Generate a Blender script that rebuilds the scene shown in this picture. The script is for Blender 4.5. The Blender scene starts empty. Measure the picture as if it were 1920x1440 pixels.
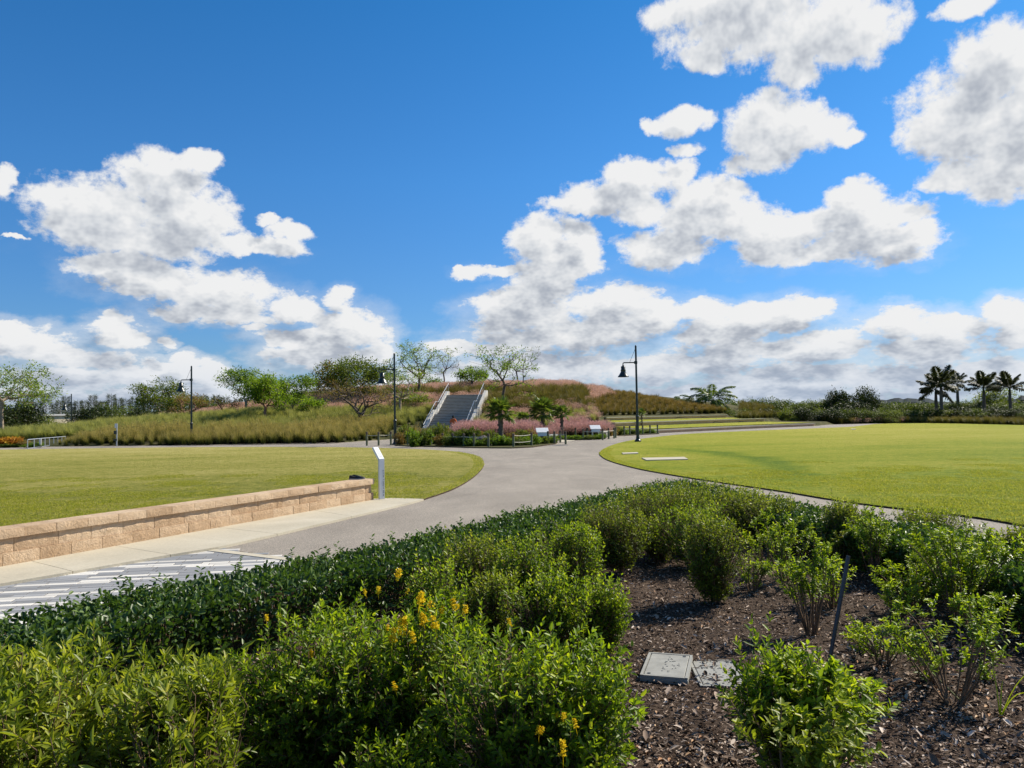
import bpy, bmesh, math, random
import numpy as np
from mathutils import Vector, Matrix, noise as mnoise

# ---------------------------------------------------------------- camera
scene = bpy.context.scene
col = scene.collection
FPX = 1470.0                      # focal length in pixels of a 1920 px wide frame
CAM_Z = 1.65
TH = math.radians(0.96)           # roll
PITCH = math.atan2(59.0, FPX)
_F = Vector((0, math.cos(PITCH), math.sin(PITCH)))
_U0 = Vector((0, -math.sin(PITCH), math.cos(PITCH)))
_R0 = Vector((1, 0, 0))
_R = math.cos(TH) * _R0 - math.sin(TH) * _U0
_U = math.sin(TH) * _R0 + math.cos(TH) * _U0
CP = Vector((0, 0, CAM_Z))
cd = bpy.data.cameras.new('camera')
cd.sensor_width = 36.0
cd.lens = FPX / 1920 * 36.0
cd.clip_start = 0.05
cd.clip_end = 3000
cam = bpy.data.objects.new('camera', cd)
col.objects.link(cam)
m3 = Matrix((_R, _U, -_F)).transposed()
cam.matrix_world = Matrix.Translation(CP) @ m3.to_4x4()
scene.camera = cam


def ray(px, py):
    return (_F + _R * ((px - 960) / FPX) - _U * ((py - 720) / FPX))


def G(px, py, z=0.0):
    """world point on the level z seen at a pixel of the photograph"""
    d = ray(px, py)
    t = (z - CAM_Z) / d.z
    return CP + d * t


def D(px, py, Y):
    """world point at depth Y"""
    d = ray(px, py)
    return CP + d * (Y / d.y)


# ---------------------------------------------------------------- sun, sky, exposure
SUN_EL = math.radians(40)
SUN_AZ = math.radians(56)          # measured from +Y towards +X
sun_dir = Vector((math.sin(SUN_AZ) * math.cos(SUN_EL), math.cos(SUN_AZ) * math.cos(SUN_EL), math.sin(SUN_EL)))
sl = bpy.data.lights.new('sun', 'SUN')
sl.energy = 5.0
sl.angle = math.radians(0.53)
sl.color = (1.0, 0.92, 0.78)
so = bpy.data.objects.new('sun', sl)
so.rotation_euler = (-sun_dir).to_track_quat('-Z', 'Y').to_euler()
so.location = (20, 20, 40)
col.objects.link(so)

scene.view_settings.view_transform = 'Standard'
scene.view_settings.look = 'None'
scene.view_settings.exposure = 0.5
scene.view_settings.gamma = 1.0
scene.view_settings.use_curve_mapping = False

world = bpy.data.worlds.new('World')
scene.world = world
world.use_nodes = True
world.cycles.sampling_method = 'MANUAL'
world.cycles.sample_map_resolution = 512


class NT:
    """small helper for building node trees"""
    def __init__(s, tree):
        s.t = tree
        s.n = tree.nodes
        s.l = tree.links

    def node(s, typ, **kw):
        n = s.n.new(typ)
        for k, v in kw.items():
            setattr(n, k, v)
        return n

    def put(s, sock, v):
        if isinstance(v, bpy.types.NodeSocket):
            s.l.new(v, sock)
        elif v is not None:
            sock.default_value = v

    def math(s, op, a, b=None, c=None, clamp=False):
        n = s.node('ShaderNodeMath', operation=op, use_clamp=clamp)
        s.put(n.inputs[0], a)
        if b is not None: s.put(n.inputs[1], b)
        if c is not None: s.put(n.inputs[2], c)
        return n.outputs[0]

    def vmath(s, op, a, b=None, c=None):
        n = s.node('ShaderNodeVectorMath', operation=op)
        s.put(n.inputs[0], a)
        if b is not None: s.put(n.inputs[1], b)
        if c is not None: s.put(n.inputs[2], c)
        return n.outputs[1] if op in ('DOT_PRODUCT', 'LENGTH') else n.outputs[0]

    def scale(s, a, k):
        n = s.node('ShaderNodeVectorMath', operation='SCALE')
        s.put(n.inputs[0], a)
        s.put(n.inputs['Scale'], k)
        return n.outputs[0]

    def ramp01(s, v, a, b, x=0.0, y=1.0, smooth=True):
        n = s.node('ShaderNodeMapRange')
        n.interpolation_type = 'SMOOTHSTEP' if smooth else 'LINEAR'
        s.put(n.inputs[0], v)
        n.inputs[1].default_value = a
        n.inputs[2].default_value = b
        n.inputs[3].default_value = x
        n.inputs[4].default_value = y
        return n.outputs[0]

    def noise(s, vec, scale, detail=4, rough=0.5, dist=0.0, dims='3D', color=False, lac=2.0):
        n = s.node('ShaderNodeTexNoise', noise_dimensions=dims)
        s.put(n.inputs['Vector'], vec)
        s.put(n.inputs['Scale'], scale)
        n.inputs['Detail'].default_value = detail
        n.inputs['Roughness'].default_value = rough
        n.inputs['Distortion'].default_value = dist
        n.inputs['Lacunarity'].default_value = lac
        return n.outputs['Color'] if color else n.outputs['Fac']

    def mix(s, fac, a, b, blend='MIX'):
        n = s.node('ShaderNodeMix', data_type='RGBA', blend_type=blend)
        s.put(n.inputs[0], fac)
        s.put(n.inputs[6], a if isinstance(a, bpy.types.NodeSocket) else tuple(a) + (1,) * (4 - len(a)))
        s.put(n.inputs[7], b if isinstance(b, bpy.types.NodeSocket) else tuple(b) + (1,) * (4 - len(b)))
        return n.outputs[2]

    def cramp(s, v, stops, interp='LINEAR'):
        n = s.node('ShaderNodeValToRGB')
        n.color_ramp.interpolation = interp
        e = n.color_ramp.elements
        while len(e) > 1: e.remove(e[-1])
        e[0].position = stops[0][0]
        e[0].color = tuple(stops[0][1]) + (1,)
        for p, c in stops[1:]:
            q = e.new(p)
            q.color = tuple(c) + (1,)
        s.put(n.inputs[0], v)
        return n.outputs[0]


CLOUDS = [
    # big left cloud with its tail
    (305, 345, 92, 62), (200, 402, 140, 74), (350, 405, 95, 76), (120, 372, 58, 38), (290, 450, 150, 40),
    (470, 460, 105, 22), (545, 436, 50, 18), (500, 415, 26, 12), (375, 300, 40, 22),
    # second left cloud
    (290, 525, 120, 42), (195, 498, 75, 22), (420, 552, 110, 44), (560, 578, 58, 30), (400, 590, 130, 20), (245, 490, 30, 25),
    (638, 562, 26, 24), (655, 620, 72, 46), (560, 632, 80, 18), (610, 668, 110, 30), (482, 614, 22, 12), (700, 660, 40, 30),
    # low left clouds
    (60, 650, 100, 38), (165, 672, 85, 24), (225, 627, 60, 34), (8, 615, 42, 26), (308, 640, 18, 11), (200, 600, 22, 16),
    (120, 712, 120, 26), (300, 700, 120, 28), (395, 700, 40, 26), (200, 745, 330, 22), (520, 735, 260, 20), (335, 672, 30, 16),
    (6, 342, 26, 24), (30, 446, 18, 5),
    # top right
    (1400, 30, 170, 92), (1560, 52, 140, 80), (1290, 22, 88, 44), (1500, 118, 70, 42), (1330, 100, 50, 40), (1820, 10, 70, 26),
    (1880, 120, 110, 90), (1800, 215, 120, 100), (1890, 300, 120, 78), (1790, 330, 70, 34), (1960, 200, 120, 160),
    (1440, 245, 88, 72), (1510, 240, 80, 52), (1405, 305, 55, 26), (1580, 262, 36, 18),
    (1270, 225, 56, 28), (1290, 275, 30, 16), (1225, 235, 24, 20),
    # middle right band
    (1200, 335, 75, 38), (1275, 322, 32, 34), (1100, 385, 92, 20), (1210, 395, 62, 32), (1350, 408, 112, 44), (1245, 465, 92, 38),
    (1150, 365, 95, 34), (1320, 375, 90, 40), (1425, 425, 75, 42), (1565, 462, 70, 28), (1085, 470, 50, 50), (1290, 425, 70, 44), (1000, 560, 80, 40),
    (1370, 375, 34, 24), (1500, 432, 120, 42), (1455, 470, 90, 36), (1610, 428, 112, 60), (1690, 452, 84, 38), (1612, 368, 62, 30),
    (1700, 400, 60, 24), (1020, 448, 74, 48), (1030, 515, 66, 50), (930, 505, 52, 14), (875, 512, 30, 9), (1080, 430, 40, 20),
    # lower right bank
    (975, 590, 100, 42), (1140, 572, 88, 40), (1050, 632, 170, 34), (1190, 598, 110, 40), (1310, 580, 70, 24), (1350, 622, 105, 38),
    (1440, 592, 112, 34), (1520, 578, 50, 20), (1690, 612, 96, 34), (1770, 612, 80, 26), (1890, 592, 58, 36), (1740, 655, 130, 30),
    (1900, 640, 50, 22), (1560, 640, 80, 24), (1690, 590, 50, 22), (1440, 655, 200, 26),
    (1000, 690, 200, 30), (1250, 690, 160, 26), (1500, 700, 220, 24), (1750, 705, 260, 28), (860, 655, 60, 16), (930, 650, 50, 16),
    (1300, 742, 700, 24), (820, 720, 120, 30),
]


def dir_uv(px, py):
    d = ray(px, py)
    return math.atan2(d.x, d.y), d.z / math.hypot(d.x, d.y)


def cloud_group(name, blobs, cheap=False):
    """density of the clouds at a direction (u = azimuth, v = tangent of the elevation)"""
    g = bpy.data.node_groups.new(name, 'ShaderNodeTree')
    g.interface.new_socket('P', in_out='INPUT', socket_type='NodeSocketVector')
    g.interface.new_socket('Density', in_out='OUTPUT', socket_type='NodeSocketFloat')
    g.interface.new_socket('Field', in_out='OUTPUT', socket_type='NodeSocketFloat')
    q = NT(g)
    gi = q.node('NodeGroupInput')
    go = q.node('NodeGroupOutput')
    P = gi.outputs[0]
    sep = q.node('ShaderNodeSeparateXYZ')
    q.put(sep.inputs[0], P)
    u, v = sep.outputs[0], sep.outputs[1]
    # clouds get flatter and finer towards the horizon
    lv = q.math('LOGARITHM', q.math('ADD', q.math('MAXIMUM', v, -0.03), 0.16), math.e)
    cb = q.node('ShaderNodeCombineXYZ')
    q.put(cb.inputs[0], u)
    q.put(cb.inputs[1], q.math('MULTIPLY', lv, 0.52))
    Pn = cb.outputs[0]
    sc = 24.0
    field = None
    if blobs:
        warp = q.noise(Pn, 14.0, 5, 0.62, dims='2D', color=True)
        w = q.vmath('MULTIPLY', q.vmath('SUBTRACT', warp, (0.5, 0.5, 0.5)), (0.040, 0.034, 0.0))
        Pw = q.vmath('ADD', P, w)
        prev = None
        for (u0, v0, au, av) in blobs:
            t = q.vmath('MULTIPLY_ADD', Pw, (1 / au, 1 / av, 0), (-u0 / au, -v0 / av, 0))
            r2 = q.vmath('DOT_PRODUCT', t, t)
            if prev is None:
                prev = r2
            else:
                n = q.node('ShaderNodeMath', operation='SMOOTH_MIN')
                q.put(n.inputs[0], prev)
                q.put(n.inputs[1], r2)
                n.inputs[2].default_value = 0.25
                prev = n.outputs[0]
        field = q.math('SUBTRACT', 1.0, q.math('MINIMUM', prev, 3.0))
    else:
        field = -2.0
    # beyond the frame the sky carries on with the same kind of scattered cumulus
    far = q.noise(q.vmath('MULTIPLY', Pn, (1.0, 1.6, 1.0)), 3.0, 2, 0.5, dims='2D')
    farf = q.ramp01(far, 0.50, 0.75, -1.2, 0.8, smooth=False)
    outm = q.math('MAXIMUM', q.ramp01(q.math('ABSOLUTE', u), 0.62, 0.85), q.ramp01(v, 0.56, 0.85))
    mm = q.node('ShaderNodeMix', data_type='FLOAT')
    q.put(mm.inputs[0], outm)
    q.put(mm.inputs[2], field)
    q.put(mm.inputs[3], farf)
    field = mm.outputs[0]
    n1 = q.noise(Pn, sc, 3 if cheap else 9, 0.66, 0.0, dims='2D')
    d = q.math('MULTIPLY_ADD', q.math('SUBTRACT', n1, 0.5), 2.4, field)
    q.put(go.inputs[0], d)
    q.put(go.inputs[1], field)
    return g


def build_sky():
    nt = NT(world.node_tree)
    nt.n.clear()
    tc = nt.node('ShaderNodeTexCoord')
    sp = nt.node('ShaderNodeSeparateXYZ')
    nt.put(sp.inputs[0], tc.outputs['Generated'])
    x, y, z = sp.outputs
    u = nt.math('ARCTAN2', x, y)
    hyp = nt.math('SQRT', nt.math('ADD', nt.math('MULTIPLY', x, x), nt.math('MULTIPLY', y, y)))
    vv = nt.math('MINIMUM', nt.math('DIVIDE', z, nt.math('MAXIMUM', hyp, 0.02)), 8.0)
    cb = nt.node('ShaderNodeCombineXYZ')
    nt.put(cb.inputs[0], u)
    nt.put(cb.inputs[1], vv)
    P = cb.outputs[0]
    sky = nt.node('ShaderNodeTexSky', sky_type='NISHITA')
    sky.sun_disc = False
    sky.sun_elevation = SUN_EL
    sky.sun_rotation = SUN_AZ
    sky.air_density = 1.0
    sky.dust_density = 0.3
    sky.ozone_density = 3.0
    tint = nt.cramp(vv, [(0.0, SKY_T[0]), (0.12, SKY_T[1]), (0.3, SKY_T[2]), (0.55, SKY_T[3]), (1.0, SKY_T[3])])
    skyc = nt.mix(1.0, sky.outputs[0], tint, 'MULTIPLY')

    def branch(name, blobs):
        dg_ = cloud_group(name, blobs)
        cg_ = cloud_group(name + '_soft', blobs, True)

        def ev(grp, off):
            gn = nt.node('ShaderNodeGroup')
            gn.node_tree = grp
            nt.put(gn.inputs[0], nt.vmath('ADD', P, off) if off else P)
            return gn.outputs
        e0 = ev(dg_, None)
        e1 = ev(cg_, (0.016, 0.026, 0))
        d0, d1 = e0[0], e1[0]
        slope = nt.math('MINIMUM', nt.math('MAXIMUM', nt.math('SUBTRACT', e0[1], e1[1]), -0.9), 0.9)
        alpha = nt.ramp01(d0, -0.25, 0.52)
        alpha = nt.math('MAXIMUM', alpha, nt.math('MULTIPLY', nt.ramp01(vv, 0.22, 0.03, 0.0, 0.62), nt.ramp01(d0, -1.6, 0.1)))
        relief = nt.math('SUBTRACT', d0, d1)
        core = nt.ramp01(nt.math('ADD', nt.math('MULTIPLY', d0, 0.35), nt.math('MULTIPLY', d1, 0.65)), 0.15, 1.35)
        br = nt.math('ADD', nt.math('MULTIPLY', nt.math('SUBTRACT', relief, slope), 0.17), nt.math('MULTIPLY_ADD', core, -0.37, 0.96))
        br = nt.math('ADD', br, nt.math('MULTIPLY', slope, 0.17))
        br = nt.math('SUBTRACT', br, nt.ramp01(vv, 0.24, 0.0, 0.0, 0.18))
        ccol = nt.cramp(br, [(0.25, (0.30, 0.35, 0.44)), (0.50, (0.47, 0.51, 0.58)), (0.75, (0.73, 0.76, 0.80)), (1.0, (0.93, 0.935, 0.94))])
        haze = nt.ramp01(vv, 0.10, -0.01)
        low = nt.mix(nt.math('MULTIPLY', haze, 0.45), nt.scale(ccol, 9.4), (4.2, 5.5, 7.6))
        bg = nt.node('ShaderNodeBackground')
        nt.put(bg.inputs[0], nt.mix(alpha, skyc, low))
        bg.inputs[1].default_value = 0.07
        return bg.outputs[0]

    def msh(fac, a, b):
        n = nt.node('ShaderNodeMixShader')
        nt.put(n.inputs[0], fac)
        nt.l.new(a, n.inputs[1])
        nt.l.new(b, n.inputs[2])
        return n.outputs[0]

    blobs = []
    for (cx, cy, rx, ry) in CLOUDS:
        u0, v0 = dir_uv(cx, cy)
        u1, _ = dir_uv(cx + rx, cy)
        _, v1 = dir_uv(cx, cy - ry)
        blobs.append((u0, v0, abs(u1 - u0) * 1.05, abs(v1 - v0) * 1.04))
    # the same clouds, split by direction only so that each cell evaluates the few it contains
    US = [-0.85, -0.36, -0.18, 0.0, 0.13, 0.26, 0.40, 0.85]
    VS = [-9, 0.11, 0.24, 0.85]

    def cell(i, j):
        a, b, c, e = US[i], US[i + 1], VS[j], VS[j + 1]
        sel = [q for q in blobs if q[0] + q[2] * 1.75 + .03 > a and q[0] - q[2] * 1.75 - .03 < b
               and q[1] + q[3] * 1.75 + .03 > c and q[1] - q[3] * 1.75 - .03 < e]
        return branch('clouds_%d_%d' % (i, j), sel)

    def split(lo, hi, vals, sock, leaf):
        if hi - lo == 1:
            return leaf(lo)
        m = (lo + hi) // 2
        return msh(nt.math('GREATER_THAN', sock, vals[m]), split(lo, m, vals, sock, leaf), split(m, hi, vals, sock, leaf))
    inner = split(0, len(US) - 1, US, u, lambda i: split(0, len(VS) - 1, VS, vv, lambda j: cell(i, j)))
    outside = branch('clouds_beyond', [])
    isout = nt.math('MAXIMUM', nt.math('GREATER_THAN', nt.math('ABSOLUTE', u), 0.85), nt.math('GREATER_THAN', vv, 0.85))
    upper = msh(isout, inner, outside)
    gb = nt.node('ShaderNodeBackground')
    gb.inputs[0].default_value = (0.9, 1.1, 0.8, 1)
    gb.inputs[1].default_value = 0.07
    out = nt.node('ShaderNodeOutputWorld')
    nt.l.new(msh(nt.math('LESS_THAN', vv, -0.02), upper, gb.outputs[0]), out.inputs[0])


SKY_T = [(0.50, 0.70, 1.04), (0.45, 0.79, 1.18), (0.37, 0.89, 1.33), (0.23, 0.86, 1.32)]
build_sky()

# ---------------------------------------------------------------- materials
def mat(name, build):
    m = bpy.data.materials.new(name)
    m.use_nodes = True
    nt = NT(m.node_tree)
    nt.n.clear()
    out = nt.node('ShaderNodeOutputMaterial')
    res = build(nt)
    if isinstance(res, tuple):
        nt.l.new(res[0], out.inputs[0])
        if res[1] is not None: nt.l.new(res[1], out.inputs[2])
    else:
        nt.l.new(res, out.inputs[0])
    return m


def pbsdf(nt, colr, rough=0.7, spec=0.3, normal=None, metal=0.0):
    b = nt.node('ShaderNodeBsdfPrincipled')
    nt.put(b.inputs['Base Color'], colr if isinstance(colr, bpy.types.NodeSocket) else tuple(colr) + (1,))
    nt.put(b.inputs['Roughness'], rough)
    b.inputs['Specular IOR Level'].default_value = spec
    b.inputs['Metallic'].default_value = metal
    if normal is not None: nt.l.new(normal, b.inputs['Normal'])
    return b.outputs[0]


def bump(nt, h, strength=0.5, dist=0.01):
    b = nt.node('ShaderNodeBump')
    b.inputs['Strength'].default_value = strength
    b.inputs['Distance'].default_value = dist
    nt.put(b.inputs['Height'], h)
    return b.outputs[0]


def geo_pos(nt):
    return nt.node('ShaderNodeNewGeometry').outputs['Position']


def attr(nt, name='tint'):
    a = nt.node('ShaderNodeAttribute', attribute_name=name)
    return a.outputs['Fac']


def obj_rand(nt):
    return nt.node('ShaderNodeObjectInfo').outputs['Random']


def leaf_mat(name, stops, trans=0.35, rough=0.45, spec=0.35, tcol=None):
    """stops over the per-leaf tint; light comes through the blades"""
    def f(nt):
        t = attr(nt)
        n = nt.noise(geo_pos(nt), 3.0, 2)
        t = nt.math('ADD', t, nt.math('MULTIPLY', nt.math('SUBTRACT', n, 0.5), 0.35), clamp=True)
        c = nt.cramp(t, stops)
        p = pbsdf(nt, c, rough, spec)
        tr = nt.node('ShaderNodeBsdfTranslucent')
        nt.put(tr.inputs[0], nt.mix(1.0, c, tcol or (1.5, 1.6, 0.7), 'MULTIPLY'))
        mx = nt.node('ShaderNodeMixShader')
        mx.inputs[0].default_value = trans
        nt.l.new(p, mx.inputs[1])
        nt.l.new(tr.outputs[0], mx.inputs[2])
        return mx.outputs[0]
    return mat(name, f)


def plain(name, c, rough=0.6, spec=0.3, metal=0.0, var=0.12, scale=8.0, b=0.15, bscale=60.0, bd=0.004):
    def f(nt):
        p = geo_pos(nt)
        n = nt.noise(p, scale, 5, 0.6)
        k = nt.ramp01(n, 0.25, 0.75, 1 - var, 1 + var)
        sc = nt.node('ShaderNodeVectorMath', operation='SCALE')
        sc.inputs[0].default_value = tuple(c)
        nt.put(sc.inputs['Scale'], k)
        nrm = bump(nt, nt.noise(p, bscale, 4), b, bd) if b else None
        return pbsdf(nt, sc.outputs[0], rough, spec, nrm, metal)
    return mat(name, f)


M = {}
M['leaf_gold'] = leaf_mat('leaf_lime', [(0.0, (0.034, 0.065, 0.008)), (0.38, (0.100, 0.170, 0.012)), (0.70, (0.240, 0.340, 0.018)), (1.0, (0.44, 0.50, 0.035))], 0.46, 0.45, 0.32, (1.5, 1.45, 0.55))  # low stops darkened to paint the shadow inside the shrubs
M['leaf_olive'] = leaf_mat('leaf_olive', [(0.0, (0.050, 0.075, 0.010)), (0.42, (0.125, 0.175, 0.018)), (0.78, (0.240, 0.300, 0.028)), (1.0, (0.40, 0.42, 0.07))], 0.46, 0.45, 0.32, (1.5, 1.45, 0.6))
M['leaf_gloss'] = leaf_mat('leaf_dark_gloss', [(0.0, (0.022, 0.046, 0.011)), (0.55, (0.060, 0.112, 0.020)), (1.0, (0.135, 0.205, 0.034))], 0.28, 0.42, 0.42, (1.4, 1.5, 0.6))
M['leaf_long'] = leaf_mat('leaf_lance', [(0.0, (0.055, 0.085, 0.010)), (0.45, (0.165, 0.220, 0.020)), (0.8, (0.30, 0.345, 0.038)), (1.0, (0.42, 0.41, 0.10))], 0.46, 0.42, 0.38, (1.5, 1.45, 0.6))
M['leaf_tree'] = leaf_mat('leaf_tree', [(0.0, (0.045, 0.085, 0.012)), (0.5, (0.105, 0.180, 0.018)), (1.0, (0.22, 0.31, 0.030))], 0.48, 0.5, 0.25, (1.5, 1.5, 0.6))
M['leaf_tree_pale'] = leaf_mat('leaf_tree_pale', [(0.0, (0.075, 0.120, 0.022)), (0.5, (0.150, 0.225, 0.035)), (1.0, (0.27, 0.34, 0.06))], 0.48, 0.5, 0.25, (1.4, 1.4, 0.7))
M['leaf_tree_dark'] = leaf_mat('leaf_tree_dark', [(0.0, (0.030, 0.048, 0.010)), (0.5, (0.072, 0.105, 0.018)), (1.0, (0.150, 0.190, 0.030))], 0.42, 0.5, 0.25, (1.4, 1.4, 0.6))
M['leaf_rust'] = leaf_mat('leaf_rust', [(0.0, (0.10, 0.065, 0.020)), (0.5, (0.24, 0.160, 0.045)), (1.0, (0.25, 0.25, 0.05))], 0.42, 0.55, 0.2, (1.3, 1.2, 0.8))
M['leaf_casuarina'] = leaf_mat('leaf_casuarina', [(0.0, (0.030, 0.040, 0.018)), (1.0, (0.085, 0.095, 0.045))], 0.3, 0.6, 0.2)
M['leaf_mangrove'] = leaf_mat('leaf_mangrove', [(0.0, (0.045, 0.065, 0.014)), (0.5, (0.110, 0.145, 0.022)), (1.0, (0.21, 0.245, 0.040))], 0.42, 0.5, 0.25, (1.4, 1.4, 0.6))
M['leaf_wood'] = leaf_mat('leaf_wood', [(0.0, (0.022, 0.036, 0.010)), (0.5, (0.062, 0.090, 0.018)), (1.0, (0.140, 0.175, 0.030))], 0.35, 0.5, 0.25, (1.4, 1.4, 0.6))
M['leaf_shade'] = leaf_mat('leaf_shade', [(0.0, (0.010, 0.016, 0.007)), (0.5, (0.026, 0.040, 0.012)), (1.0, (0.070, 0.092, 0.022))], 0.25, 0.5, 0.25, (1.4, 1.4, 0.6))
M['palm'] = leaf_mat('palm_leaf', [(0.0, (0.040, 0.070, 0.014)), (0.6, (0.105, 0.165, 0.026)), (1.0, (0.25, 0.29, 0.06))], 0.34, 0.35, 0.45, (1.4, 1.4, 0.6))
M['palm_dark'] = leaf_mat('palm_leaf_dark', [(0.0, (0.024, 0.030, 0.014)), (1.0, (0.085, 0.098, 0.036))], 0.28, 0.5, 0.25, (1.4, 1.4, 0.7))
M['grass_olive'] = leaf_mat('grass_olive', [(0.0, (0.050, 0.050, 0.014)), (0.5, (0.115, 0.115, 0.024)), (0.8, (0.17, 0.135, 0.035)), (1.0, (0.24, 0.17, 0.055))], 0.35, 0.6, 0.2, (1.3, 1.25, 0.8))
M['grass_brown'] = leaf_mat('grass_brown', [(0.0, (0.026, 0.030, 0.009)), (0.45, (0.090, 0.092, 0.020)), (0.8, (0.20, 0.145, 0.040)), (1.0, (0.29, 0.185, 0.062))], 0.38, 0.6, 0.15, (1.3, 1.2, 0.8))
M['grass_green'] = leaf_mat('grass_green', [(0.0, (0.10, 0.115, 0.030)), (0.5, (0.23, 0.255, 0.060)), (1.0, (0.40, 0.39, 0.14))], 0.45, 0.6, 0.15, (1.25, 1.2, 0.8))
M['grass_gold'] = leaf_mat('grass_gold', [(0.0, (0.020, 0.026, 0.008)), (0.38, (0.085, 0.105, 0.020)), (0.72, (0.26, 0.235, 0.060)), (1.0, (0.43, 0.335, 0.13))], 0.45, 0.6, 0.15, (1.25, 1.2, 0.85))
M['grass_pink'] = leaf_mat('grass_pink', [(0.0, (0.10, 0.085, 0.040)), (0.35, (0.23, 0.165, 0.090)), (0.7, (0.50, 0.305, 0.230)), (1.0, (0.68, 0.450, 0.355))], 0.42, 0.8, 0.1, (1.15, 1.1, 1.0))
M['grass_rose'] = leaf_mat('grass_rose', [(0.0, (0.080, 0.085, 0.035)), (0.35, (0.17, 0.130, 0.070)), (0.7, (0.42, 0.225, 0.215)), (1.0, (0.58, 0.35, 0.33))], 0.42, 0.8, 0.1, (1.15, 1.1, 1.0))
M['lawn_blade'] = leaf_mat('lawn_blade', [(0.0, (0.150, 0.200, 0.018)), (0.5, (0.290, 0.320, 0.032)), (1.0, (0.50, 0.44, 0.12))], 0.5, 0.6, 0.15, (1.3, 1.25, 0.7))
M['flower'] = leaf_mat('flower_yellow', [(0.0, (0.72, 0.50, 0.012)), (1.0, (0.88, 0.70, 0.04))], 0.3, 0.6, 0.1, (1.05, 1.05, 0.6))
M['croton'] = leaf_mat('leaf_croton', [(0.0, (0.30, 0.09, 0.02)), (0.5, (0.50, 0.25, 0.03)), (1.0, (0.60, 0.42, 0.03))], 0.3, 0.5, 0.3, (1.1, 1.0, 0.6))
M['chip'] = mat('mulch_chip', lambda nt: pbsdf(nt, nt.cramp(attr(nt), [(0.0, (0.034, 0.023, 0.017)), (0.28, (0.095, 0.064, 0.046)), (0.52, (0.235, 0.172, 0.130)), (0.78, (0.44, 0.345, 0.27)), (1.0, (0.64, 0.54, 0.45))]), 0.95, 0.03))
M['dry_leaf'] = mat('dry_leaf', lambda nt: pbsdf(nt, nt.cramp(attr(nt), [(0.0, (0.20, 0.085, 0.035)), (0.5, (0.40, 0.21, 0.10)), (1.0, (0.55, 0.38, 0.22))]), 0.7, 0.2))
M['bark'] = plain('bark', (0.13, 0.10, 0.075), 0.85, 0.15, var=0.35, scale=5, b=0.6, bscale=20, bd=0.03)
M['bark_pale'] = plain('bark_pale', (0.34, 0.27, 0.20), 0.8, 0.15, var=0.3, scale=4, b=0.5, bscale=18, bd=0.02)
M['bark_red'] = plain('bark_red', (0.25, 0.13, 0.085), 0.7, 0.2, var=0.35, scale=4, b=0.4, bscale=18, bd=0.02)
M['twig'] = plain('twig', (0.16, 0.105, 0.065), 0.8, 0.2, var=0.4, scale=9, b=0.0)
M['twig_green'] = plain('twig_green', (0.17, 0.17, 0.07), 0.7, 0.2, var=0.4, scale=9, b=0.0)
M['palm_trunk'] = plain('palm_trunk', (0.15, 0.12, 0.09), 0.9, 0.1, var=0.3, scale=6, b=0.8, bscale=14, bd=0.04)
M['lamp'] = plain('lamp_green_black', (0.012, 0.022, 0.020), 0.32, 0.5, var=0.1, b=0.0)
M['metal'] = plain('galvanised', (0.50, 0.52, 0.53), 0.38, 0.5, metal=0.6, var=0.06, b=0.0)
M['sign_metal'] = plain('sign_aluminium', (0.62, 0.64, 0.66), 0.42, 0.5, metal=0.25, var=0.04, b=0.0)
M['white'] = plain('white_panel', (0.80, 0.80, 0.79), 0.5, 0.4, var=0.03, b=0.0)
M['ink'] = plain('dark_lettering', (0.05, 0.06, 0.07), 0.6, 0.3, var=0.0, b=0.0)
M['post_wood'] = plain('post_wood', (0.16, 0.17, 0.10), 0.85, 0.15, var=0.35, scale=7, b=0.5, bscale=30, bd=0.01)
M['rope'] = plain('rope', (0.55, 0.52, 0.42), 0.8, 0.1, var=0.1, b=0.0)
M['conc_white'] = plain('concrete_white', (0.50, 0.48, 0.44), 0.8, 0.2, var=0.10, scale=2.5, b=0.2, bscale=30)
M['step'] = plain('step_concrete', (0.27, 0.245, 0.205), 0.85, 0.2, var=0.25, scale=3, b=0.2, bscale=30)
M['stake'] = plain('stake', (0.035, 0.037, 0.045), 0.35, 0.5, var=0.2, scale=14, b=0.0)
M['rock'] = plain('rock', (0.11, 0.095, 0.08), 0.9, 0.2, var=0.4, scale=3, b=0.8, bscale=9, bd=0.05)
M['cream'] = plain('cream_wall', (0.62, 0.53, 0.36), 0.8, 0.2, var=0.05, scale=0.4, b=0.0)
M['roofw'] = plain('roof_pale', (0.72, 0.70, 0.66), 0.7, 0.2, var=0.05, scale=0.4, b=0.0)
M['window'] = plain('window_glass', (0.06, 0.09, 0.12), 0.1, 0.6, var=0.05, b=0.0)
M['orange'] = plain('shirt_orange', (0.75, 0.16, 0.05), 0.8, 0.1, var=0.08, b=0.0)
M['skin'] = plain('skin', (0.42, 0.22, 0.14), 0.55, 0.3, var=0.05, b=0.0)
M['hair'] = plain('hair', (0.012, 0.009, 0.008), 0.6, 0.3, var=0.1, b=0.0)
M['shorts'] = plain('shorts', (0.02, 0.022, 0.03), 0.8, 0.1, var=0.1, b=0.0)
M['shoe'] = plain('shoe_black', (0.012, 0.012, 0.014), 0.55, 0.3, var=0.1, b=0.0)
M['shoe_sole'] = plain('shoe_sole', (0.20, 0.20, 0.21), 0.6, 0.3, var=0.1, b=0.0)
M['far_hill'] = plain('far_trees', (0.030, 0.042, 0.045), 0.9, 0.1, var=0.3, scale=0.2, b=0.0)


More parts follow.
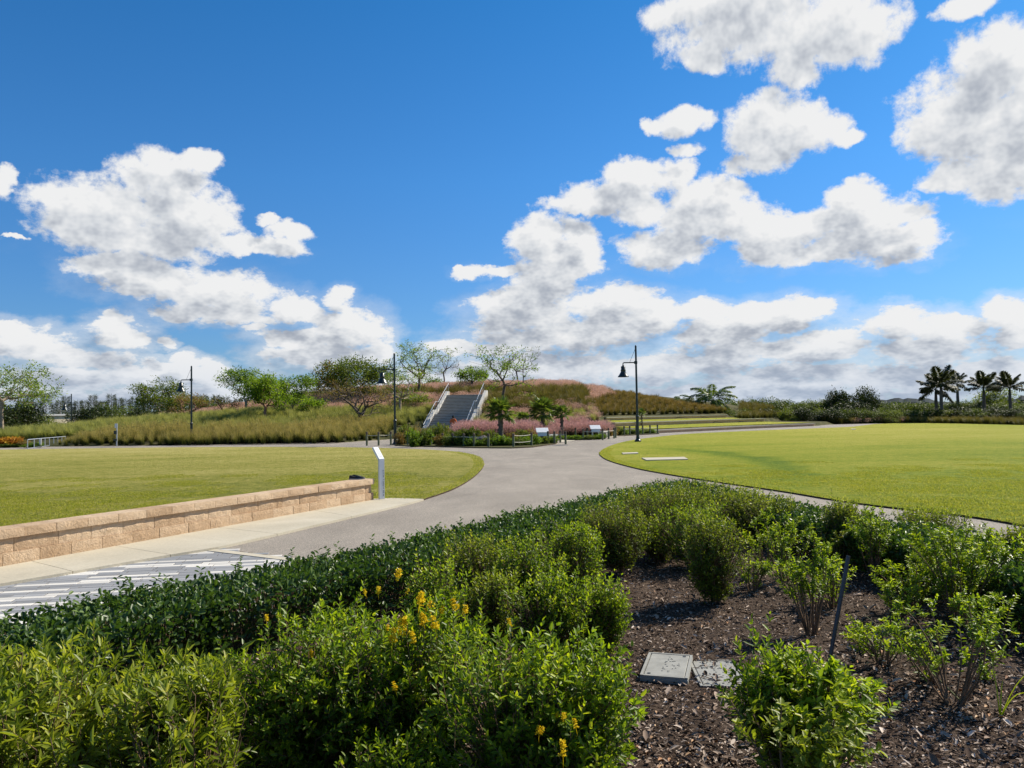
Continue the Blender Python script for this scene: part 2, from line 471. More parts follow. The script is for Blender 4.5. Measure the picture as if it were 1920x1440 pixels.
def lawn_mat(name, shift):
    def f(nt):
        p = geo_pos(nt)
        s = nt.node('ShaderNodeSeparateXYZ')
        nt.put(s.inputs[0], p)
        big = nt.noise(p, 0.05, 3, 0.55)
        mid = nt.noise(nt.vmath('MULTIPLY', p, (0.5, 1.3, 1)), 0.30, 4, 0.6, 0.8)
        sm = nt.noise(p, 2.6, 5, 0.7)
        tuft = nt.noise(p, 8.5, 4, 0.7)
        fine = nt.noise(p, 22.0, 5, 0.8)
        # the turf is drier and yellower further out
        dry = nt.ramp01(s.outputs[1], 12.0, 48.0, 0.0, 0.14)
        k = nt.math('ADD', nt.math('MULTIPLY', big, 0.42), nt.math('ADD', nt.math('MULTIPLY', mid, 0.42), nt.math('MULTIPLY', sm, 0.20)))
        k = nt.math('ADD', nt.math('ADD', k, dry), nt.math('MULTIPLY', nt.math('SUBTRACT', fine, 0.5), 1.0))
        k = nt.math('ADD', k, nt.math('MULTIPLY', nt.math('SUBTRACT', tuft, 0.5), 0.55))
        k = nt.math('ADD', k, nt.math('MULTIPLY', nt.math('SUBTRACT', sm, 0.5), 0.30))
        k = nt.math('ADD', k, shift)
        if name == 'lawn_right':
            # a greener, lusher swathe along an old drainage line
            a, b = G(1325, 838), G(1560, 880)
            cx, cy = G(1420, 862).x, G(1420, 862).y
            dx, dy = (b.x - a.x), (b.y - a.y)
            L = math.hypot(dx, dy)
            nx, ny = -dy / L, dx / L
            off = nt.math('ADD', nt.math('MULTIPLY', nt.math('SUBTRACT', s.outputs[0], cx), nx), nt.math('MULTIPLY', nt.math('SUBTRACT', s.outputs[1], cy), ny))
            alo = nt.math('ADD', nt.math('MULTIPLY', nt.math('SUBTRACT', s.outputs[0], cx), dx / L), nt.math('MULTIPLY', nt.math('SUBTRACT', s.outputs[1], cy), dy / L))
            off = nt.math('ADD', off, nt.math('MULTIPLY', nt.math('MULTIPLY', alo, alo), 0.022))
            off = nt.math('ADD', off, nt.math('MULTIPLY', nt.math('SUBTRACT', mid, 0.5), 2.6))
            band = nt.math('MULTIPLY', nt.ramp01(nt.math('ABSOLUTE', off), 0.0, 1.1, 1.0, 0.0), nt.ramp01(nt.math('ABSOLUTE', alo), 5.0, 12.0, 1.0, 0.0))
            k = nt.math('SUBTRACT', k, nt.math('MULTIPLY', band, 0.22))
        if name == 'lawn_right':
            c = nt.cramp(k, [(0.26, (0.095, 0.160, 0.010)), (0.45, (0.200, 0.250, 0.013)), (0.62, (0.310, 0.310, 0.030)), (0.84, (0.43, 0.370, 0.090))])
        else:
            c = nt.cramp(k, [(0.28, (0.085, 0.112, 0.016)), (0.46, (0.190, 0.200, 0.032)), (0.60, (0.305, 0.282, 0.060)), (0.78, (0.45, 0.385, 0.14))])
        h = nt.math('ADD', fine, nt.math('ADD', nt.math('MULTIPLY', sm, 1.2), nt.math('MULTIPLY', tuft, 1.0)))
        return pbsdf(nt, c, 0.9, 0.08, bump(nt, h, 1.0, 0.06))
    return mat(name, f)


def asphalt_f(nt):
    p = geo_pos(nt)
    big = nt.noise(p, 0.35, 4, 0.6)
    st = nt.noise(nt.vmath('MULTIPLY', p, (1, 0.45, 1)), 0.9, 5, 0.65, 1.2)
    sp = nt.noise(p, 75.0, 3, 0.8)
    k = nt.math('ADD', nt.math('MULTIPLY', big, 0.5), nt.math('MULTIPLY', st, 0.5))
    c = nt.cramp(k, [(0.32, (0.190, 0.167, 0.138)), (0.5, (0.250, 0.221, 0.184)), (0.68, (0.315, 0.278, 0.230))])
    spk = nt.cramp(sp, [(0.36, (0.45, 0.45, 0.45)), (0.5, (1, 1, 1)), (0.62, (1.75, 1.70, 1.62))])
    c = nt.mix(1.0, c, spk, 'MULTIPLY')
    sp2 = nt.noise(p, 24.0, 3, 0.7)
    c = nt.mix(1.0, c, nt.cramp(sp2, [(0.36, (0.80, 0.80, 0.80)), (0.5, (1, 1, 1)), (0.64, (1.22, 1.21, 1.20))]), 'MULTIPLY')
    return pbsdf(nt, c, 0.85, 0.25, bump(nt, nt.math('ADD', sp, sp2), 0.5, 0.006))


def concrete_f(nt):
    p = geo_pos(nt)
    big = nt.noise(p, 0.7, 5, 0.65, 0.5)
    fine = nt.noise(p, 45.0, 4, 0.7)
    c = nt.cramp(big, [(0.3, (0.43, 0.385, 0.29)), (0.55, (0.50, 0.45, 0.345)), (0.75, (0.56, 0.51, 0.40))])
    c = nt.mix(1.0, c, nt.cramp(fine, [(0.3, (0.85, 0.85, 0.85)), (0.7, (1.1, 1.1, 1.1))]), 'MULTIPLY')
    vs = nt.node('ShaderNodeTexVoronoi')
    nt.put(vs.inputs['Vector'], p)
    vs.inputs['Scale'].default_value = 2.3
    stain = nt.ramp01(nt.math('ADD', vs.outputs['Distance'], nt.math('MULTIPLY', fine, 0.05)), 0.03, 0.10, 0.75, 1.0)
    sc = nt.scale(c, stain)
    return pbsdf(nt, sc, 0.85, 0.2, bump(nt, fine, 0.25, 0.003))


def block_f(nt):
    p = geo_pos(nt)
    r = obj_rand(nt)
    big = nt.noise(p, 3.0, 4, 0.6)
    fine = nt.noise(p, 30.0, 6, 0.75)
    vo = nt.node('ShaderNodeTexVoronoi')
    nt.put(vo.inputs['Vector'], nt.vmath('ADD', p, nt.scale(nt.noise(p, 9, 3, color=True), 0.08)))
    vo.inputs['Scale'].default_value = 42.0
    k = nt.math('ADD', nt.math('MULTIPLY', big, 0.45), nt.math('ADD', nt.math('MULTIPLY', fine, 0.4), nt.math('MULTIPLY', r, 0.22)))
    c = nt.cramp(k, [(0.28, (0.36, 0.235, 0.135)), (0.5, (0.52, 0.365, 0.23)), (0.7, (0.63, 0.475, 0.32)), (0.9, (0.70, 0.58, 0.44))])
    h = nt.math('ADD', nt.math('MULTIPLY', fine, 1.3), nt.math('MULTIPLY', vo.outputs['Distance'], 0.2))
    return pbsdf(nt, c, 0.92, 0.12, bump(nt, h, 0.9, 0.02))


def paver_f(shade):
    def f(nt):
        p = geo_pos(nt)
        r = obj_rand(nt)
        fine = nt.noise(p, 60.0, 4, 0.7)
        k = nt.math('ADD', nt.math('MULTIPLY', fine, 0.4), nt.math('MULTIPLY', r, 0.6))
        c = nt.cramp(k, [(0.2, tuple(x * 0.84 for x in shade)), (0.8, tuple(x * 1.12 for x in shade))])
        return pbsdf(nt, c, 0.75, 0.25, bump(nt, fine, 0.2, 0.002))
    return f


def soil_f(nt):
    p = geo_pos(nt)
    a = nt.noise(p, 22.0, 6, 0.75)
    b = nt.noise(p, 2.0, 4, 0.6)
    k = nt.math('ADD', nt.math('MULTIPLY', a, 0.7), nt.math('MULTIPLY', b, 0.3))
    c = nt.cramp(k, [(0.35, (0.020, 0.013, 0.009)), (0.52, (0.070, 0.045, 0.030)), (0.68, (0.17, 0.12, 0.085))])
    return pbsdf(nt, c, 0.9, 0.15, bump(nt, a, 1.0, 0.03))


def ground_f(nt):
    p = geo_pos(nt)
    a = nt.noise(p, 0.5, 6, 0.7)
    c = nt.cramp(a, [(0.35, (0.030, 0.035, 0.012)), (0.55, (0.085, 0.080, 0.030)), (0.72, (0.14, 0.115, 0.055))])
    return pbsdf(nt, c, 0.95, 0.1, bump(nt, a, 0.8, 0.1))


M['lawn_left'] = lawn_mat('lawn_left', -0.005)
M['lawn_right'] = lawn_mat('lawn_right', -0.045)
M['asphalt'] = mat('asphalt', asphalt_f)
M['concrete'] = mat('concrete', concrete_f)
M['block'] = mat('split_face_block', block_f)
M['paver_grey'] = mat('paver_grey', paver_f((0.245, 0.248, 0.25)))
M['paver_mid'] = mat('paver_mid', paver_f((0.285, 0.287, 0.288)))
M['paver_white'] = mat('paver_white', paver_f((0.62, 0.59, 0.53)))
M['soil'] = mat('soil', soil_f)
M['ground'] = mat('ground', ground_f)
M['valve'] = plain('valve_box_plastic', (0.29, 0.285, 0.255), 0.6, 0.3, var=0.15, scale=12, b=0.4, bscale=120, bd=0.002)


# ---------------------------------------------------------------- object helpers
def tag(o, label=None, cat=None, group=None, kind=None):
    if label: o['label'] = label
    if cat: o['category'] = cat
    if group: o['group'] = group
    if kind: o['kind'] = kind
    return o


def link(o, parent=None):
    col.objects.link(o)
    if parent is not None: o.parent = parent
    return o


def empty(name, loc=(0, 0, 0), rz=0.0, **kw):
    o = bpy.data.objects.new(name, None)
    o.empty_display_size = 0.2
    o.location = loc
    o.rotation_euler = (0, 0, rz)
    link(o)
    return tag(o, **kw)


def new_mesh(name, V, F, material, tint=None, smooth=False):
    """V (n,3) array; F (m,k) array of equal size faces, or a list of face lists"""
    me = bpy.data.meshes.new(name)
    V = np.asarray(V, dtype=np.float32)
    if isinstance(F, np.ndarray):
        n, k = F.shape
        me.vertices.add(len(V))
        me.vertices.foreach_set('co', V.ravel())
        me.loops.add(n * k)
        me.loops.foreach_set('vertex_index', F.astype(np.int32).ravel())
        me.polygons.add(n)
        me.polygons.foreach_set('loop_start', np.arange(0, n * k, k, dtype=np.int32))
        me.update(calc_edges=True)
    else:
        me.from_pydata([tuple(v) for v in V], [], F)
        me.update()
    if tint is not None:
        a = me.attributes.new('tint', 'FLOAT', 'POINT')
        a.data.foreach_set('value', np.asarray(tint, dtype=np.float32))
    if smooth:
        me.polygons.foreach_set('use_smooth', np.ones(len(me.polygons), dtype=bool))
    for m in (material if isinstance(material, (list, tuple)) else [material]):
        me.materials.append(m)
    return me


def obj(name, me, parent=None, loc=None, **kw):
    o = bpy.data.objects.new(name, me)
    link(o, parent)
    if loc is not None: o.location = loc
    return tag(o, **kw)


class MB:
    """collects boxes, tubes and lathes into one mesh"""
    def __init__(s):
        s.V, s.F = [], []

    def add(s, V, F):
        n = len(s.V)
        s.V += [tuple(v) for v in V]
        s.F += [[i + n for i in f] for f in F]
        return s

    def box(s, c, size, rz=0.0, rot=None, taper=1.0, bev=0.0):
        x, y, z = [k / 2 for k in size]
        if bev:
            P = []
            for sz, zz in ((1 - bev / x, -z), (1, -z + bev), (1, z - bev), (1 - bev / x, z)):
                sx = x if sz == 1 else x - bev
                sy = y if sz == 1 else y - bev
                P += [(-sx, -sy, zz), (sx, -sy, zz), (sx, sy, zz), (-sx, sy, zz)]
            F = [[3, 2, 1, 0], [12, 13, 14, 15]]
            for k in range(3):
                for i in range(4):
                    j = (i + 1) % 4
                    F.append([k * 4 + i, k * 4 + j, k * 4 + 4 + j, k * 4 + 4 + i])
        else:
            P = [(-x, -y, -z), (x, -y, -z), (x, y, -z), (-x, y, -z), (-x * taper, -y * taper, z), (x * taper, -y * taper, z), (x * taper, y * taper, z), (-x * taper, y * taper, z)]
            F = [[3, 2, 1, 0], [4, 5, 6, 7], [0, 1, 5, 4], [1, 2, 6, 5], [2, 3, 7, 6], [3, 0, 4, 7]]
        R = rot if rot is not None else Matrix.Rotation(rz, 3, 'Z')
        c = Vector(c)
        return s.add([R @ Vector(p) + c for p in P], F)

    def tube(s, pts, rad, k=8, cap=True):
        pts = [Vector(p) for p in pts]
        if not isinstance(rad, (list, tuple)): rad = [rad] * len(pts)
        V, F = [], []
        up = Vector((0, 0, 1))
        prevx = None
        for i, p in enumerate(pts):
            d = (pts[min(i + 1, len(pts) - 1)] - pts[max(i - 1, 0)]).normalized()
            if prevx is None:
                x = d.cross(Vector((0.31, 0.87, 0.12)) if abs(d.z) > .8 else up).normalized()
            else:
                x = (prevx - d * prevx.dot(d)).normalized()
            prevx = x
            y = d.cross(x)
            for j in range(k):
                a = 2 * math.pi * j / k
                V.append(p + (x * math.cos(a) + y * math.sin(a)) * rad[i])
        for i in range(len(pts) - 1):
            for j in range(k):
                F.append([i * k + j, i * k + (j + 1) % k, (i + 1) * k + (j + 1) % k, (i + 1) * k + j])
        if cap:
            F.append([j for j in range(k)][::-1])
            F.append([(len(pts) - 1) * k + j for j in range(k)])
        return s.add(V, F)

    def lathe(s, prof, c=(0, 0, 0), k=16, rot=None):
        V, F = [], []
        R = rot if rot is not None else Matrix.Identity(3)
        for (r, z) in prof:
            for j in range(k):
                a = 2 * math.pi * j / k
                V.append(R @ Vector((r * math.cos(a), r * math.sin(a), z)) + Vector(c))
        for i in range(len(prof) - 1):
            for j in range(k):
                F.append([i * k + j, i * k + (j + 1) % k, (i + 1) * k + (j + 1) % k, (i + 1) * k + j])
        F.append([j for j in range(k)][::-1])
        F.append([(len(prof) - 1) * k + j for j in range(k)])
        return s.add(V, F)

    def mesh(s, name, material, smooth=False, tint=None):
        return new_mesh(name, s.V, s.F, material, smooth=smooth, tint=tint)

    def build(s, name, material, parent=None, smooth=False, **kw):
        return obj(name, s.mesh(name, material, smooth), parent, **kw)


def copy_tree(o, parent=None):
    c = o.copy()
    col.objects.link(c)
    if parent is not None: c.parent = parent
    for ch in list(o.children):
        copy_tree(ch, c)
    return c


def catmull(P, n=8, closed=False):
    P = [Vector(p) for p in P]
    out = []
    m = len(P)
    for i in range(m if closed else m - 1):
        if closed:
            a, b, c, d = P[(i - 1) % m], P[i], P[(i + 1) % m], P[(i + 2) % m]
        else:
            a, b, c, d = P[max(i - 1, 0)], P[i], P[i + 1], P[min(i + 2, m - 1)]
        for k in range(n):
            t = k / n
            out.append(0.5 * ((2 * b) + (c - a) * t + (2 * a - 5 * b + 4 * c - d) * t * t + (3 * b - a - 3 * c + d) * t ** 3))
    if not closed: out.append(P[-1])
    return out


def inside(poly, X, Y):
    """vectorised point in polygon"""
    X = np.asarray(X); Y = np.asarray(Y)
    r = np.zeros(X.shape, bool)
    n = len(poly)
    for i in range(n):
        x1, y1 = poly[i][0], poly[i][1]
        x2, y2 = poly[(i + 1) % n][0], poly[(i + 1) % n][1]
        if y1 == y2: continue
        c = ((y1 > Y) != (y2 > Y)) & (X < (x2 - x1) * (Y - y1) / (y2 - y1) + x1)
        r ^= c
    return r


def poly_dist(line, X, Y, closed=False):
    """distance to a polyline and side (+ = left of its direction)"""
    X = np.asarray(X, float); Y = np.asarray(Y, float)
    best = np.full(X.shape, 1e9)
    side = np.zeros(X.shape)
    n = len(line)
    for i in range(n if closed else n - 1):
        ax, ay = line[i][0], line[i][1]
        bx, by = line[(i + 1) % n][0], line[(i + 1) % n][1]
        dx, dy = bx - ax, by - ay
        L2 = dx * dx + dy * dy + 1e-12
        t = np.clip(((X - ax) * dx + (Y - ay) * dy) / L2, 0, 1)
        ex, ey = X - ax - t * dx, Y - ay - t * dy
        d = np.hypot(ex, ey)
        m = d < best
        best = np.where(m, d, best)
        side = np.where(m, np.sign(dx * (Y - ay) - dy * (X - ax)), side)
    return best, side


def sheet(name, poly, z, material, thick=0.0, **kw):
    """a flat ground sheet with an optional edge going down"""
    n = len(poly)
    V = [(p[0], p[1], z) for p in poly]
    area = sum(poly[i][0] * poly[(i + 1) % n][1] - poly[(i + 1) % n][0] * poly[i][1] for i in range(n))
    F = [list(range(n)) if area > 0 else list(range(n))[::-1]]
    if thick:
        V += [(p[0], p[1], z - thick) for p in poly]
        for i in range(n):
            j = (i + 1) % n
            F.append([i, n + i, n + j, j] if area > 0 else [i, j, n + j, n + i])
    me = new_mesh(name, V, F, material)
    if thick:
        me.materials.append(M['soil'])
        for p in me.polygons[1:]: p.material_index = 1
    return obj(name, me, kind='structure', **kw)


def scatter(name, pts, rz, scl, srcs, idx=None, tilt=None, **kw):
    """stuff: copies of the source meshes on points, by geometry nodes"""
    pts = np.asarray(pts, np.float32)
    me = bpy.data.meshes.new(name)
    me.vertices.add(len(pts))
    me.vertices.foreach_set('co', pts.ravel())
    for nm, vals in (('rz', rz), ('sc', scl)):
        a = me.attributes.new(nm, 'FLOAT', 'POINT')
        a.data.foreach_set('value', np.asarray(vals, np.float32))
    a = me.attributes.new('pick', 'INT', 'POINT')
    a.data.foreach_set('value', np.asarray(idx if idx is not None else np.random.randint(0, len(srcs), len(pts)), np.int32))
    a = me.attributes.new('tl', 'FLOAT', 'POINT')
    a.data.foreach_set('value', np.asarray(tilt if tilt is not None else np.zeros(len(pts)), np.float32))
    me.update()
    o = obj(name, me, kind='stuff', **kw)
    g = bpy.data.node_groups.new(name, 'GeometryNodeTree')
    g.interface.new_socket('Geometry', in_out='INPUT', socket_type='NodeSocketGeometry')
    g.interface.new_socket('Geometry', in_out='OUTPUT', socket_type='NodeSocketGeometry')
    N, L = g.nodes, g.links
    gi, go = N.new('NodeGroupInput'), N.new('NodeGroupOutput')
    jn = N.new('GeometryNodeJoinGeometry')
    for s in reversed(srcs):
        oi = N.new('GeometryNodeObjectInfo')
        oi.inputs['Object'].default_value = s
        oi.inputs['As Instance'].default_value = True
        L.new(oi.outputs['Geometry'], jn.inputs[0])
    ip = N.new('GeometryNodeInstanceOnPoints')
    L.new(gi.outputs[0], ip.inputs['Points'])
    L.new(jn.outputs[0], ip.inputs['Instance'])
    ip.inputs['Pick Instance'].default_value = True

    def named(nm, typ='FLOAT'):
        a = N.new('GeometryNodeInputNamedAttribute')
        a.data_type = typ
        a.inputs['Name'].default_value = nm
        return a.outputs[0]
    L.new(named('pick', 'INT'), ip.inputs['Instance Index'])
    L.new(named('sc'), ip.inputs['Scale'])
    cx = N.new('ShaderNodeCombineXYZ')
    L.new(named('rz'), cx.inputs[2])
    L.new(named('tl'), cx.inputs[0])
    L.new(cx.outputs[0], ip.inputs['Rotation'])
    L.new(ip.outputs[0], go.inputs[0])
    md = o.modifiers.new('scatter', 'NODES')
    md.node_group = g
    return o


def source(name, me):
    return bpy.data.objects.new(name, me)      # only instanced, never linked by itself


def nrmz(a):
    return a / np.maximum(np.linalg.norm(a, axis=-1, keepdims=True), 1e-9)


LEAF6 = (np.array([(0, 0, 0), (-0.5, 0.30, 1), (-0.42, 0.68, 1), (0, 1, 0), (0.42, 0.68, 1), (0.5, 0.30, 1)], float), np.array([(0, 3, 2, 1), (0, 5, 4, 3)]))
LEAF4 = (np.array([(0, 0, 0), (-0.5, 0.45, 1), (0, 1, 0), (0.5, 0.45, 1)], float), np.array([(0, 3, 2, 1)]))
LEAFR = (np.array([(0, 0, 0), (-0.40, 0.45, 1), (-0.36, 0.86, 1), (0, 1, 0), (0.36, 0.86, 1), (0.40, 0.45, 1)], float), np.array([(0, 3, 2, 1), (0, 5, 4, 3)]))


def leaf_arrays(P, Dr, Nm, L, W, tint, tmpl=LEAF6, fold=0.18, droop=0.0):
    """one blade per row: base point, pointing direction, face normal, length, width"""
    V0, F0 = tmpl
    n, m = len(P), len(V0)
    y = nrmz(Dr)
    x = nrmz(np.cross(y, Nm))
    z = np.cross(x, y)
    L = np.broadcast_to(L, (n,))[:, None, None]
    W = np.broadcast_to(W, (n,))[:, None, None]
    vx, vy, vz = V0[:, 0][None, :, None], V0[:, 1][None, :, None], V0[:, 2][None, :, None]
    V = P[:, None, :] + x[:, None, :] * vx * W + y[:, None, :] * vy * L + z[:, None, :] * (vz * fold * W - droop * vy * vy * L)
    F = (F0[None] + (np.arange(n) * m)[:, None, None]).reshape(-1, F0.shape[1])
    return V.reshape(-1, 3), F, np.repeat(tint, m)


def rand_dirs(rng, n):
    v = rng.normal(size=(n, 3))
    return nrmz(v)


def cat_arrays(parts):
    V, F, T, o = [], [], [], 0
    for v, f, t in parts:
        V.append(v); F.append(f + o); T.append(t)
        o += len(v)
    return np.concatenate(V), np.concatenate(F), np.concatenate(T)


def twig_arrays(A, B, r):
    """three sided sticks from A to B"""
    n = len(A)
    d = nrmz(B - A)
    x = nrmz(np.cross(d, np.array([0.3, 0.2, 0.93]) + 0 * d))
    y = np.cross(d, x)
    V = np.zeros((n, 6, 3))
    r = np.broadcast_to(r, (n,))[:, None]
    for j in range(3):
        a = 2 * math.pi * j / 3
        o = (x * math.cos(a) + y * math.sin(a)) * r
        V[:, j] = A + o
        V[:, 3 + j] = B + o * 0.6
    F0 = np.array([(0, 1, 4, 3), (1, 2, 5, 4), (2, 0, 3, 5)])
    F = (F0[None] + (np.arange(n) * 6)[:, None, None]).reshape(-1, 4)
    return V.reshape(-1, 3), F, np.full(n * 6, 0.5)

# ---------------------------------------------------------------- ground, lawns, paths
X2 = lambda p: (p.x, p.y)
WALL_A, WALL_B = G(0, 1068), G(700, 940)
WD = (WALL_B - WALL_A).normalized()
WALL_A2 = WALL_A - WD * 3.2

ll = [G(795, 938)] + catmull([G(*p) for p in [(795, 938), (850, 918.5), (885, 898), (903, 881), (907, 870), (900, 859), (880, 852), (840, 846.5), (780, 843), (700, 840.5), (600, 839), (400, 839), (200, 841), (0, 844), (-300, 850)]], 6)
left_lawn = [X2(p) for p in ll] + [(-75, 48), (-75, 5), X2(WALL_A2 + Vector((-0.25, 0.1, 0))), X2(WALL_B + Vector((-0.2, 0.12, 0)))]
rl = catmull([G(*p) for p in [(2400, 1070), (2100, 1022), (1920, 988), (1810, 970), (1640, 950), (1550, 937), (1460, 922), (1310, 900), (1230, 886.5), (1190, 878.5), (1150, 867.5), (1130, 858.5), (1125, 848.5), (1145, 836.5), (1180, 827), (1230, 820), (1300, 813.5), (1440, 807), (1530, 803.5), (1600, 800.5)]], 6)
right_lawn = [X2(p) for p in rl] + [X2(G(1640, 795.5)), X2(G(1700, 793.2)), X2(G(1800, 794.8)), X2(G(1920, 797.6)), (95, 60), (95, 2), (20, 2)]


def big_ground():
    # one sheet to the horizon
    n = 48
    V = [(0, 40, -0.08)]
    rings = [15, 60, 140, 400, 1200, 2600]
    for r in rings:
        for i in range(n):
            a = 2 * math.pi * i / n
            V.append((r * math.cos(a), 40 + r * math.sin(a), -0.08))
    F = [[0, 1 + i, 1 + (i + 1) % n] for i in range(n)]
    for k in range(len(rings) - 1):
        for i in range(n):
            j = (i + 1) % n
            F.append([1 + k * n + i, 1 + (k + 1) * n + i, 1 + (k + 1) * n + j, 1 + k * n + j])
    obj('ground', new_mesh('ground', V, F, M['ground']), kind='structure')


big_ground()
ASP = [(-62, 4), (30, 0.5), (50, 6), (48, 60), X2(G(1700, 795)), X2(G(1640, 794)), (34, 89), (20, 92), (5, 66), (-62, 66)]
sheet('asphalt_path', ASP, 0.0, M['asphalt'])
sheet('lawn', left_lawn, 0.030, M['lawn_left'], 0.05, label='broad lawn to the left of the path, behind the block wall')
sheet('lawn', right_lawn, 0.030, M['lawn_right'], 0.05, label='broad lawn to the right of the path, running out to the palms')


# concrete strip along the wall, cut in slabs
def concrete_strip():
    out = [G(410, 1030.5), G(795, 939)]          # edge away from the wall
    A0 = G(0, 1103)
    d = (out[0] - A0).normalized()
    A1 = A0 - d * 3.5
    edge = [A1, out[0], out[1]]
    root = empty('concrete_path', (0, 0, 0), kind='structure', label='pale concrete strip at the foot of the block wall')
    wall = [WALL_A2 - WD * 1.0 + Vector((-.2, .1, 0)), WALL_B + WD * 0.12 + Vector((-.25, 0, 0))]
    # joints given by where they meet the wall line and the outer edge
    J = [(G(70, 1061) - WD * 3.1, G(135, 1076) - d * 3.1), (G(70, 1060), G(137, 1077)), (G(240, 1032), G(320, 1045)), (G(428, 995), G(520, 1005)), (G(600, 962), G(660, 972)), (G(700, 940.5), G(768, 946))]

    def ext(a, b, k=0.45):
        u = (b - a).normalized()
        return a - u * k, b
    prev = None
    rows = [ext(*j) for j in J]
    pieces = []
    for i in range(len(rows) - 1):
        pieces.append([rows[i][0], rows[i][1], rows[i + 1][1], rows[i + 1][0]])
    # the strip's last slab ends in a point beside the path
    pieces[2] = [rows[2][0], rows[2][1], out[0], rows[3][1], rows[3][0]]
    pieces.append([rows[-1][0], rows[-1][1], G(795, 938.6), G(735, 936.6), G(706, 938.0)])
    for P in pieces:
        c = sum(P, Vector()) / len(P)
        Q = []
        for p in P:
            v = (c - p)
            Q.append(p + v.normalized() * 0.006)
        n = len(Q)
        V = [(q.x, q.y, 0.034) for q in Q] + [(q.x, q.y, -0.03) for q in Q]
        F = [list(range(n))] + [[i, n + i, n + (i + 1) % n, (i + 1) % n] for i in range(n)]
        ar = sum(Q[i].x * Q[(i + 1) % n].y - Q[(i + 1) % n].x * Q[i].y for i in range(n))
        if ar < 0: F = [f[::-1] for f in F]
        obj('slab', new_mesh('slab', V, F, M['concrete']), root)
    # band that closes the paving against the asphalt
    a, b = G(392, 1029.5), G(560, 1049.5)
    u = (b - a).normalized()
    w = Vector((u.y, -u.x, 0)) * 0.13
    b2 = b + u * 0.7
    V = [(p.x, p.y, z) for z in (0.012, -0.03) for p in (a, b2, b2 + w, a + w)]
    F = [[3, 2, 1, 0], [0, 1, 5, 4], [1, 2, 6, 5], [2, 3, 7, 6], [3, 0, 4, 7]]
    obj('edging', new_mesh('edging', V, F, M['concrete']), root)
    return edge


EDGE = concrete_strip()


def pavers():
    rng = random.Random(5)
    a, b = G(10, 1107.5), G(180, 1100)
    u = (b - a).normalized()
    w = Vector((-u.y, u.x, 0))
    poly = [X2(G(412, 1029)), X2(G(560, 1049)), X2(G(640, 1100)), (-2.6, 5.2), (-6.6, 4.6), X2(EDGE[0] + Vector((-.25, .12, 0))), X2(G(0, 1101.5) + Vector((-.25, .12, 0))), X2(G(412, 1029) + Vector((-.2, .1, 0)))]
    root = empty('paved_path', (0, 0, 0), kind='structure', label='striped grey and white paving beside the clipped hedge')
    base = sheet('bedding', poly, 0.003, M['soil'])
    base.parent = root
    del base['kind']
    O = G(180, 1100)
    pitch, lng = 0.1, 0.305
    cells = []
    white = {}
    for r in range(-60, 60):
        sh = rng.random() * lng
        k = -40
        run = 0
        while k < 40:
            if run == 0:
                if rng.random() < (0.24 if r % 2 else 0.10):
                    run = rng.choice([3, 3, 4, 4])
            c = O + w * (r * pitch) + u * (k * lng + sh)
            m = 'paver_white' if run > 0 else rng.choice(['paver_grey', 'paver_mid', 'paver_mid'])
            if run > 0:
                run -= 1
                if run == 0: run = -rng.choice([1, 2, 3])
            elif run < 0:
                run += 1
            cells.append((c, m))
            k += 1
    P = np.array([(c.x, c.y) for c, _ in cells])
    ok = inside(poly, P[:, 0], P[:, 1])
    cells = [c for c, o in zip(cells, ok) if o]
    cells.sort(key=lambda c: c[0].x * c[0].x + c[0].y * c[0].y)

    def vis(c):
        x = c.x / c.y
        return c.x > -0.69 * c.y - 0.1 and c.y > 6.3
    rz = math.atan2(u.y, u.x)
    protos = {}
    for m in ('paver_grey', 'paver_mid', 'paver_white'):
        mb = MB()
        mb.box((0, 0, -0.02), (lng - 0.008, pitch - 0.008, 0.05), bev=0.002)
        protos[m] = mb.mesh('paver', M[m])
    inview = [c for c in cells if vis(c[0])]
    rest = [c for c in cells if not vis(c[0])]
    for i, (c, m) in enumerate(inview[:300]):
        o = obj('paver', protos[m], root, loc=(c.x, c.y, 0.0 + rng.uniform(-0.001, 0.0012)))
        o.rotation_euler = (0, 0, rz)
    mb = {m: MB() for m in protos}
    for c, m in inview[300:] + rest:
        mb[m].box((c.x, c.y, -0.02), (lng - 0.008, pitch - 0.008, 0.05), rz=rz, bev=0.002)
    V, F, MI = [], [], []
    for i, m in enumerate(protos):
        n = len(V)
        V += mb[m].V
        F += [[q + n for q in f] for f in mb[m].F]
        MI += [i] * len(mb[m].F)
    me = new_mesh('pavers_beyond', V, F, [M[m] for m in protos])
    me.polygons.foreach_set('material_index', MI)
    obj('pavers_beyond', me, root, kind='stuff')


pavers()


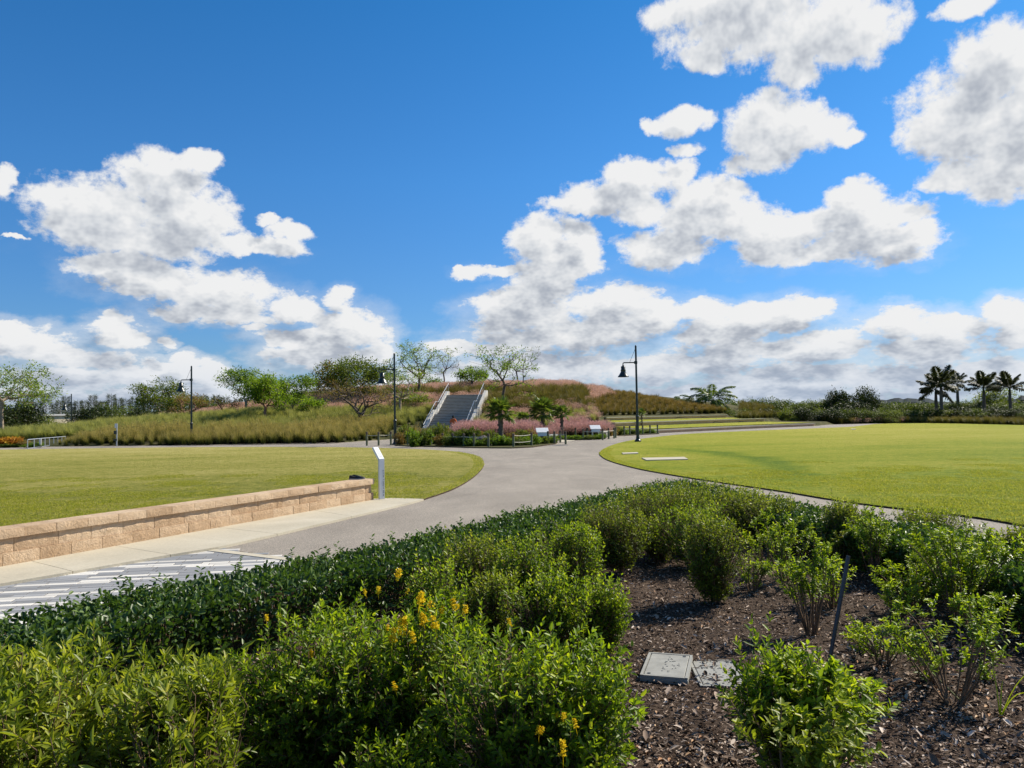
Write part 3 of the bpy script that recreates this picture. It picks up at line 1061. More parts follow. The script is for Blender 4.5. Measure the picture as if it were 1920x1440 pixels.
# ---------------------------------------------------------------- the block wall
def split_block(rng, L, H, T, seed, course):
    """one split-faced block; front face at y=0 facing -y, length along x, base at z=0"""
    nx, nz = max(4, int(L / 0.045)), max(3, int(H / 0.04))
    V, F = [], []
    for j in range(nz + 1):
        for i in range(nx + 1):
            x, z = -L / 2 + L * i / nx, H * j / nz
            e = min(i, nx - i, 2) / 2 * min(j, nz - j, 2) / 2
            p = Vector((x * 9 + seed * 3.7, seed * 1.9, z * 9))
            d = (mnoise.noise(p) * 0.6 + mnoise.noise(p * 2.6) * 0.4) * 0.020
            V.append((x, -(0.006 + 0.010 * e + d * (0.3 + 0.7 * e)), z))
    for j in range(nz):
        for i in range(nx):
            a = j * (nx + 1) + i
            F.append([a, a + 1, a + nx + 2, a + nx + 1])
    # body behind
    n = len(V)
    V += [(-L / 2, T, 0), (L / 2, T, 0), (L / 2, T, H), (-L / 2, T, H)]
    bl, br, tr, tl = 0, nx, nz * (nx + 1) + nx, nz * (nx + 1)
    F.append([n + 1, n, n + 3, n + 2])
    F.append([br, n + 1, n + 2] + [j * (nx + 1) + nx for j in range(nz, 0, -1)])
    F.append([n, bl] + [j * (nx + 1) for j in range(1, nz + 1)] + [n + 3])
    F.append([n + 3] + [tl + i for i in range(nx + 1)] + [n + 2])
    F.append([n, n + 1] + [i for i in range(nx, -1, -1)])
    return V, F


def block_wall():
    rng = random.Random(11)
    root = empty('block_wall', WALL_A, math.atan2(WD.y, WD.x), label='low tan split-face block wall between left lawn and concrete strip', cat='wall')
    total = (WALL_B - WALL_A2).length
    x0 = -(WALL_A - WALL_A2).length
    T = 0.27
    courses = [(0.0, 0.155, 0.0, 0.45), (0.157, 0.165, 0.026, 0.52), (0.324, 0.105, -0.025, 0.40)]
    for ci, (z, H, inset, Lm) in enumerate(courses):
        x = x0 + rng.random() * 0.2
        end = x0 + total
        while x < end - 0.05:
            L = Lm * rng.uniform(0.82, 1.12)
            if end - (x + L) < 0.22: L = end - x - (0.03 if ci == 1 else 0.0)
            V, F = split_block(rng, L - 0.007, H, T if ci < 2 else T + 0.05, rng.random() * 50, ci)
            me = new_mesh('block' if ci < 2 else 'cap_block', V, F, M['block'])
            o = obj('block' if ci < 2 else 'cap_block', me, root, loc=(x + L / 2, inset + rng.uniform(-0.003, 0.003), z + 0.034 * 0 + 0.02))
            x += L
    return root


block_wall()
HORIZ = None


# ---------------------------------------------------------------- mound
T3 = [G(*p) for p in [(1180, 814.5), (1235, 812), (1300, 808.8), (1400, 804), (1470, 801), (1525, 798.8)]]
T3 = [(p.x, p.y) for p in catmull(T3, 5)]


def offset_line(line, d):
    out = []
    for i in range(len(line)):
        a = line[max(i - 1, 0)]; b = line[min(i + 1, len(line) - 1)]
        dx, dy = b[0] - a[0], b[1] - a[1]
        L = math.hypot(dx, dy)
        out.append((line[i][0] - dy / L * d, line[i][1] + dx / L * d))
    return out


FOOT = [(-70, 57)] + [X2(G(*p)) for p in [(120, 837), (300, 835.5), (400, 835), (620, 832), (680, 827), (735, 823.5), (800, 822.5), (900, 822), (1000, 821.5), (1070, 819.5), (1140, 816.5)]] + T3 + [X2(G(1560, 795.5)), (38, 100), (46, 125)]
TT = [(-70, 57 + 0)] * 0 + [(-3, 64.8)] + T3 + [(T3[-1][0] + 5, T3[-1][1] + 7)]
_pr = np.array([(0, 5.0), (8, 4.95), (14, 4.6), (18, 4.1), (23, 3.25), (28, 2.1), (33, 1.2), (38, 0.62), (44, 0.28), (52, 0.1), (70, 0.0)])
CX, CY = 2.5, 102.0
ST_A, ST_B = Vector((-5.75, 66.2, 0)), Vector((-4.55, 77.6, 0))      # foot and head of the stairs (centre line)
ST_W = 4.1


def stair_frame(X, Y):
    dx, dy = ST_B.x - ST_A.x, ST_B.y - ST_A.y
    L = math.hypot(dx, dy)
    ux, uy = dx / L, dy / L
    s = (X - ST_A.x) * ux + (Y - ST_A.y) * uy
    t = (X - ST_A.x) * uy - (Y - ST_A.y) * ux
    return s, t, L


def H_at(X, Y):
    X = np.asarray(X, float); Y = np.asarray(Y, float)
    dx = X - CX
    dx = np.where(dx < 0, dx * 0.66, dx * 0.93)
    r = np.hypot(dx, Y - CY)
    dome = np.interp(r, _pr[:, 0], _pr[:, 1])
    df, sf = poly_dist(FOOT, X, Y)
    s = df * sf
    # terraces on the right
    dt, stt = poly_dist(TT, X, Y)
    q = dt * stt
    ter = np.where(q < 6, 0.28 + 0.02 * q, np.where(q < 11, 0.80 + 0.02 * (q - 6), np.maximum(1.30, np.minimum(dome, 1.30 + 0.18 * (q - 11)))))
    wgt = np.clip((X - 7.2) / 1.6, 0, 1)
    wgt = wgt * wgt * (3 - 2 * wgt)
    h = dome * (1 - wgt) + np.where(q > 0, ter, dome) * wgt
    # a low berm on the left where the trees stand
    berm = 1.0 * np.exp(-((X + 27) / 14) ** 2 - ((Y - 70) / 7) ** 2)
    h = h + berm
    edge = np.clip(s / 1.2, 0, 1)
    h = np.where(s > 0, 0.05 + (h - 0.0) * np.where(wgt > 0.5, 1.0, edge), -0.25)
    # cut for the stairs
    ss, tt, L = stair_frame(X, Y)
    run = np.clip(ss / L, -0.2, 1.05) * 3.75
    cut = (np.abs(tt) < ST_W / 2 + 0.25) & (ss > -1.5) & (ss < L + 0.4)
    h = np.where(cut & (s > 0), np.minimum(h, np.maximum(run - 0.7, -0.1)), h)
    return h


def hz(x, y):
    return float(H_at(np.array([x]), np.array([y]))[0])


def mound():
    xs = np.concatenate([np.arange(-70, -12, 1.0), np.arange(-12, 0, 0.4), np.arange(0, 36, 0.5), np.arange(36, 62, 1.5)])
    ys = np.concatenate([np.arange(54, 92, 0.5), np.arange(92, 140, 1.5)])
    XX, YY = np.meshgrid(xs, ys)
    Z = H_at(XX, YY)
    Z = np.where((XX > 60) | (YY > 138) | (XX < -69), -0.3, Z)
    nz = len(xs)
    V = np.stack([XX.ravel(), YY.ravel(), Z.ravel()], 1)
    ii, jj = np.meshgrid(np.arange(nz - 1), np.arange(len(ys) - 1))
    a = (jj * nz + ii).ravel()
    F = np.stack([a, a + 1, a + nz + 1, a + nz], 1)
    zf = Z.ravel()
    F = F[(zf[F].max(1) > -0.2)]
    obj('hill', new_mesh('hill', V, F, M['ground'], smooth=True), kind='structure')


mound()


def tier_wall(line, z0, z1, name, label, lawn=None):
    rng = random.Random(int(z0 * 100) + 3)
    root = empty(name, (line[0][0], line[0][1], 0), label=label, cat='wall', group='curved terrace walls on the mound')
    o = root.location
    n = len(line)
    L = 0.9
    pts = catmull([Vector((a[0], a[1], 0)) for a in line], 3)
    H = z1 - z0
    cs = max(1, round(H / 0.2))
    mb = [MB(), MB()]
    for c in range(cs):
        for i in range(len(pts) - 1):
            a, b = pts[i], pts[i + 1]
            seg = (b - a)
            m = max(1, round(seg.length / L))
            for k in range(m):
                p = a + seg * ((k + 0.5) / m)
                mb[0].box((p.x - o.x, p.y - o.y, z0 + (c + 0.5) * H / cs), (seg.length / m - 0.015, 0.3, H / cs - 0.012), rz=math.atan2(seg.y, seg.x) + rng.uniform(-.01, .01))
    for i in range(len(pts) - 1):
        a, b = pts[i], pts[i + 1]
        seg = b - a
        p = (a + b) / 2
        mb[1].box((p.x - o.x, p.y - o.y, z1 + 0.05), (seg.length - 0.01, 0.46, 0.1), rz=math.atan2(seg.y, seg.x))
    mb[0].build('courses', M['block'], root)
    mb[1].build('coping', M['concrete'], root)


T2L = offset_line(T3, 6.0)
T1L = offset_line(T3, 11.0)
T2L = [p for p in T2L if p[0] > 8.4]
T1L = [p for p in T1L if p[0] > 8.6]


def clip_px(line, pxmax, z):
    """end a terrace line where the photograph shows its end"""
    out = []
    for p in line:
        v = Vector((p[0], p[1], z)) - CP
        px = 960 + FPX * v.dot(_R) / v.dot(_F)
        if px <= pxmax: out.append(p)
    return out


T2L = clip_px(T2L, 1457, 0.8)
T1L = clip_px(T1L, 1387, 1.3)
T3C = [p for p in T3 if p[0] > 10.9]
tier_wall(T3C, 0.0, 0.20, 'terrace_wall', 'lowest curved terrace kerb beside the far path')
tier_wall(T2L, 0.40, 0.78, 'terrace_wall', 'middle curved terrace wall between two grass steps')
tier_wall(T1L, 0.88, 1.24, 'terrace_wall', 'highest curved terrace wall right below the brown clumps')
for (A, B, za, zb, nm) in ((T3, T2L, 0.285, 0.405, 'lowest grass step'), (T2L, T1L, 0.80, 0.905, 'upper grass step')):
    A2 = [p for p in A if p[0] > (10.9 if A is T3 else 8)]
    A2 = offset_line(A2, 0.18)
    B2 = offset_line(B, -0.14)
    m = 60

    def res(L_):
        P = np.array(L_); d = np.concatenate([[0], np.cumsum(np.hypot(*np.diff(P, axis=0).T))])
        t = np.linspace(0, d[-1], m)
        return np.stack([np.interp(t, d, P[:, 0]), np.interp(t, d, P[:, 1])], 1)
    a, b = res(A2), res(B2)
    V = np.concatenate([np.c_[a, np.full(m, za + .08)], np.c_[b, np.full(m, zb + .09)]])
    F = np.array([(i, i + 1, m + i + 1, m + i) for i in range(m - 1)])
    obj('lawn', new_mesh('lawn', V, F, M['lawn_right']), kind='structure', label=nm + ' of the curved terraces')


# ---------------------------------------------------------------- stairs
def stairs():
    s, t, L = stair_frame(0.0, 0.0)
    ang = math.atan2(ST_B.y - ST_A.y, ST_B.x - ST_A.x) - math.pi / 2
    root = empty('staircase', ST_A, ang, label='wide dark concrete staircase with pale side walls climbing the mound', cat='stairs')
    n1, n2 = 13, 13
    land = 1.6
    run = (L - land) / (n1 + n2)
    rise = 3.75 / (n1 + n2)
    w = ST_W - 0.5
    y = 0
    z = 0
    for k in range(n1 + n2):
        if k == n1:
            y += land - run
        mb = MB()
        depth = run + 0.03 + (land - run if k == n1 - 1 else 0)
        mb.box((0, y + depth / 2, z + rise / 2), (w, depth, rise), bev=0.006)
        st = mb.build('step', M['step'], root)
        mb = MB()
        mb.box((0, y + 0.012, z + rise - 0.012), (w - 0.02, 0.07, 0.05))
        mb.build('lit_nosing', M['conc_white'], st)  # whitish strip paints the light tread edge against the shaded riser
        y += run
        z += rise
    y_l, z_l = n1 * run, n1 * rise
    for sx in (-1, 1):
        x0 = sx * (w / 2 + 0.14)
        # sloping cheek wall in two flights with a level piece between
        prof = [(-0.3, 0.22), (0.35, 0.55), (y_l + 0.1, z_l + 0.42), (y_l + land - 0.1, z_l + 0.42), (y_l + land + 0.3, z_l + 0.62), (L, 3.75 + 0.42), (L + 0.7, 3.75 + 0.42)]
        V, F = [], []
        for (yy, zz) in prof:
            base = min(zz - 0.9, (yy / L) * 3.75 - 0.75)
            for dx in (-0.13, 0.13):
                V += [(x0 + dx, yy, base), (x0 + dx, yy, zz)]
        m = len(prof)
        for i in range(m - 1):
            a, b = i * 4, (i + 1) * 4
            F += [[a, b, b + 1, a + 1], [a + 2, a + 3, b + 3, b + 2], [a + 1, b + 1, b + 3, a + 3]]
        F += [[0, 1, 3, 2], [(m - 1) * 4, (m - 1) * 4 + 2, (m - 1) * 4 + 3, (m - 1) * 4 + 1]]
        obj('side_wall', new_mesh('side_wall', V, F, M['conc_white']), root)
        mb = MB()
        rail = [(-0.2, 1.0), (0.2, 1.15), (y_l + 0.1, z_l + 1.15), (y_l + land - 0.2, z_l + 1.15), (y_l + land + 0.1, z_l + 1.3), (L + 0.1, 3.75 + 1.2)]
        xr = sx * (w / 2 - 0.02)
        mb.tube([(xr, a, b) for a, b in rail], 0.026, 6)
        hr = mb.build('handrail', M['metal'], root)
        for q in np.linspace(0.3, L - 0.1, 11):
            zr = np.interp(q, [a for a, b in rail], [b for a, b in rail])
            mb = MB()
            mb.tube([(xr, q, max(0, zr - 1.15)), (xr, q, zr - 0.02)], 0.016, 5)
            mb.build('baluster', M['metal'], hr)


stairs()

# ---------------------------------------------------------------- street lamps, signs, posts
def lamp_post():
    root = empty('street_lamp')
    mb = MB()
    mb.lathe([(0.19, 0.0), (0.19, 0.05), (0.165, 0.09), (0.12, 0.14), (0.10, 0.22), (0.105, 0.26), (0.088, 0.30), (0.085, 1.36), (0.10, 1.40), (0.10, 1.46), (0.066, 1.52)], k=16)
    mb.build('base', M['lamp'], root, smooth=False)
    MB().lathe([(0.064, 1.5), (0.056, 5.50), (0.03, 5.55)], k=12).build('pole', M['lamp'], root)
    mb = MB()
    mb.tube([(-0.02, 0, 4.55), (-0.70, 0, 4.55), (-0.75, 0, 4.52), (-0.75, 0, 4.36)], 0.033, 8)
    mb.lathe([(0.05, 4.30), (0.05, 4.42), (0.02, 4.45)], c=(-0.75, 0, 0), k=10)
    mb.box((-0.02, 0, 4.55), (0.17, 0.15, 0.16))
    mb.build('arm', M['lamp'], root)
    MB().tube([(-0.03, 0, 5.35), (-0.36, 0, 4.58)], 0.010, 5).build('stay_rod', M['lamp'], root)
    sh = MB().lathe([(0.07, 4.36), (0.13, 4.33), (0.125, 4.16), (0.155, 4.13), (0.155, 4.10), (0.13, 4.08), (0.165, 3.98), (0.24, 3.86), (0.31, 3.76), (0.325, 3.73), (0.32, 3.72), (0.29, 3.75), (0.1, 3.95)], c=(-0.75, 0, 0), k=20)
    sh.build('lamp_shade', M['lamp'], root, smooth=True)
    MB().lathe([(0.06, 3.92), (0.10, 3.86), (0.10, 3.80), (0.05, 3.77)], c=(-0.75, 0, 0), k=12).build('bulb', M['white'], root, smooth=True)
    return root


LP = [(G(1196, 829), 0, 1.0, 'street lamp standing on the right lawn near the path bend, the tallest in view'),
      (G(741, 834), 0, 1.0, 'street lamp beside the wooden posts, in front of the bare brown tree'),
      (Vector((D(359, 800, 55.0).x, 55.0, 0.05)), 0, 0.985, 'street lamp rising out of the golden grass hedge'),
      (Vector((D(133.5, 800, 76).x, 76, -0.3)), 0, 0.86, 'street lamp in front of the cream building at far left'),
      (Vector((D(239, 800, 140).x, 140, -1.4)), math.pi, 0.80, 'tiny distant street lamp whose shade hangs on the right side')]
lamp0 = lamp_post()
for i, (p, rz, sc, lab) in enumerate(LP):
    o = lamp0 if i == 0 else copy_tree(lamp0)
    o.location = (p.x, p.y, 0.03 if i == 0 else p.z)
    o.rotation_euler = (0, 0, rz)
    o.scale = (sc,) * 3
    tag(o, lab, 'lamp', 'street lamps around the lawns')


def trail_sign():
    p = G(715.5, 939)
    ang = math.radians(38)
    root = empty('trail_sign', (p.x, p.y, 0.034), ang, label='slim aluminium post with a bent top panel at the end of the block wall', cat='sign')
    H, w, t = 0.80, 0.112, 0.05
    MB().box((0, 0, H / 2), (w, t, H), bev=0.004).build('post', M['sign_metal'], root)
    R = Matrix.Rotation(math.radians(50), 3, 'X')
    V = []
    a, l = math.radians(42), 0.34
    for (y, z) in ((-t / 2, H - 0.002), (t / 2, H - 0.03), (t / 2 + math.cos(a) * l, H - .03 + math.sin(a) * l), (-t / 2 + math.cos(a) * l, H + math.sin(a) * l)):
        for x in (-w / 2, w / 2):
            V.append((x, y, z))
    F = [[0, 1, 7, 6], [2, 4, 5, 3], [0, 2, 3, 1], [4, 6, 7, 5], [0, 6, 4, 2], [1, 3, 5, 7]]
    obj('top_panel', new_mesh('top_panel', V, F, M['white']), root)
    # vertical lettering, too small to read: letter sized marks up the right edge
    rng = random.Random(3)
    mb = MB()
    z = 0.06
    for word in (4, 7, 5):
        for k in range(word):
            h = rng.choice([0.020, 0.024, 0.022])
            x0 = 0.030
            y = -t / 2 - 0.0012
            mb.box((x0, y, z + 0.003), (0.020, 0.002, 0.0055))
            if rng.random() < .7: mb.box((x0, y, z + h - 0.003), (0.020, 0.002, 0.0055))
            mb.box((x0 + rng.choice([-0.008, 0.008]), y, z + h / 2), (0.006, 0.002, h - 0.012))
            z += h + 0.008
        z += 0.022
    mb.build('lettering', M['ink'], root, kind='stuff')
    # small lettering on the slanted panel
    mb = MB()
    for k in range(3):
        yy = 0.06 + k * 0.05
        c = Vector((0.0, -t / 2 + math.cos(a) * yy, H + math.sin(a) * yy)) + Vector((0, -math.sin(a), math.cos(a))) * 0.0015
        mb.box(c, (0.06 - 0.01 * k, 0.010, 0.002), rot=Matrix.Rotation(a, 3, 'X'))
    mb.build('panel_text', M['metal'], root, kind='stuff')


trail_sign()


def shoes():
    c = G(668, 899, 0.45)
    for k, (dx, dy, rz, lab) in enumerate([(0.0, 0.0, 0.25, 'black shoe on top of the block wall, the one nearer the path'), (0.03, 0.13, 0.05, 'black shoe on top of the block wall, the one nearer the lawn')]):
        root = empty('shoe', (c.x + dx - 0.02, c.y + dy + 0.02, 0.449), rz, label=lab, cat='shoe', group='pair of black shoes left on the wall')
        # heel at -x, toe at +x
        st = [(-0.14, 0.030, 0.030, 0.085), (-0.11, 0.036, 0.030, 0.100), (-0.06, 0.036, 0.028, 0.090), (0.0, 0.037, 0.026, 0.075), (0.06, 0.045, 0.026, 0.058), (0.11, 0.043, 0.026, 0.048), (0.145, 0.025, 0.028, 0.040)]
        V, F = [], []
        for (x, hw, z0, z1) in st:
            V += [(x, -hw, z0), (x, -hw * 0.9, (z0 + z1) / 2), (x, -hw * 0.45, z1), (x, hw * 0.45, z1), (x, hw * 0.9, (z0 + z1) / 2), (x, hw, z0)]
        for i in range(len(st) - 1):
            for j in range(6):
                F.append([i * 6 + j, (i + 1) * 6 + j, (i + 1) * 6 + (j + 1) % 6, i * 6 + (j + 1) % 6])
        F += [[0, 1, 2, 3, 4, 5], [(len(st) - 1) * 6 + j for j in range(6)][::-1]]
        obj('upper', new_mesh('upper', V, F, M['shoe'], smooth=True), root)
        root.scale = (.86, .86, .86)
        V, F = [], []
        for (x, hw, z0, z1) in st:
            q = hw + 0.006
            V += [(x * 1.04, -q, 0), (x * 1.04, -q, 0.03), (x * 1.04, q, 0.03), (x * 1.04, q, 0)]
        for i in range(len(st) - 1):
            for j in range(4):
                F.append([i * 4 + j, i * 4 + (j + 1) % 4, (i + 1) * 4 + (j + 1) % 4, (i + 1) * 4 + j])
        F += [[0, 3, 2, 1], [(len(st) - 1) * 4 + j for j in range(4)]]
        obj('sole', new_mesh('sole', V, F, M['shoe_sole']), root)
        mb = MB()
        for x in (0.0, 0.025, 0.05):
            mb.tube([(x, -0.022, 0.076 - x * 0.3), (x + 0.008, 0, 0.083 - x * 0.3), (x, 0.022, 0.076 - x * 0.3)], 0.003, 4)
        mb.build('laces', M['shoe_sole'], root)


shoes()


def wooden_posts():
    H, r = 0.72, 0.062
    mb = MB().lathe([(r, -0.05), (r, H - 0.05), (r * 0.9, H - 0.01), (r * 0.5, H)], k=10)
    shaft = mb.mesh('shaft', M['post_wood'])
    cap = MB().lathe([(r * 1.03, H - 0.14), (r * 1.04, H - 0.05), (r * 0.93, H), (r * 0.4, H + 0.012)], k=10).mesh('cap', M['bark'])

    def post(px, py, lab, grp, sc=1.0, d=None):
        p = G(px, py) if d is None else Vector((D(px, py, d).x, d, 0))
        o = empty('wooden_post', (p.x, p.y, max(0.0, min(0.08, hz(p.x, p.y)))), random.random() * 6, label=lab, cat='post', group=grp)
        o.scale = (1, 1, sc)
        obj('shaft', shaft, o)
        obj('cap', cap, o)
        return Vector((p.x, p.y, 0.0))
    g1 = 'wooden posts along the branch path beside the lamp'
    a = [post(px, py, l, g1, 1.12) for px, py, l in [(688, 835.5, 'wooden post at the outer left end of the three beside the street lamp'), (710, 835.5, 'middle wooden post of the three beside the street lamp'), (733, 834.5, 'wooden post touching the base of the street lamp')]]
    g2 = 'wooden posts along the front of the palm bed'
    xs = [(765, 835.5, 'at the dark green bush corner of the palm bed'), (786, 836, 'standing in the dark green bush of the palm bed'), (808, 836.5, 'between the dark bush and the dry grass of the palm bed'), (830, 837, 'in front of the tall yellowish weeds'), (849, 837.5, 'directly below the figure in orange'), (870, 838, 'left of the boulder in the palm bed'), (889, 838.5, 'immediately left of the dark boulder'), (916, 839.3, 'immediately right of the dark boulder'), (963, 839.4, 'at the left end of the white double rope'), (997, 836.8, 'at the right end of the white double rope')]
    b = [post(x, y, 'wooden post ' + l, g2) for x, y, l in xs]
    g3 = 'wooden posts around the first white panel'
    c = [post(px, py, 'wooden post ' + l, g3, 1.0, d) for px, py, d, l in [(1012.3, 0, 44.5, 'left of the first white info panel'), (1024, 0, 44.0, 'in front of the first white info panel'), (1034.7, 0, 46.5, 'behind right of the first white info panel'), (1044.5, 0, 43.6, 'at the corner of the palm bed and the concrete landing')]]
    g4 = 'wooden posts around the second white panel'
    e = [post(px, py, 'wooden post ' + l, g4, 1.0, d) for px, py, d, l in [
        (1063, 0, 55, 'alone against the pink grass near the small palm'), (1077, 0, 50.5, 'tall at the left corner of the second white panel bed'), (1084.5, 0, 53, 'second from the left corner of the second panel bed'), (1091, 0, 58, 'at the back of the second panel bed, third from its left corner'),
        (1094, 0, 54, 'mid row in the second panel bed'), (1099, 0, 58, 'back row of the second panel bed, left of its middle'), (1103.5, 0, 60, 'back row just left of the second white panel'), (1112.5, 0, 49.8, 'directly before the second white info panel'),
        (1123.5, 0, 51.5, 'right edge of the second white info panel'), (1133.5, 0, 52.5, 'at the right corner of the second panel bed'), (1136.5, 0, 53.8, 'hidden partly behind the right corner post of the second bed')]]
    g5 = 'wooden posts behind the right street lamp'
    f = [post(px, py, 'wooden post ' + l, g5) for px, py, l in [(1170.5, 817, 'farthest left of the row behind the right lamp'), (1181, 816.4, 'second in the row behind the right lamp'), (1193, 815.8, 'mostly hidden by the pole of the right lamp'), (1205.3, 815.2, 'just right of the right lamp pole'), (1219, 814.4, 'next to last in the row by the terraces'), (1233, 813.5, 'last in the row, beside the terrace grass')]]

    def ropes(P, zs, lab, cat='rope'):
        root = empty('rope_rail', P[0], label=lab, cat=cat)
        for z in zs:
            for i in range(len(P) - 1):
                A, B = P[i] - P[0], P[i + 1] - P[0]
                mb = MB()
                pts = [A.lerp(B, k / 4) + Vector((0, 0, z - 0.035 * math.sin(math.pi * k / 4))) for k in range(5)]
                mb.tube(pts, 0.016, 5).build('rope', M['rope'], root)
    ropes(a, [0.62], 'pale rope strung between the three posts beside the lamp')
    ropes(b[:8], [0.56], 'pale rope along the posts of the palm bed')
    ropes(b[8:], [0.62, 0.28], 'white double rope between two posts at the palm bed corner')
    ropes([c[0], c[1], c[3]], [0.55], 'pale rope around the first white panel')
    ropes([e[1], e[7], e[8], e[9]], [0.55], 'pale rope along the front of the second panel bed')
    ropes(f, [0.52], 'pale rope along the posts behind the right lamp')


wooden_posts()


def info_panel(px, d, lab):
    p = Vector((D(px, 800, d).x, d, 0.03))
    root = empty('info_panel', p, math.radians(8), label=lab, cat='sign', group='white information panels in the planting beds')
    mb = MB()
    for x in (-0.22, 0.22):
        mb.tube([(x, 0, 0), (x, 0, 0.62)], 0.025, 6)
    mb.build('legs', M['metal'], root)
    a = math.radians(38)
    MB().box((0, 0.0, 0.74), (0.72, 0.42, 0.03), rot=Matrix.Rotation(a, 3, 'X'), bev=0.006).build('panel', M['white'], root)
    MB().box((0, -0.13, 0.52), (0.60, 0.02, 0.24)).build('front_plate', M['white'], root)


info_panel(1016.5, 45.5, 'white slanted info panel standing at the right end of the palm bed')
info_panel(1116, 53.0, 'white slanted info panel in the smaller bed near the right lamp')


def low_kerb(px0, px1, d, h, lab):
    a, b = D(px0, 800, d), D(px1, 800, d + 0.8)
    root = empty('concrete_bench', (a.x, a.y, 0.0), label=lab, cat='bench')
    v = Vector((b.x - a.x, b.y - a.y, 0))
    ang = math.atan2(v.y, v.x)
    MB().box((v.x / 2, v.y / 2, h - 0.05), (v.length, 0.34, 0.1), rz=ang, bev=0.01).build('seat', M['conc_white'], root)
    for k in (0.15, 0.85):
        MB().box((v.x * k, v.y * k, (h - 0.1) / 2), (0.16, 0.28, h - 0.1), rz=ang).build('leg', M['conc_white'], root)


low_kerb(1025, 1041, 47.5, 0.46, 'low white concrete bench behind the first white panel')
low_kerb(1124, 1136, 54.5, 0.46, 'low white concrete bench behind the second white panel')


def steel_fence():
    P = [Vector((D(x, 800, y).x, y, 0)) for x, y in ((52, 50.5), (76, 53.5), (123, 60.0))]
    root = empty('railing', P[1], label='low galvanised railing at the far left beyond the lawn', cat='railing')
    z = -0.02
    H = 0.62
    mb = MB().tube([p - P[1] + Vector((0, 0, H)) for p in P], 0.03, 6)
    mb.build('top_rail', M['metal'], root)
    mb = MB().tube([p - P[1] + Vector((0, 0, 0.06)) for p in P], 0.018, 5)
    mb.build('bottom_rail', M['metal'], root)
    for i in range(9):
        q = i / 8
        if i == 2: continue
        pos = (P[0].lerp(P[1], q / 0.25) if q < .25 else P[1].lerp(P[2], (q - .25) / .75)) - P[1]
        MB().tube([(pos.x, pos.y, 0), (pos.x, pos.y, H)], 0.028, 6).build('post', M['metal'], root)
    MB().box((0, 0, H / 2), (0.12, 0.12, H)).build('main_post', M['metal'], root)


steel_fence()


def meter_post():
    p = G(219, 836)
    root = empty('signpost', (p.x, p.y, 0), label='thin pale post with small dark boxes before the golden grass hedge', cat='post')
    MB().box((0, 0, 0.74), (0.07, 0.07, 1.48)).build('post', M['metal'], root)
    MB().box((-0.03, -0.04, 1.40), (0.19, 0.02, 0.30)).build('plate', M['sign_metal'], root)
    MB().box((-0.08, -0.07, 0.93), (0.16, 0.1, 0.24), bev=0.01).build('control_box', M['lamp'], root)
    MB().box((-0.07, -0.07, 0.42), (0.20, 0.1, 0.16), bev=0.01).build('lower_box', M['lamp'], root)


meter_post()


def pads():
    for pts, lab in (([(1203, 859.3), (1283, 857.6), (1290, 861.6), (1212, 863.4)], 'larger pale concrete slab set in the right lawn'),
                     ([(1166, 849.6), (1195, 848.6), (1197, 850.6), (1168, 851.6)], 'smaller pale concrete slab in the right lawn, nearer the path bend'),
                     ([(1596, 804.4), (1604, 804.3), (1605, 805.3), (1596, 805.4)], 'tiny pale slab in the far right lawn')):
        P = [G(*p, 0.04) for p in pts]
        c = sum(P, Vector()) / 4
        c.z = 0
        V = [(p.x - c.x, p.y - c.y, z) for z in (-0.02, 0.062) for p in P]
        F = [[3, 2, 1, 0][::-1], [4, 5, 6, 7][::-1]] + [[i, (i + 1) % 4, 4 + (i + 1) % 4, 4 + i] for i in range(4)]
        o = obj('ground_slab', new_mesh('ground_slab', V, F, M['concrete']), loc=c, label=lab, cat='slab', group='slabs set in the right lawn')
        bm = bmesh.new(); bm.from_mesh(o.data); bmesh.ops.recalc_face_normals(bm, faces=bm.faces); bm.to_mesh(o.data); bm.free()


pads()


def valve_box(corners, z, lab, tilt=0.0):
    P = [G(x, y, z) for x, y in corners]                  # far left, far right, near right, near left
    c = sum(P, Vector()) / 4
    ex = ((P[1] - P[0]) + (P[2] - P[3])).normalized()
    ey = Vector((-ex.y, ex.x, 0))
    w = ((P[1] - P[0]).length + (P[2] - P[3]).length) / 2
    d = ((P[0] - P[3]).length + (P[1] - P[2]).length) / 2
    root = empty('valve_box', (c.x, c.y, 0), math.atan2(ex.y, ex.x), label=lab, cat='valve box', group='plastic irrigation box lids in the mulch')
    MB().box((0, 0, z / 2 - 0.06), (w, d, z + 0.10), bev=0.006).build('body', M['valve'], root)
    mb = MB()
    for s in (-1, 1):
        mb.box((s * (w / 2 - 0.009), 0, z - 0.006), (0.016, d - 0.01, 0.014))
        mb.box((0, s * (d / 2 - 0.009), z - 0.006), (w - 0.036, 0.016, 0.014))
    mb.build('rim', M['valve'], root)
    lid = MB().box((0, 0, z - 0.008), (w - 0.044, d - 0.044, 0.014), bev=0.003).build('lid', M['valve'], root)
    mb = MB()
    rng = random.Random(8)
    for k in range(26):       # moulded marks
        mb.box((rng.uniform(-.02, .08), rng.uniform(-d / 2 + .06, d / 2 - .06), z + 0.000), (rng.uniform(.006, .016), rng.uniform(.004, .012), 0.004))
    mb.build('moulding', M['valve'], lid)
    for s in (-1, 1):
        MB().lathe([(0.011, z - 0.004), (0.011, z + 0.0015)], c=(-0.10 * 0 + s * (w / 2 - 0.05), s * (d / 2 - 0.045), 0), k=10).build('bolt', M['ink'], lid)


valve_box([(1217.5, 1223.5), (1303, 1227.5), (1285, 1273), (1198.5, 1264)], 0.085, 'grey plastic valve box lid standing proud of the mulch, fully bare')
valve_box([(1311, 1236), (1397, 1240), (1385, 1284), (1291, 1287)], 0.055, 'grey plastic valve box lid half covered with mulch under the bright shrub')


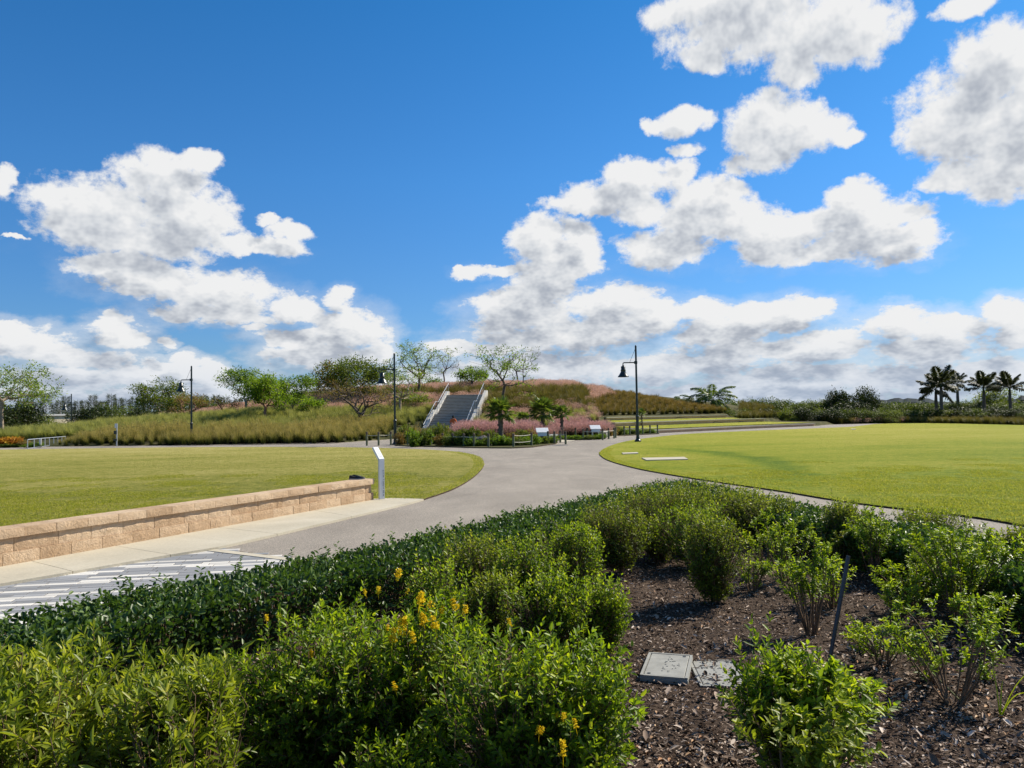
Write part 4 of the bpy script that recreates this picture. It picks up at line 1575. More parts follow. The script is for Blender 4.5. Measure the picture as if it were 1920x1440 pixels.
def stake():
    b = G(1548, 1269)
    t = D(1591, 1048, b.y + 0.05)
    mb = MB().tube([Vector((0, 0, -0.05)), Vector((t.x - b.x, t.y - b.y, t.z))], [0.0125, 0.0125], 10)
    root = mb.build('stake', M['stake'], label='leaning dark pipe stake standing in the mulch', cat='stake')
    root.location = (b.x, b.y, 0.02)
    return root


stake()


def boulder():
    p = D(904, 829, 44.5)
    bm = bmesh.new()
    bmesh.ops.create_icosphere(bm, subdivisions=4, radius=1)
    for v in bm.verts:
        n = v.co.normalized()
        v.co = Vector((n.x * 0.48, n.y * 0.35, max(n.z, -0.3) * 0.36)) * (1 + 0.22 * mnoise.noise(n * 1.7 + Vector((4, 1, 2))) + 0.08 * mnoise.noise(n * 5))
    me = bpy.data.meshes.new('boulder')
    bm.to_mesh(me); bm.free()
    me.materials.append(M['rock'])
    obj('boulder', me, loc=(p.x, p.y, 0.18), label='dark boulder between two posts of the palm bed', cat='rock')


boulder()


# ---------------------------------------------------------------- person on the stairs
def person():
    p = Vector((D(851, 800, 66.3).x, 65.6, 0.0))
    root = empty('person', p, math.radians(6), label='person in an orange top with dark hair at the foot of the stairs', cat='person')
    J = {'pel': (0, 0, .93), 'wst': (0, 0.01, 1.08), 'chs': (0.01, 0.03, 1.30), 'nk': (0.01, 0.05, 1.46), 'hd': (0.01, 0.06, 1.56), 'top': (0.01, 0.07, 1.67),
         'shl': (-.17, .03, 1.39), 'ell': (-.25, -.02, 1.13), 'wrl': (-.22, .14, .95), 'hal': (-.20, .19, .89), 'shr': (.18, .03, 1.39), 'elr': (.28, -.04, 1.14), 'wrr': (.27, .12, .97), 'har': (.26, .17, .91),
         'hpl': (-.09, 0, .88), 'knl': (-.11, .10, .50), 'anl': (-.11, -.02, .09), 'tol': (-.12, .14, .04), 'hpr': (.09, 0, .88), 'knr': (.10, .02, .48), 'anr': (.11, -.16, .10), 'tor': (.12, -.02, .04)}
    names = list(J)
    E = [('pel', 'wst'), ('wst', 'chs'), ('chs', 'nk'), ('nk', 'hd'), ('hd', 'top'), ('chs', 'shl'), ('shl', 'ell'), ('ell', 'wrl'), ('wrl', 'hal'), ('chs', 'shr'), ('shr', 'elr'), ('elr', 'wrr'), ('wrr', 'har'),
         ('pel', 'hpl'), ('hpl', 'knl'), ('knl', 'anl'), ('anl', 'tol'), ('pel', 'hpr'), ('hpr', 'knr'), ('knr', 'anr'), ('anr', 'tor')]
    R = {'pel': .125, 'wst': .115, 'chs': .135, 'nk': .055, 'hd': .085, 'top': .075, 'shl': .06, 'shr': .06, 'ell': .042, 'elr': .042, 'wrl': .028, 'wrr': .028, 'hal': .035, 'har': .035, 'hpl': .085, 'hpr': .085, 'knl': .058, 'knr': .058, 'anl': .038, 'anr': .038, 'tol': .035, 'tor': .035}

    def skin(name, verts, edges, rad, root_v, material, grow=0.0):
        me = bpy.data.meshes.new(name)
        ix = {n: i for i, n in enumerate(verts)}
        me.from_pydata([J[n] for n in verts], [(ix[a], ix[b]) for a, b in edges], [])
        o = bpy.data.objects.new(name, me)
        link(o, root)
        md = o.modifiers.new('s', 'SKIN')
        md.use_smooth_shade = True
        for i, n in enumerate(verts):
            d = me.skin_vertices[0].data[i]
            r = R[n] + grow
            d.radius = (r * (1.15 if n in ('chs', 'wst', 'pel') else 1), r)
            d.use_root = (n == root_v)
        o.modifiers.new('b', 'SUBSURF').levels = 2
        o.modifiers['b'].render_levels = 2
        me.materials.append(material)
        return o
    body = skin('body', names, E, R, 'pel', M['skin'])
    skin('shirt', ['pel', 'wst', 'chs', 'nk', 'shl', 'ell', 'shr', 'elr'], [('pel', 'wst'), ('wst', 'chs'), ('chs', 'nk'), ('chs', 'shl'), ('shl', 'ell'), ('chs', 'shr'), ('shr', 'elr')], R, 'pel', M['orange'], 0.017)
    skin('shorts', ['pel', 'hpl', 'knl', 'hpr', 'knr'], [('pel', 'hpl'), ('hpl', 'knl'), ('pel', 'hpr'), ('hpr', 'knr')], R, 'pel', M['shorts'], 0.02)
    bm = bmesh.new()
    bmesh.ops.create_uvsphere(bm, u_segments=14, v_segments=10, radius=0.112)
    for v in bm.verts:
        v.co = Vector((v.co.x * 0.9 + 0.01, v.co.y * 1.0 + 0.045, v.co.z * 1.05 + 1.625))
    me = bpy.data.meshes.new('hair'); bm.to_mesh(me); bm.free()
    me.materials.append(M['hair'])
    obj('hair', me, root)


person()


# ---------------------------------------------------------------- far building
def building():
    y = 150.0
    a, b = D(56, 790, y), D(158, 790, y)
    w = (b.x - a.x) * 1.7
    root = empty('cream_building', ((a.x + b.x) / 2, y + 5, -1.5), math.radians(56), label='long cream building with a pale flat roof behind the trees at far left', cat='building')
    H = D(100, 779.5, y).z + 1.5
    MB().box((0, 0, H / 2), (w, 10, H)).build('wall', M['cream'], root)
    MB().box((0, 0, H + 0.12), (w + 0.6, 10.6, 0.26)).build('roof', M['roofw'], root)
    MB().box((w * 0.22, -5.3, H * 0.42), (w * 0.18, 0.6, H * 0.84)).build('porch', M['cream'], root)
    for k in range(9):
        x = -w / 2 + (k + 0.7) * w / 9.4
        if abs(x - w * 0.22) < w * .1: continue
        f = MB().box((x, -5.02, H * 0.55), (0.95, 0.06, 1.25)).build('window', M['white'], root)
        MB().box((x, -5.06, H * 0.55), (0.8, 0.03, 1.1)).build('pane', M['window'], f)


building()

# ---------------------------------------------------------------- grasses
def tuft_mesh(name, material, n, h, spread, width, seed, seg=3, up=1.0, droop=0.5, tint=(0, 1), plume=None):
    """a clump of arching blades; the tint rises from the base to the tips; plume adds a haze of fine seed heads"""
    rng = np.random.default_rng(seed)
    az = rng.uniform(0, 2 * np.pi, n)
    base = rng.normal(size=(n, 2)) * spread * 0.16
    out = np.stack([np.cos(az), np.sin(az)], 1)
    lean = rng.uniform(0.1, 1.0, n) ** 0.8
    hh = h * rng.uniform(0.65, 1.08, n)
    s = np.linspace(0, 1, seg + 1)
    side = np.stack([-out[:, 1], out[:, 0]], 1)
    V = np.zeros((n, seg + 1, 2, 3))
    for k, t in enumerate(s):
        r = spread * lean * (t ** 1.6)
        z = hh * (t * up - droop * lean * t ** 2.2 * 0.55)
        wd = width * (1 - 0.85 * t)
        cx = base + out * r[:, None]
        for q, sg in ((0, -1), (1, 1)):
            V[:, k, q, :2] = cx + side * wd * sg
            V[:, k, q, 2] = z
    m = (seg + 1) * 2
    F0 = np.array([(2 * k, 2 * k + 1, 2 * k + 3, 2 * k + 2) for k in range(seg)])
    F = (F0[None] + (np.arange(n) * m)[:, None, None]).reshape(-1, 4)
    bt = rng.uniform(-0.15, 0.15, n)
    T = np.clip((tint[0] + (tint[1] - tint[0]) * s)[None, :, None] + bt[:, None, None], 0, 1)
    T = np.broadcast_to(T, (n, seg + 1, 2)).reshape(-1)
    parts = [(V.reshape(-1, 3), F, T)]
    if plume:
        k, r0, r1, hz_ = plume
        az = rng.uniform(0, 2 * np.pi, k)
        rr = rng.uniform(0.05, 1, k) ** 0.6
        P = np.stack([np.cos(az) * rr * r0, np.sin(az) * rr * r0, h * (hz_ + (1.12 - hz_) * rng.uniform(0, 1, k)) * (1 - 0.25 * rr)], 1)
        Dr = nrmz(np.stack([np.cos(az) * rr * 0.8, np.sin(az) * rr * 0.8, np.full(k, 0.9)], 1) + rng.normal(size=(k, 3)) * 0.35)
        parts.append(leaf_arrays(P, Dr, rand_dirs(rng, k), rng.uniform(0.5, 1, k) * r1, rng.uniform(0.5, 1, k) * r1 * 0.16, rng.uniform(0.62, 1.0, k), LEAF4, 0.1))
    V, F, T = cat_arrays(parts)
    return new_mesh(name, V, F, material, T)


GS = {}
for i in range(3):
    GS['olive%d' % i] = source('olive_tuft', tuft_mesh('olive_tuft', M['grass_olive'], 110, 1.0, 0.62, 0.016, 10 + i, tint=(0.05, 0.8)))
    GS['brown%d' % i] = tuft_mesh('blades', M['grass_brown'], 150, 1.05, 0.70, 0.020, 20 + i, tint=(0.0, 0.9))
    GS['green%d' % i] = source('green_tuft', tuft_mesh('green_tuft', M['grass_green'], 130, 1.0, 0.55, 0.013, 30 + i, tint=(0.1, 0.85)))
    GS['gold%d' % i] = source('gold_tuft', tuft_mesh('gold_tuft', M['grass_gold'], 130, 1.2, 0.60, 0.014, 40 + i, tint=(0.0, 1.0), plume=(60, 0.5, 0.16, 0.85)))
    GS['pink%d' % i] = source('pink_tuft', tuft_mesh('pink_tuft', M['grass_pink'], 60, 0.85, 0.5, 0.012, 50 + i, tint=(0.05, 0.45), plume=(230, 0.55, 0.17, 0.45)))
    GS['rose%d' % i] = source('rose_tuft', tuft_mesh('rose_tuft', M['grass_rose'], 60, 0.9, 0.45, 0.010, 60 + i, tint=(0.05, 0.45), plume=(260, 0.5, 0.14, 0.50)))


def src(k): return [GS[k + str(i)] for i in range(3)]


def grass_zones():
    rng = np.random.default_rng(7)
    step = 0.62
    xs, ys = np.meshgrid(np.arange(-52, 34, step), np.arange(50.5, 122, step))
    X = xs.ravel() + rng.uniform(-.28, .28, xs.size)
    Y = ys.ravel() + rng.uniform(-.28, .28, ys.size)
    dx = X - CX
    dx = np.where(dx < 0, dx * 0.66, dx * 0.93)
    r = np.hypot(dx, Y - CY)
    Z = H_at(X, Y)
    df, sf = poly_dist(FOOT, X, Y)
    s = df * sf
    ss, tt, L = stair_frame(X, Y)
    clear = ~((np.abs(tt) < ST_W / 2 + 0.35) & (ss > -4) & (ss < L + 0.6))
    dt, st_ = poly_dist(TT, X, Y)
    q = dt * st_
    right = (X > 7.6)
    nz = np.array([mnoise.noise(Vector((x * 0.22, y * 0.22, 3.1))) for x, y in zip(X, Y)])
    nz2 = np.array([mnoise.noise(Vector((x * 0.5, y * 0.5, 8.1))) for x, y in zip(X, Y)])
    rr = r + nz * 3.0
    u = rng.random(len(X))
    # near limit of the top and a drop of everything behind the crest
    base = clear & (Y < 108)
    lab = {}
    top = base & (rr < np.where(X > 6, np.maximum(17.5 - (X - 6) * 1.1, 7), 17.5))
    rightbrown = base & right & (q > 11.7) & ~top & (r < 40)
    left = base & ~right
    # left flank in bands
    pinkband = left & ~top & (rr > 22.5) & (rr < 29.5) & ~((X > -3) & ((nz2 > -0.05) | (u < .35)))
    pinkband &= ~((X > 3.0) & (rr < 26))
    greenin = left & ~top & ~pinkband & (rr > 22.5) & (rr < 29.5)
    oliveband = left & ~top & (rr <= 22.5)
    greenband = left & (rr >= 29.5) & (s > 5.5)
    gold = left & (s > 0.02) & (s <= 5.8) & (X < -9.6)
    greenband &= ~gold
    bedpink = left & (X > -5.4) & (X < 7.6) & (s < 3)
    parts = {
        'pink': (top | pinkband, 1.0, 'pink_grass', 'pink feathery grass over the crest and shoulder of the mound'),
        'olive': ((oliveband & (u < 0.8)) | greenin, 1.2, 'grass', 'olive green bunch grass below the crest beside the stairs'),
        'green': (greenband & (X < -7.5) & (u < 0.9), 1.0, 'grass', 'pale green tall grass on the lower left of the mound'),
        'gold': (gold, 1.0, 'grass', 'golden tipped grass hedge along the far edge of the left lawn'),
    }
    for k, (m, sc, nm, lb) in parts.items():
        P = np.stack([X[m], Y[m], Z[m] - 0.03], 1)
        n = m.sum()
        scl = sc * rng.uniform(0.75, 1.15, n) * (1 + 0.25 * nz2[m])
        if k == 'gold':
            scl *= np.clip(0.70 + 0.08 * s[m], 0.7, 1.1)
            scl *= np.clip((D(125, 800, 57).x - 2 - X[m]) / -4 , 0.5, 1)
            keep = X[m] > D(122, 800, 57).x
            P, scl = P[keep], scl[keep]
            n = len(P)
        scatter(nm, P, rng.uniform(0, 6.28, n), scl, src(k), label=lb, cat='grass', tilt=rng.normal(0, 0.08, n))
    # denser front row for the golden hedge face
    # mixed low tufts on the foot slope between the stairs and the terraces
    m = left & (X > -3.6) & (rr >= 29.5) & (s > 4.5) & (u < 0.75)
    idx = rng.integers(0, 6, m.sum())
    P = np.stack([X[m], Y[m], Z[m] - 0.03], 1)
    scatter('grass', P, rng.uniform(0, 6.28, len(P)), rng.uniform(0.55, 1.0, len(P)), src('green') + src('pink'), idx=np.where(nz2[m] + rng.normal(0, .15, len(P)) > 0.0, idx % 3, 3 + idx % 3), label='mixed green and dusty pink grass between stairs and terraces', cat='grass')
    # brown clumps: rows of individual plants on the right slope
    pts = []
    row = 0
    for qd in np.arange(12.0, 44, 1.12):
        ln = offset_line(T3 + [(T3[-1][0] + 4, T3[-1][1] + 5.5)], qd)
        Pn = catmull([Vector((a[0], a[1], 0)) for a in [(0.5, ln[0][1] - 2.2)] + ln], 2)
        d = 0.0
        acc = rng.uniform(0, 1)
        for i in range(len(Pn) - 1):
            seg = Pn[i + 1] - Pn[i]
            Ls = seg.length
            while acc < Ls:
                p = Pn[i] + seg * (acc / Ls)
                pts.append((p.x, p.y, qd))
                acc += 1.12 if row < 3 else 1.32
            acc -= Ls
        row += 1
    A = np.array(pts)
    A = A[(A[:, 0] > np.maximum(2.6, 7.9 - (A[:, 2] - 12) * .75)) & (A[:, 1] < 104)]
    A[:, 0] += rng.normal(0, 0.10, len(A))
    A[:, 1] += rng.normal(0, 0.10, len(A))
    dx = (A[:, 0] - CX) * 0.93
    r = np.hypot(dx, A[:, 1] - CY)
    A = A[(r > np.maximum(16.5 - (A[:, 0] - 6) * 1.1, 6)) & (A[:, 1] < 103)]
    pxs = []
    for a in A:
        v = Vector((a[0], a[1], 2)) - CP
        pxs.append(960 + FPX * v.dot(_R) / v.dot(_F))
    A = A[np.array(pxs) < 1388]
    order = np.argsort(A[:, 2] + rng.uniform(0, 0.01, len(A)))
    A = A[order]
    zz = H_at(A[:, 0], A[:, 1])
    for i, (a, z) in enumerate(zip(A[:290], zz[:290])):
        o = obj('grass_clump', GS['brown%d' % (i % 3)], loc=(a[0], a[1], z - 0.02), label='brown tipped grass clump in the rows above the highest terrace wall', cat='grass clump', group='rows of brown grass clumps on the right slope of the mound')
        o.rotation_euler = (0, 0, rng.uniform(0, 6.28))
        sc = rng.uniform(0.80, 1.08)
        o.scale = (sc, sc, sc * rng.uniform(0.85, 1.05))
    B, zb = A[290:], zz[290:]
    bs = [source('brown_tuft', GS['brown%d' % i]) for i in range(3)]
    scatter('grass_clumps', np.c_[B[:, 0], B[:, 1], zb - 0.02], rng.uniform(0, 6.28, len(B)), rng.uniform(0.8, 1.1, len(B)), bs, label='brown tipped grass clumps higher on the right slope', cat='grass')
    m = right & base & (q > 6.5) & (u < .8)
    pp = np.array([960 + FPX * (Vector((x, y, 2)) - CP).dot(_R) / (Vector((x, y, 2)) - CP).dot(_F) for x, y in zip(X[m], Y[m])])
    k = (pp > 1386)
    P = np.stack([X[m][k], Y[m][k], Z[m][k] - .02], 1)
    if len(P): scatter('grass', P, rng.uniform(0, 6.28, len(P)), rng.uniform(.7, 1.1, len(P)), src('olive'), label='rough green grass at the right tip of the mound', cat='grass')
    # rose coloured muhly grass in the beds at the foot of the stairs
    P = []
    for (x0, x1, d0, d1, n, sc) in ((858, 1002, 49.5, 54.5, 200, 1.35), (1040, 1138, 55.5, 60, 150, 1.15), (985, 1045, 51, 56, 40, 0.95)):
        for k in range(n):
            d = rng.uniform(d0, d1)
            x = D(rng.uniform(x0, x1), 800, d).x
            P.append((x, d, max(0, hz(x, d)), sc * rng.uniform(.75, 1.1)))
    P = np.array(P)
    scatter('pink_grass', P[:, :3], rng.uniform(0, 6.28, len(P)), P[:, 3], src('rose'), label='rose pink muhly grass in the bed around the fan palms', cat='grass')
    # far verge behind the right lawn
    P, pk = [], []
    for (x0, x1, d0, d1, n, w) in ((1540, 1700, 92, 97, 150, 1), (1700, 1930, 84, 92, 200, 0), (1385, 1440, 90, 96, 60, 0)):
        for k in range(n):
            px = rng.uniform(x0, x1)
            d = rng.uniform(d0, d1)
            if px > 1700: d = 91 - (px - 1700) / 220 * 20 + rng.uniform(0, 5)
            x = D(px, 790, d).x
            P.append((x, d, max(-0.05, hz(x, d))))
            pk.append(int(rng.integers(0, 3)) + (3 if w and rng.random() < 0.6 and px > 1600 else 0))
    P = np.array(P)
    scatter('grass', P, rng.uniform(0, 6.28, len(P)), rng.uniform(0.55, 1.0, len(P)), src('olive') + src('pink'), idx=pk, label='rough grass verge along the far edge of the right lawn', cat='grass')


grass_zones()


def lawn_blades():
    """short turf in front, where single blades can be seen"""
    rng = np.random.default_rng(3)
    tiles = []
    for k in range(4):
        n = 650
        P = np.c_[rng.uniform(-.5, .5, (n, 2)), np.zeros(n)]
        az = rng.uniform(0, 6.28, n)
        Dr = np.c_[np.cos(az) * .7, np.sin(az) * .7, rng.uniform(0.5, 1.4, n)]
        Nm = np.c_[-np.sin(az) * .2, np.cos(az) * .2, np.ones(n)] + rng.normal(size=(n, 3)) * .2
        V, F, T = leaf_arrays(P, Dr, Nm, rng.uniform(0.022, 0.042, n), rng.uniform(0.006, 0.010, n), np.clip(rng.normal(0.5, 0.25, n), 0, 1), LEAF4, 0.1, 0.15)
        tiles.append(source('turf_tile', new_mesh('turf_tile', V, F, M['lawn_blade'], T)))
    for poly, y1, lb in ((left_lawn, 25, 'short turf of the left lawn near the block wall'), (right_lawn, 25, 'short turf of the right lawn near the hedge')):
        xs, ys = np.meshgrid(np.arange(-26, 30, 0.62), np.arange(6, y1, 0.62))
        X, Y = xs.ravel() + rng.uniform(-.15, .15, xs.size), ys.ravel() + rng.uniform(-.15, .15, ys.size)
        ok = inside(poly, X, Y) & (np.abs(X) < Y * 0.75 + 1)
        d, _ = poly_dist(poly, X, Y, closed=True)
        ok &= d > 0.42
        if poly is left_lawn:
            dw, _ = poly_dist([X2(WALL_A2), X2(WALL_B)], X, Y)
            ok &= dw > 0.85
        ok &= rng.random(len(X)) < np.clip((y1 - Y) / 13, 0, 1)
        X, Y = X[ok], Y[ok]
        n = len(X)
        scatter('lawn_grass', np.c_[X, Y, np.full(n, 0.028)], rng.integers(0, 4, n) * math.pi / 2 + rng.uniform(-.3, .3, n), rng.uniform(0.85, 1.1, n), tiles, label=lb, cat='grass')
        # ragged fringe that follows the cut edge
        E = np.array(poly)
        segs = []
        for i in range(len(E)):
            a, b = E[i], E[(i + 1) % len(E)]
            L = np.hypot(*(b - a))
            if L > 8 or min(a[1], b[1]) > 36: continue
            m = int(L * 170)
            t = rng.random(m)[:, None]
            segs.append(a + (b - a) * t)
        S = np.concatenate(segs)
        c = E.mean(0)
        nrm = nrmz(c - S)
        S = S + nrm * rng.uniform(-0.02, 0.45, (len(S), 1))
        S = S[(np.abs(S[:, 0]) < S[:, 1] * .75 + 1) & (S[:, 1] > 6)]
        if len(S):
            n = len(S)
            az = rng.uniform(0, 6.28, n)
            Dr = np.c_[np.cos(az) * .8, np.sin(az) * .8, rng.uniform(0.5, 1.3, n)]
            V, F, T = leaf_arrays(np.c_[S, np.full(n, .025)], Dr, rand_dirs(rng, n), rng.uniform(0.03, 0.06, n), rng.uniform(0.006, 0.011, n), np.clip(rng.normal(.45, .25, n), 0, 1), LEAF4, .1)
            obj('lawn_grass', new_mesh('lawn_fringe', V, F, M['lawn_blade'], T), kind='stuff', label=lb.replace('short turf', 'ragged fringe'), cat='grass')


lawn_blades()


# ---------------------------------------------------------------- trees
def grow_tree(seed, H, W, fork=0.3, n=150, rad=0.12, flat=0.0, lobes=6, trunks=1, hollow=0.35, low=0.0, asym=0.0, wig=0.16):
    """a trunk and limbs that reach out to points spread through an uneven crown, each joined to its nearest limb"""
    rng = random.Random(seed)
    zc, hz_ = fork * H + (1 - fork) * H * 0.5, (1 - fork) * H * 0.5
    LB = []
    for k in range(lobes):
        az = k * 6.283 / lobes + rng.uniform(-.4, .4)
        rr = rng.uniform(.30, .62)
        zz = rng.uniform(-.45, .55)
        LB.append((math.cos(az) * rr, math.sin(az) * rr, zz, rng.uniform(.34, .52)))
    LB.append((rng.uniform(-.15, .15), 0, .35, .55))
    T = []
    guard = 0
    while len(T) < n and guard < n * 60:
        guard += 1
        b = rng.choice(LB)
        v = Vector((rng.gauss(0, 1), rng.gauss(0, 1), rng.gauss(0, 1))).normalized() * (rng.random() ** .4)
        q = Vector((b[0], b[1], b[2])) + v * b[3]
        if q.length < hollow or q.length > 1.05: continue
        # umbrella shape: lift the outer parts
        z = q.z
        if flat: z = z * (1 - flat) + flat * (0.55 - 0.5 * (q.x ** 2 + q.y ** 2))
        T.append(Vector((q.x * (1 + asym * q.x), q.y, max(z, -1 + low))))
    ex = sorted(abs(q.x) for q in T)[int(len(T) * .96)]
    ey = sorted(abs(q.y) for q in T)[int(len(T) * .96)]
    zmx = max(q.z for q in T)
    zmn = min(q.z for q in T)
    T = [Vector((q.x / ex * W / 2, q.y / ey * W / 2, fork * H * .92 + (q.z - zmn) / (zmx - zmn) * H * (1 - fork * .92))) for q in T]
    base = Vector((0, 0, 0))
    P, par = [base], [-1]
    for t in range(trunks):
        a = t * 6.283 / trunks + seed
        d = (0.0 if trunks == 1 else .10 * H)
        prev = 0
        for k in range(1, 4):
            f = k / 3
            P.append(Vector((math.cos(a) * d * f + rng.gauss(0, .012 * H), math.sin(a) * d * f + rng.gauss(0, .012 * H), fork * H * f)))
            par.append(prev)
            prev = len(P) - 1
    first = 3
    root = Vector((0, 0, fork * H))
    T.sort(key=lambda q: (q - root).length)
    for t in T:
        best, bi = 1e9, 0
        for i in range(first if trunks == 1 else 3, len(P)):
            dlt = t - P[i]
            c = dlt.length + 0.55 * (P[i] - root).length + (max(0, -dlt.z) * 1.3)
            if c < best: best, bi = c, i
        a = P[bi]
        mid = a.lerp(t, .5) + Vector((rng.gauss(0, 1), rng.gauss(0, 1), rng.gauss(0, .7) - .25)) * (t - a).length * wig
        P.append(mid); par.append(bi)
        P.append(t); par.append(len(P) - 2)
    cnt = [1.0] * len(P)
    for i in range(len(P) - 1, 0, -1):
        cnt[par[i]] += cnt[i]
    mx = cnt[0]
    rads = [max(rad * (c / mx) ** .5, 0.009) for c in cnt]
    mb = MB()
    for i in range(1, len(P)):
        a, b = par[i], i
        k = 7 if rads[b] > .05 else (5 if rads[b] > .02 else 3)
        mb.tube([P[a], P[b]], [min(rads[a], rads[b] * 1.5), rads[b]], k, cap=False)
    return mb, [(t, None) for t in T]


def crown_mesh(name, tips, material, per, size, cl, seed, droop=0.0, tint=(0.2, 0.9), tm=LEAF6, skip=0.0, asp=0.42):
    rng = np.random.default_rng(seed)
    P = np.array([t[0] for t in tips])
    if skip:
        P = P[rng.random(len(P)) > skip]
    n = len(P) * per
    c = np.repeat(P, per, 0) + rng.normal(size=(n, 3)) * cl * np.array([1, 1, 0.6])
    o = c - np.repeat(P, per, 0)
    Dr = nrmz(o + rng.normal(size=(n, 3)) * 0.12 + np.array([0, 0, 0.04 - droop]))
    Nm = nrmz(np.array([0, 0, 1.0]) + rng.normal(size=(n, 3)) * 0.55)
    ct = np.repeat(rng.uniform(tint[0], tint[1], len(P)), per)
    V, F, T = leaf_arrays(c, Dr, Nm, size * rng.uniform(.6, 1.2, n), size * asp * rng.uniform(.7, 1.2, n), np.clip(ct + rng.normal(0, .15, n), 0, 1), tm, 0.15)
    return new_mesh(name, V, F, material, T)


def tree(name, px, d, base_z, top_py, wpx, lab, seed, leaf='leaf_tree', bark='bark', fork=0.3, n=150, per=16, size=0.2, cl=0.28, group=None, skip=0.0, rad=0.12, tint=(.2, .9), extra=None, **kw):
    p = D(px, 780, d)
    z0 = base_z if base_z is not None else hz(p.x, d) - 0.05
    H = D(px, top_py, d).z - z0
    W = wpx / FPX * d
    mb, tips = grow_tree(seed, H * 0.97, W * 0.97, fork, n, rad, **kw)
    root = empty(name, (p.x, d, z0), label=lab, cat='tree', group=group)
    mb.build('trunk', M[bark], root, smooth=True)
    obj('crown', crown_mesh('crown', tips, M[leaf], per, size, cl, seed, tint=tint, skip=skip), root)
    if extra:
        lf, pr, fx, fz, sd = extra
        sel = [t for t in tips if t[0].x / (W / 2) < fx and t[0].z < fz * H]
        if sel: obj('leaf_patch', crown_mesh('leaf_patch', sel, M[lf], pr, size, cl * .8, sd), root)
    return root


TG = 'young trees along the left side of the mound'
TA = 'airy trees on top of the mound'
tree('shade_tree', 5, 66, 0.0, 681, 162, 'flat crowned feathery tree at the left edge of the picture', 101, 'leaf_tree_pale', 'bark_pale', 0.55, 190, 30, 0.21, 0.24, flat=.3, rad=0.16, lobes=8)
tree('shade_tree', 313, 78, None, 708, 92, 'dull green round tree with a pale trunk left of the second lamp', 102, 'leaf_tree_dark', 'bark_pale', 0.30, 190, 34, 0.22, 0.24, TG, tint=(.6, 1.0))
tree('gumbo_tree', 355, 72, None, 737, 70, 'small reddish tree with sparse yellowish leaves right behind the second lamp', 103, 'leaf_rust', 'bark_red', 0.25, 150, 10, 0.15, 0.16, TG, tint=(.4, 1))
tree('gumbo_tree', 424, 78, None, 744, 48, 'small half bare tree between the second lamp and the bright green trees', 104, 'leaf_rust', 'bark_red', 0.25, 110, 8, 0.14, 0.16, TG)
tree('shade_tree', 395, 92, None, 748, 52, 'low dark tree behind the small reddish tree', 124, 'leaf_tree_dark', 'bark', 0.2, 110, 24, 0.24, 0.3, TG)
tree('shade_tree', 461, 80, None, 690, 86, 'tall green tree with a bristly top, first of the bright group', 105, 'leaf_tree', 'bark_pale', 0.32, 190, 26, 0.22, 0.22, TG, lobes=8)
tree('shade_tree', 498, 68, None, 704, 78, 'bright green dense tree with a reddish trunk in the middle of the group', 106, 'leaf_tree', 'bark_red', 0.32, 170, 34, 0.21, 0.22, TG, tint=(.5, 1))
tree('shade_tree', 549, 74, None, 706, 80, 'green tree with a pale trunk, rightmost of the bright group', 107, 'leaf_tree', 'bark_pale', 0.30, 150, 30, 0.22, 0.22, TG, tint=(.3, .9))
tree('shrub_tree', 583, 72, None, 750, 52, 'low round leafy bush tree beside the bright group', 108, 'leaf_tree', 'bark', 0.06, 110, 24, 0.19, 0.2, TG, tint=(.5, 1))
tree('shade_tree', 655, 84, None, 668, 146, 'large dark green tree behind the bare brown tree', 109, 'leaf_tree_dark', 'bark', 0.18, 320, 34, 0.25, 0.30, TG, tint=(.45, 1), lobes=9, extra=('leaf_rust', 14, -.15, .8, 3))
tree('gumbo_tree', 674, 66, None, 706, 148, 'wide umbrella shaped tree with thin brown leaves and visible branches', 110, 'leaf_rust', 'bark', 0.24, 300, 7, 0.13, 0.16, TG, skip=0.1, flat=0.25, rad=0.17, lobes=9, low=.25)
tree('shade_tree', 750, 72, None, 684, 100, 'thin tree with loose green leaves directly behind the lamp by the posts', 111, 'leaf_tree_pale', 'bark_pale', 0.36, 130, 15, 0.19, 0.22, TG, skip=.25)
tree('shade_tree', 786, 84, None, 633, 120, 'tall airy tree on the slope left of the stairs, tallest against the clouds', 112, 'leaf_tree_pale', 'bark', 0.34, 130, 20, 0.21, 0.20, TA, skip=.28, rad=0.15)
tree('shade_tree', 834, 96, None, 656, 60, 'slender nearly bare tree on the crest above the stairs', 113, 'leaf_tree_dark', 'bark', 0.45, 60, 8, 0.17, 0.2, TA, skip=.5, rad=0.09)
tree('shade_tree', 946, 72, None, 643, 122, 'airy tree right of the stairs with a dense low branch on its left', 114, 'leaf_tree', 'bark', 0.42, 130, 20, 0.20, 0.18, TA, skip=.28, rad=0.13, extra=('leaf_tree', 26, -0.2, .66, 5), tint=(.3, .9))
tree('shade_tree', 970, 95, None, 650, 84, 'slender tree with one branch reaching right on the crest', 115, 'leaf_tree_dark', 'bark', 0.42, 60, 10, 0.18, 0.2, TA, skip=.45, rad=0.09, asym=.3)
tree('shrub_tree', 812, 97, None, 703, 36, 'small leafy bush on the crest above the stairs', 116, 'leaf_tree', 'bark', 0.05, 70, 18, 0.2, 0.22)
tree('shrub_tree', 886, 88, None, 690, 56, 'dense leafy green crown above the head of the stairs, right side', 117, 'leaf_tree', 'bark', 0.42, 110, 20, 0.22, 0.2, tint=(.2, .8))
for k, (px, d, tp, w, sd, lb) in enumerate([(778, 76, 740, 70, 201, 'broad olive bush on the slope just left of the stairs'), (1004, 78, 740, 66, 202, 'broad olive bush on the slope just right of the stairs')]):
    tree('shrub_tree', px, d, None, tp, w, lb, sd, 'leaf_mangrove', 'bark', 0.04, 130, 26, 0.2, 0.24, tint=(.5, 1))


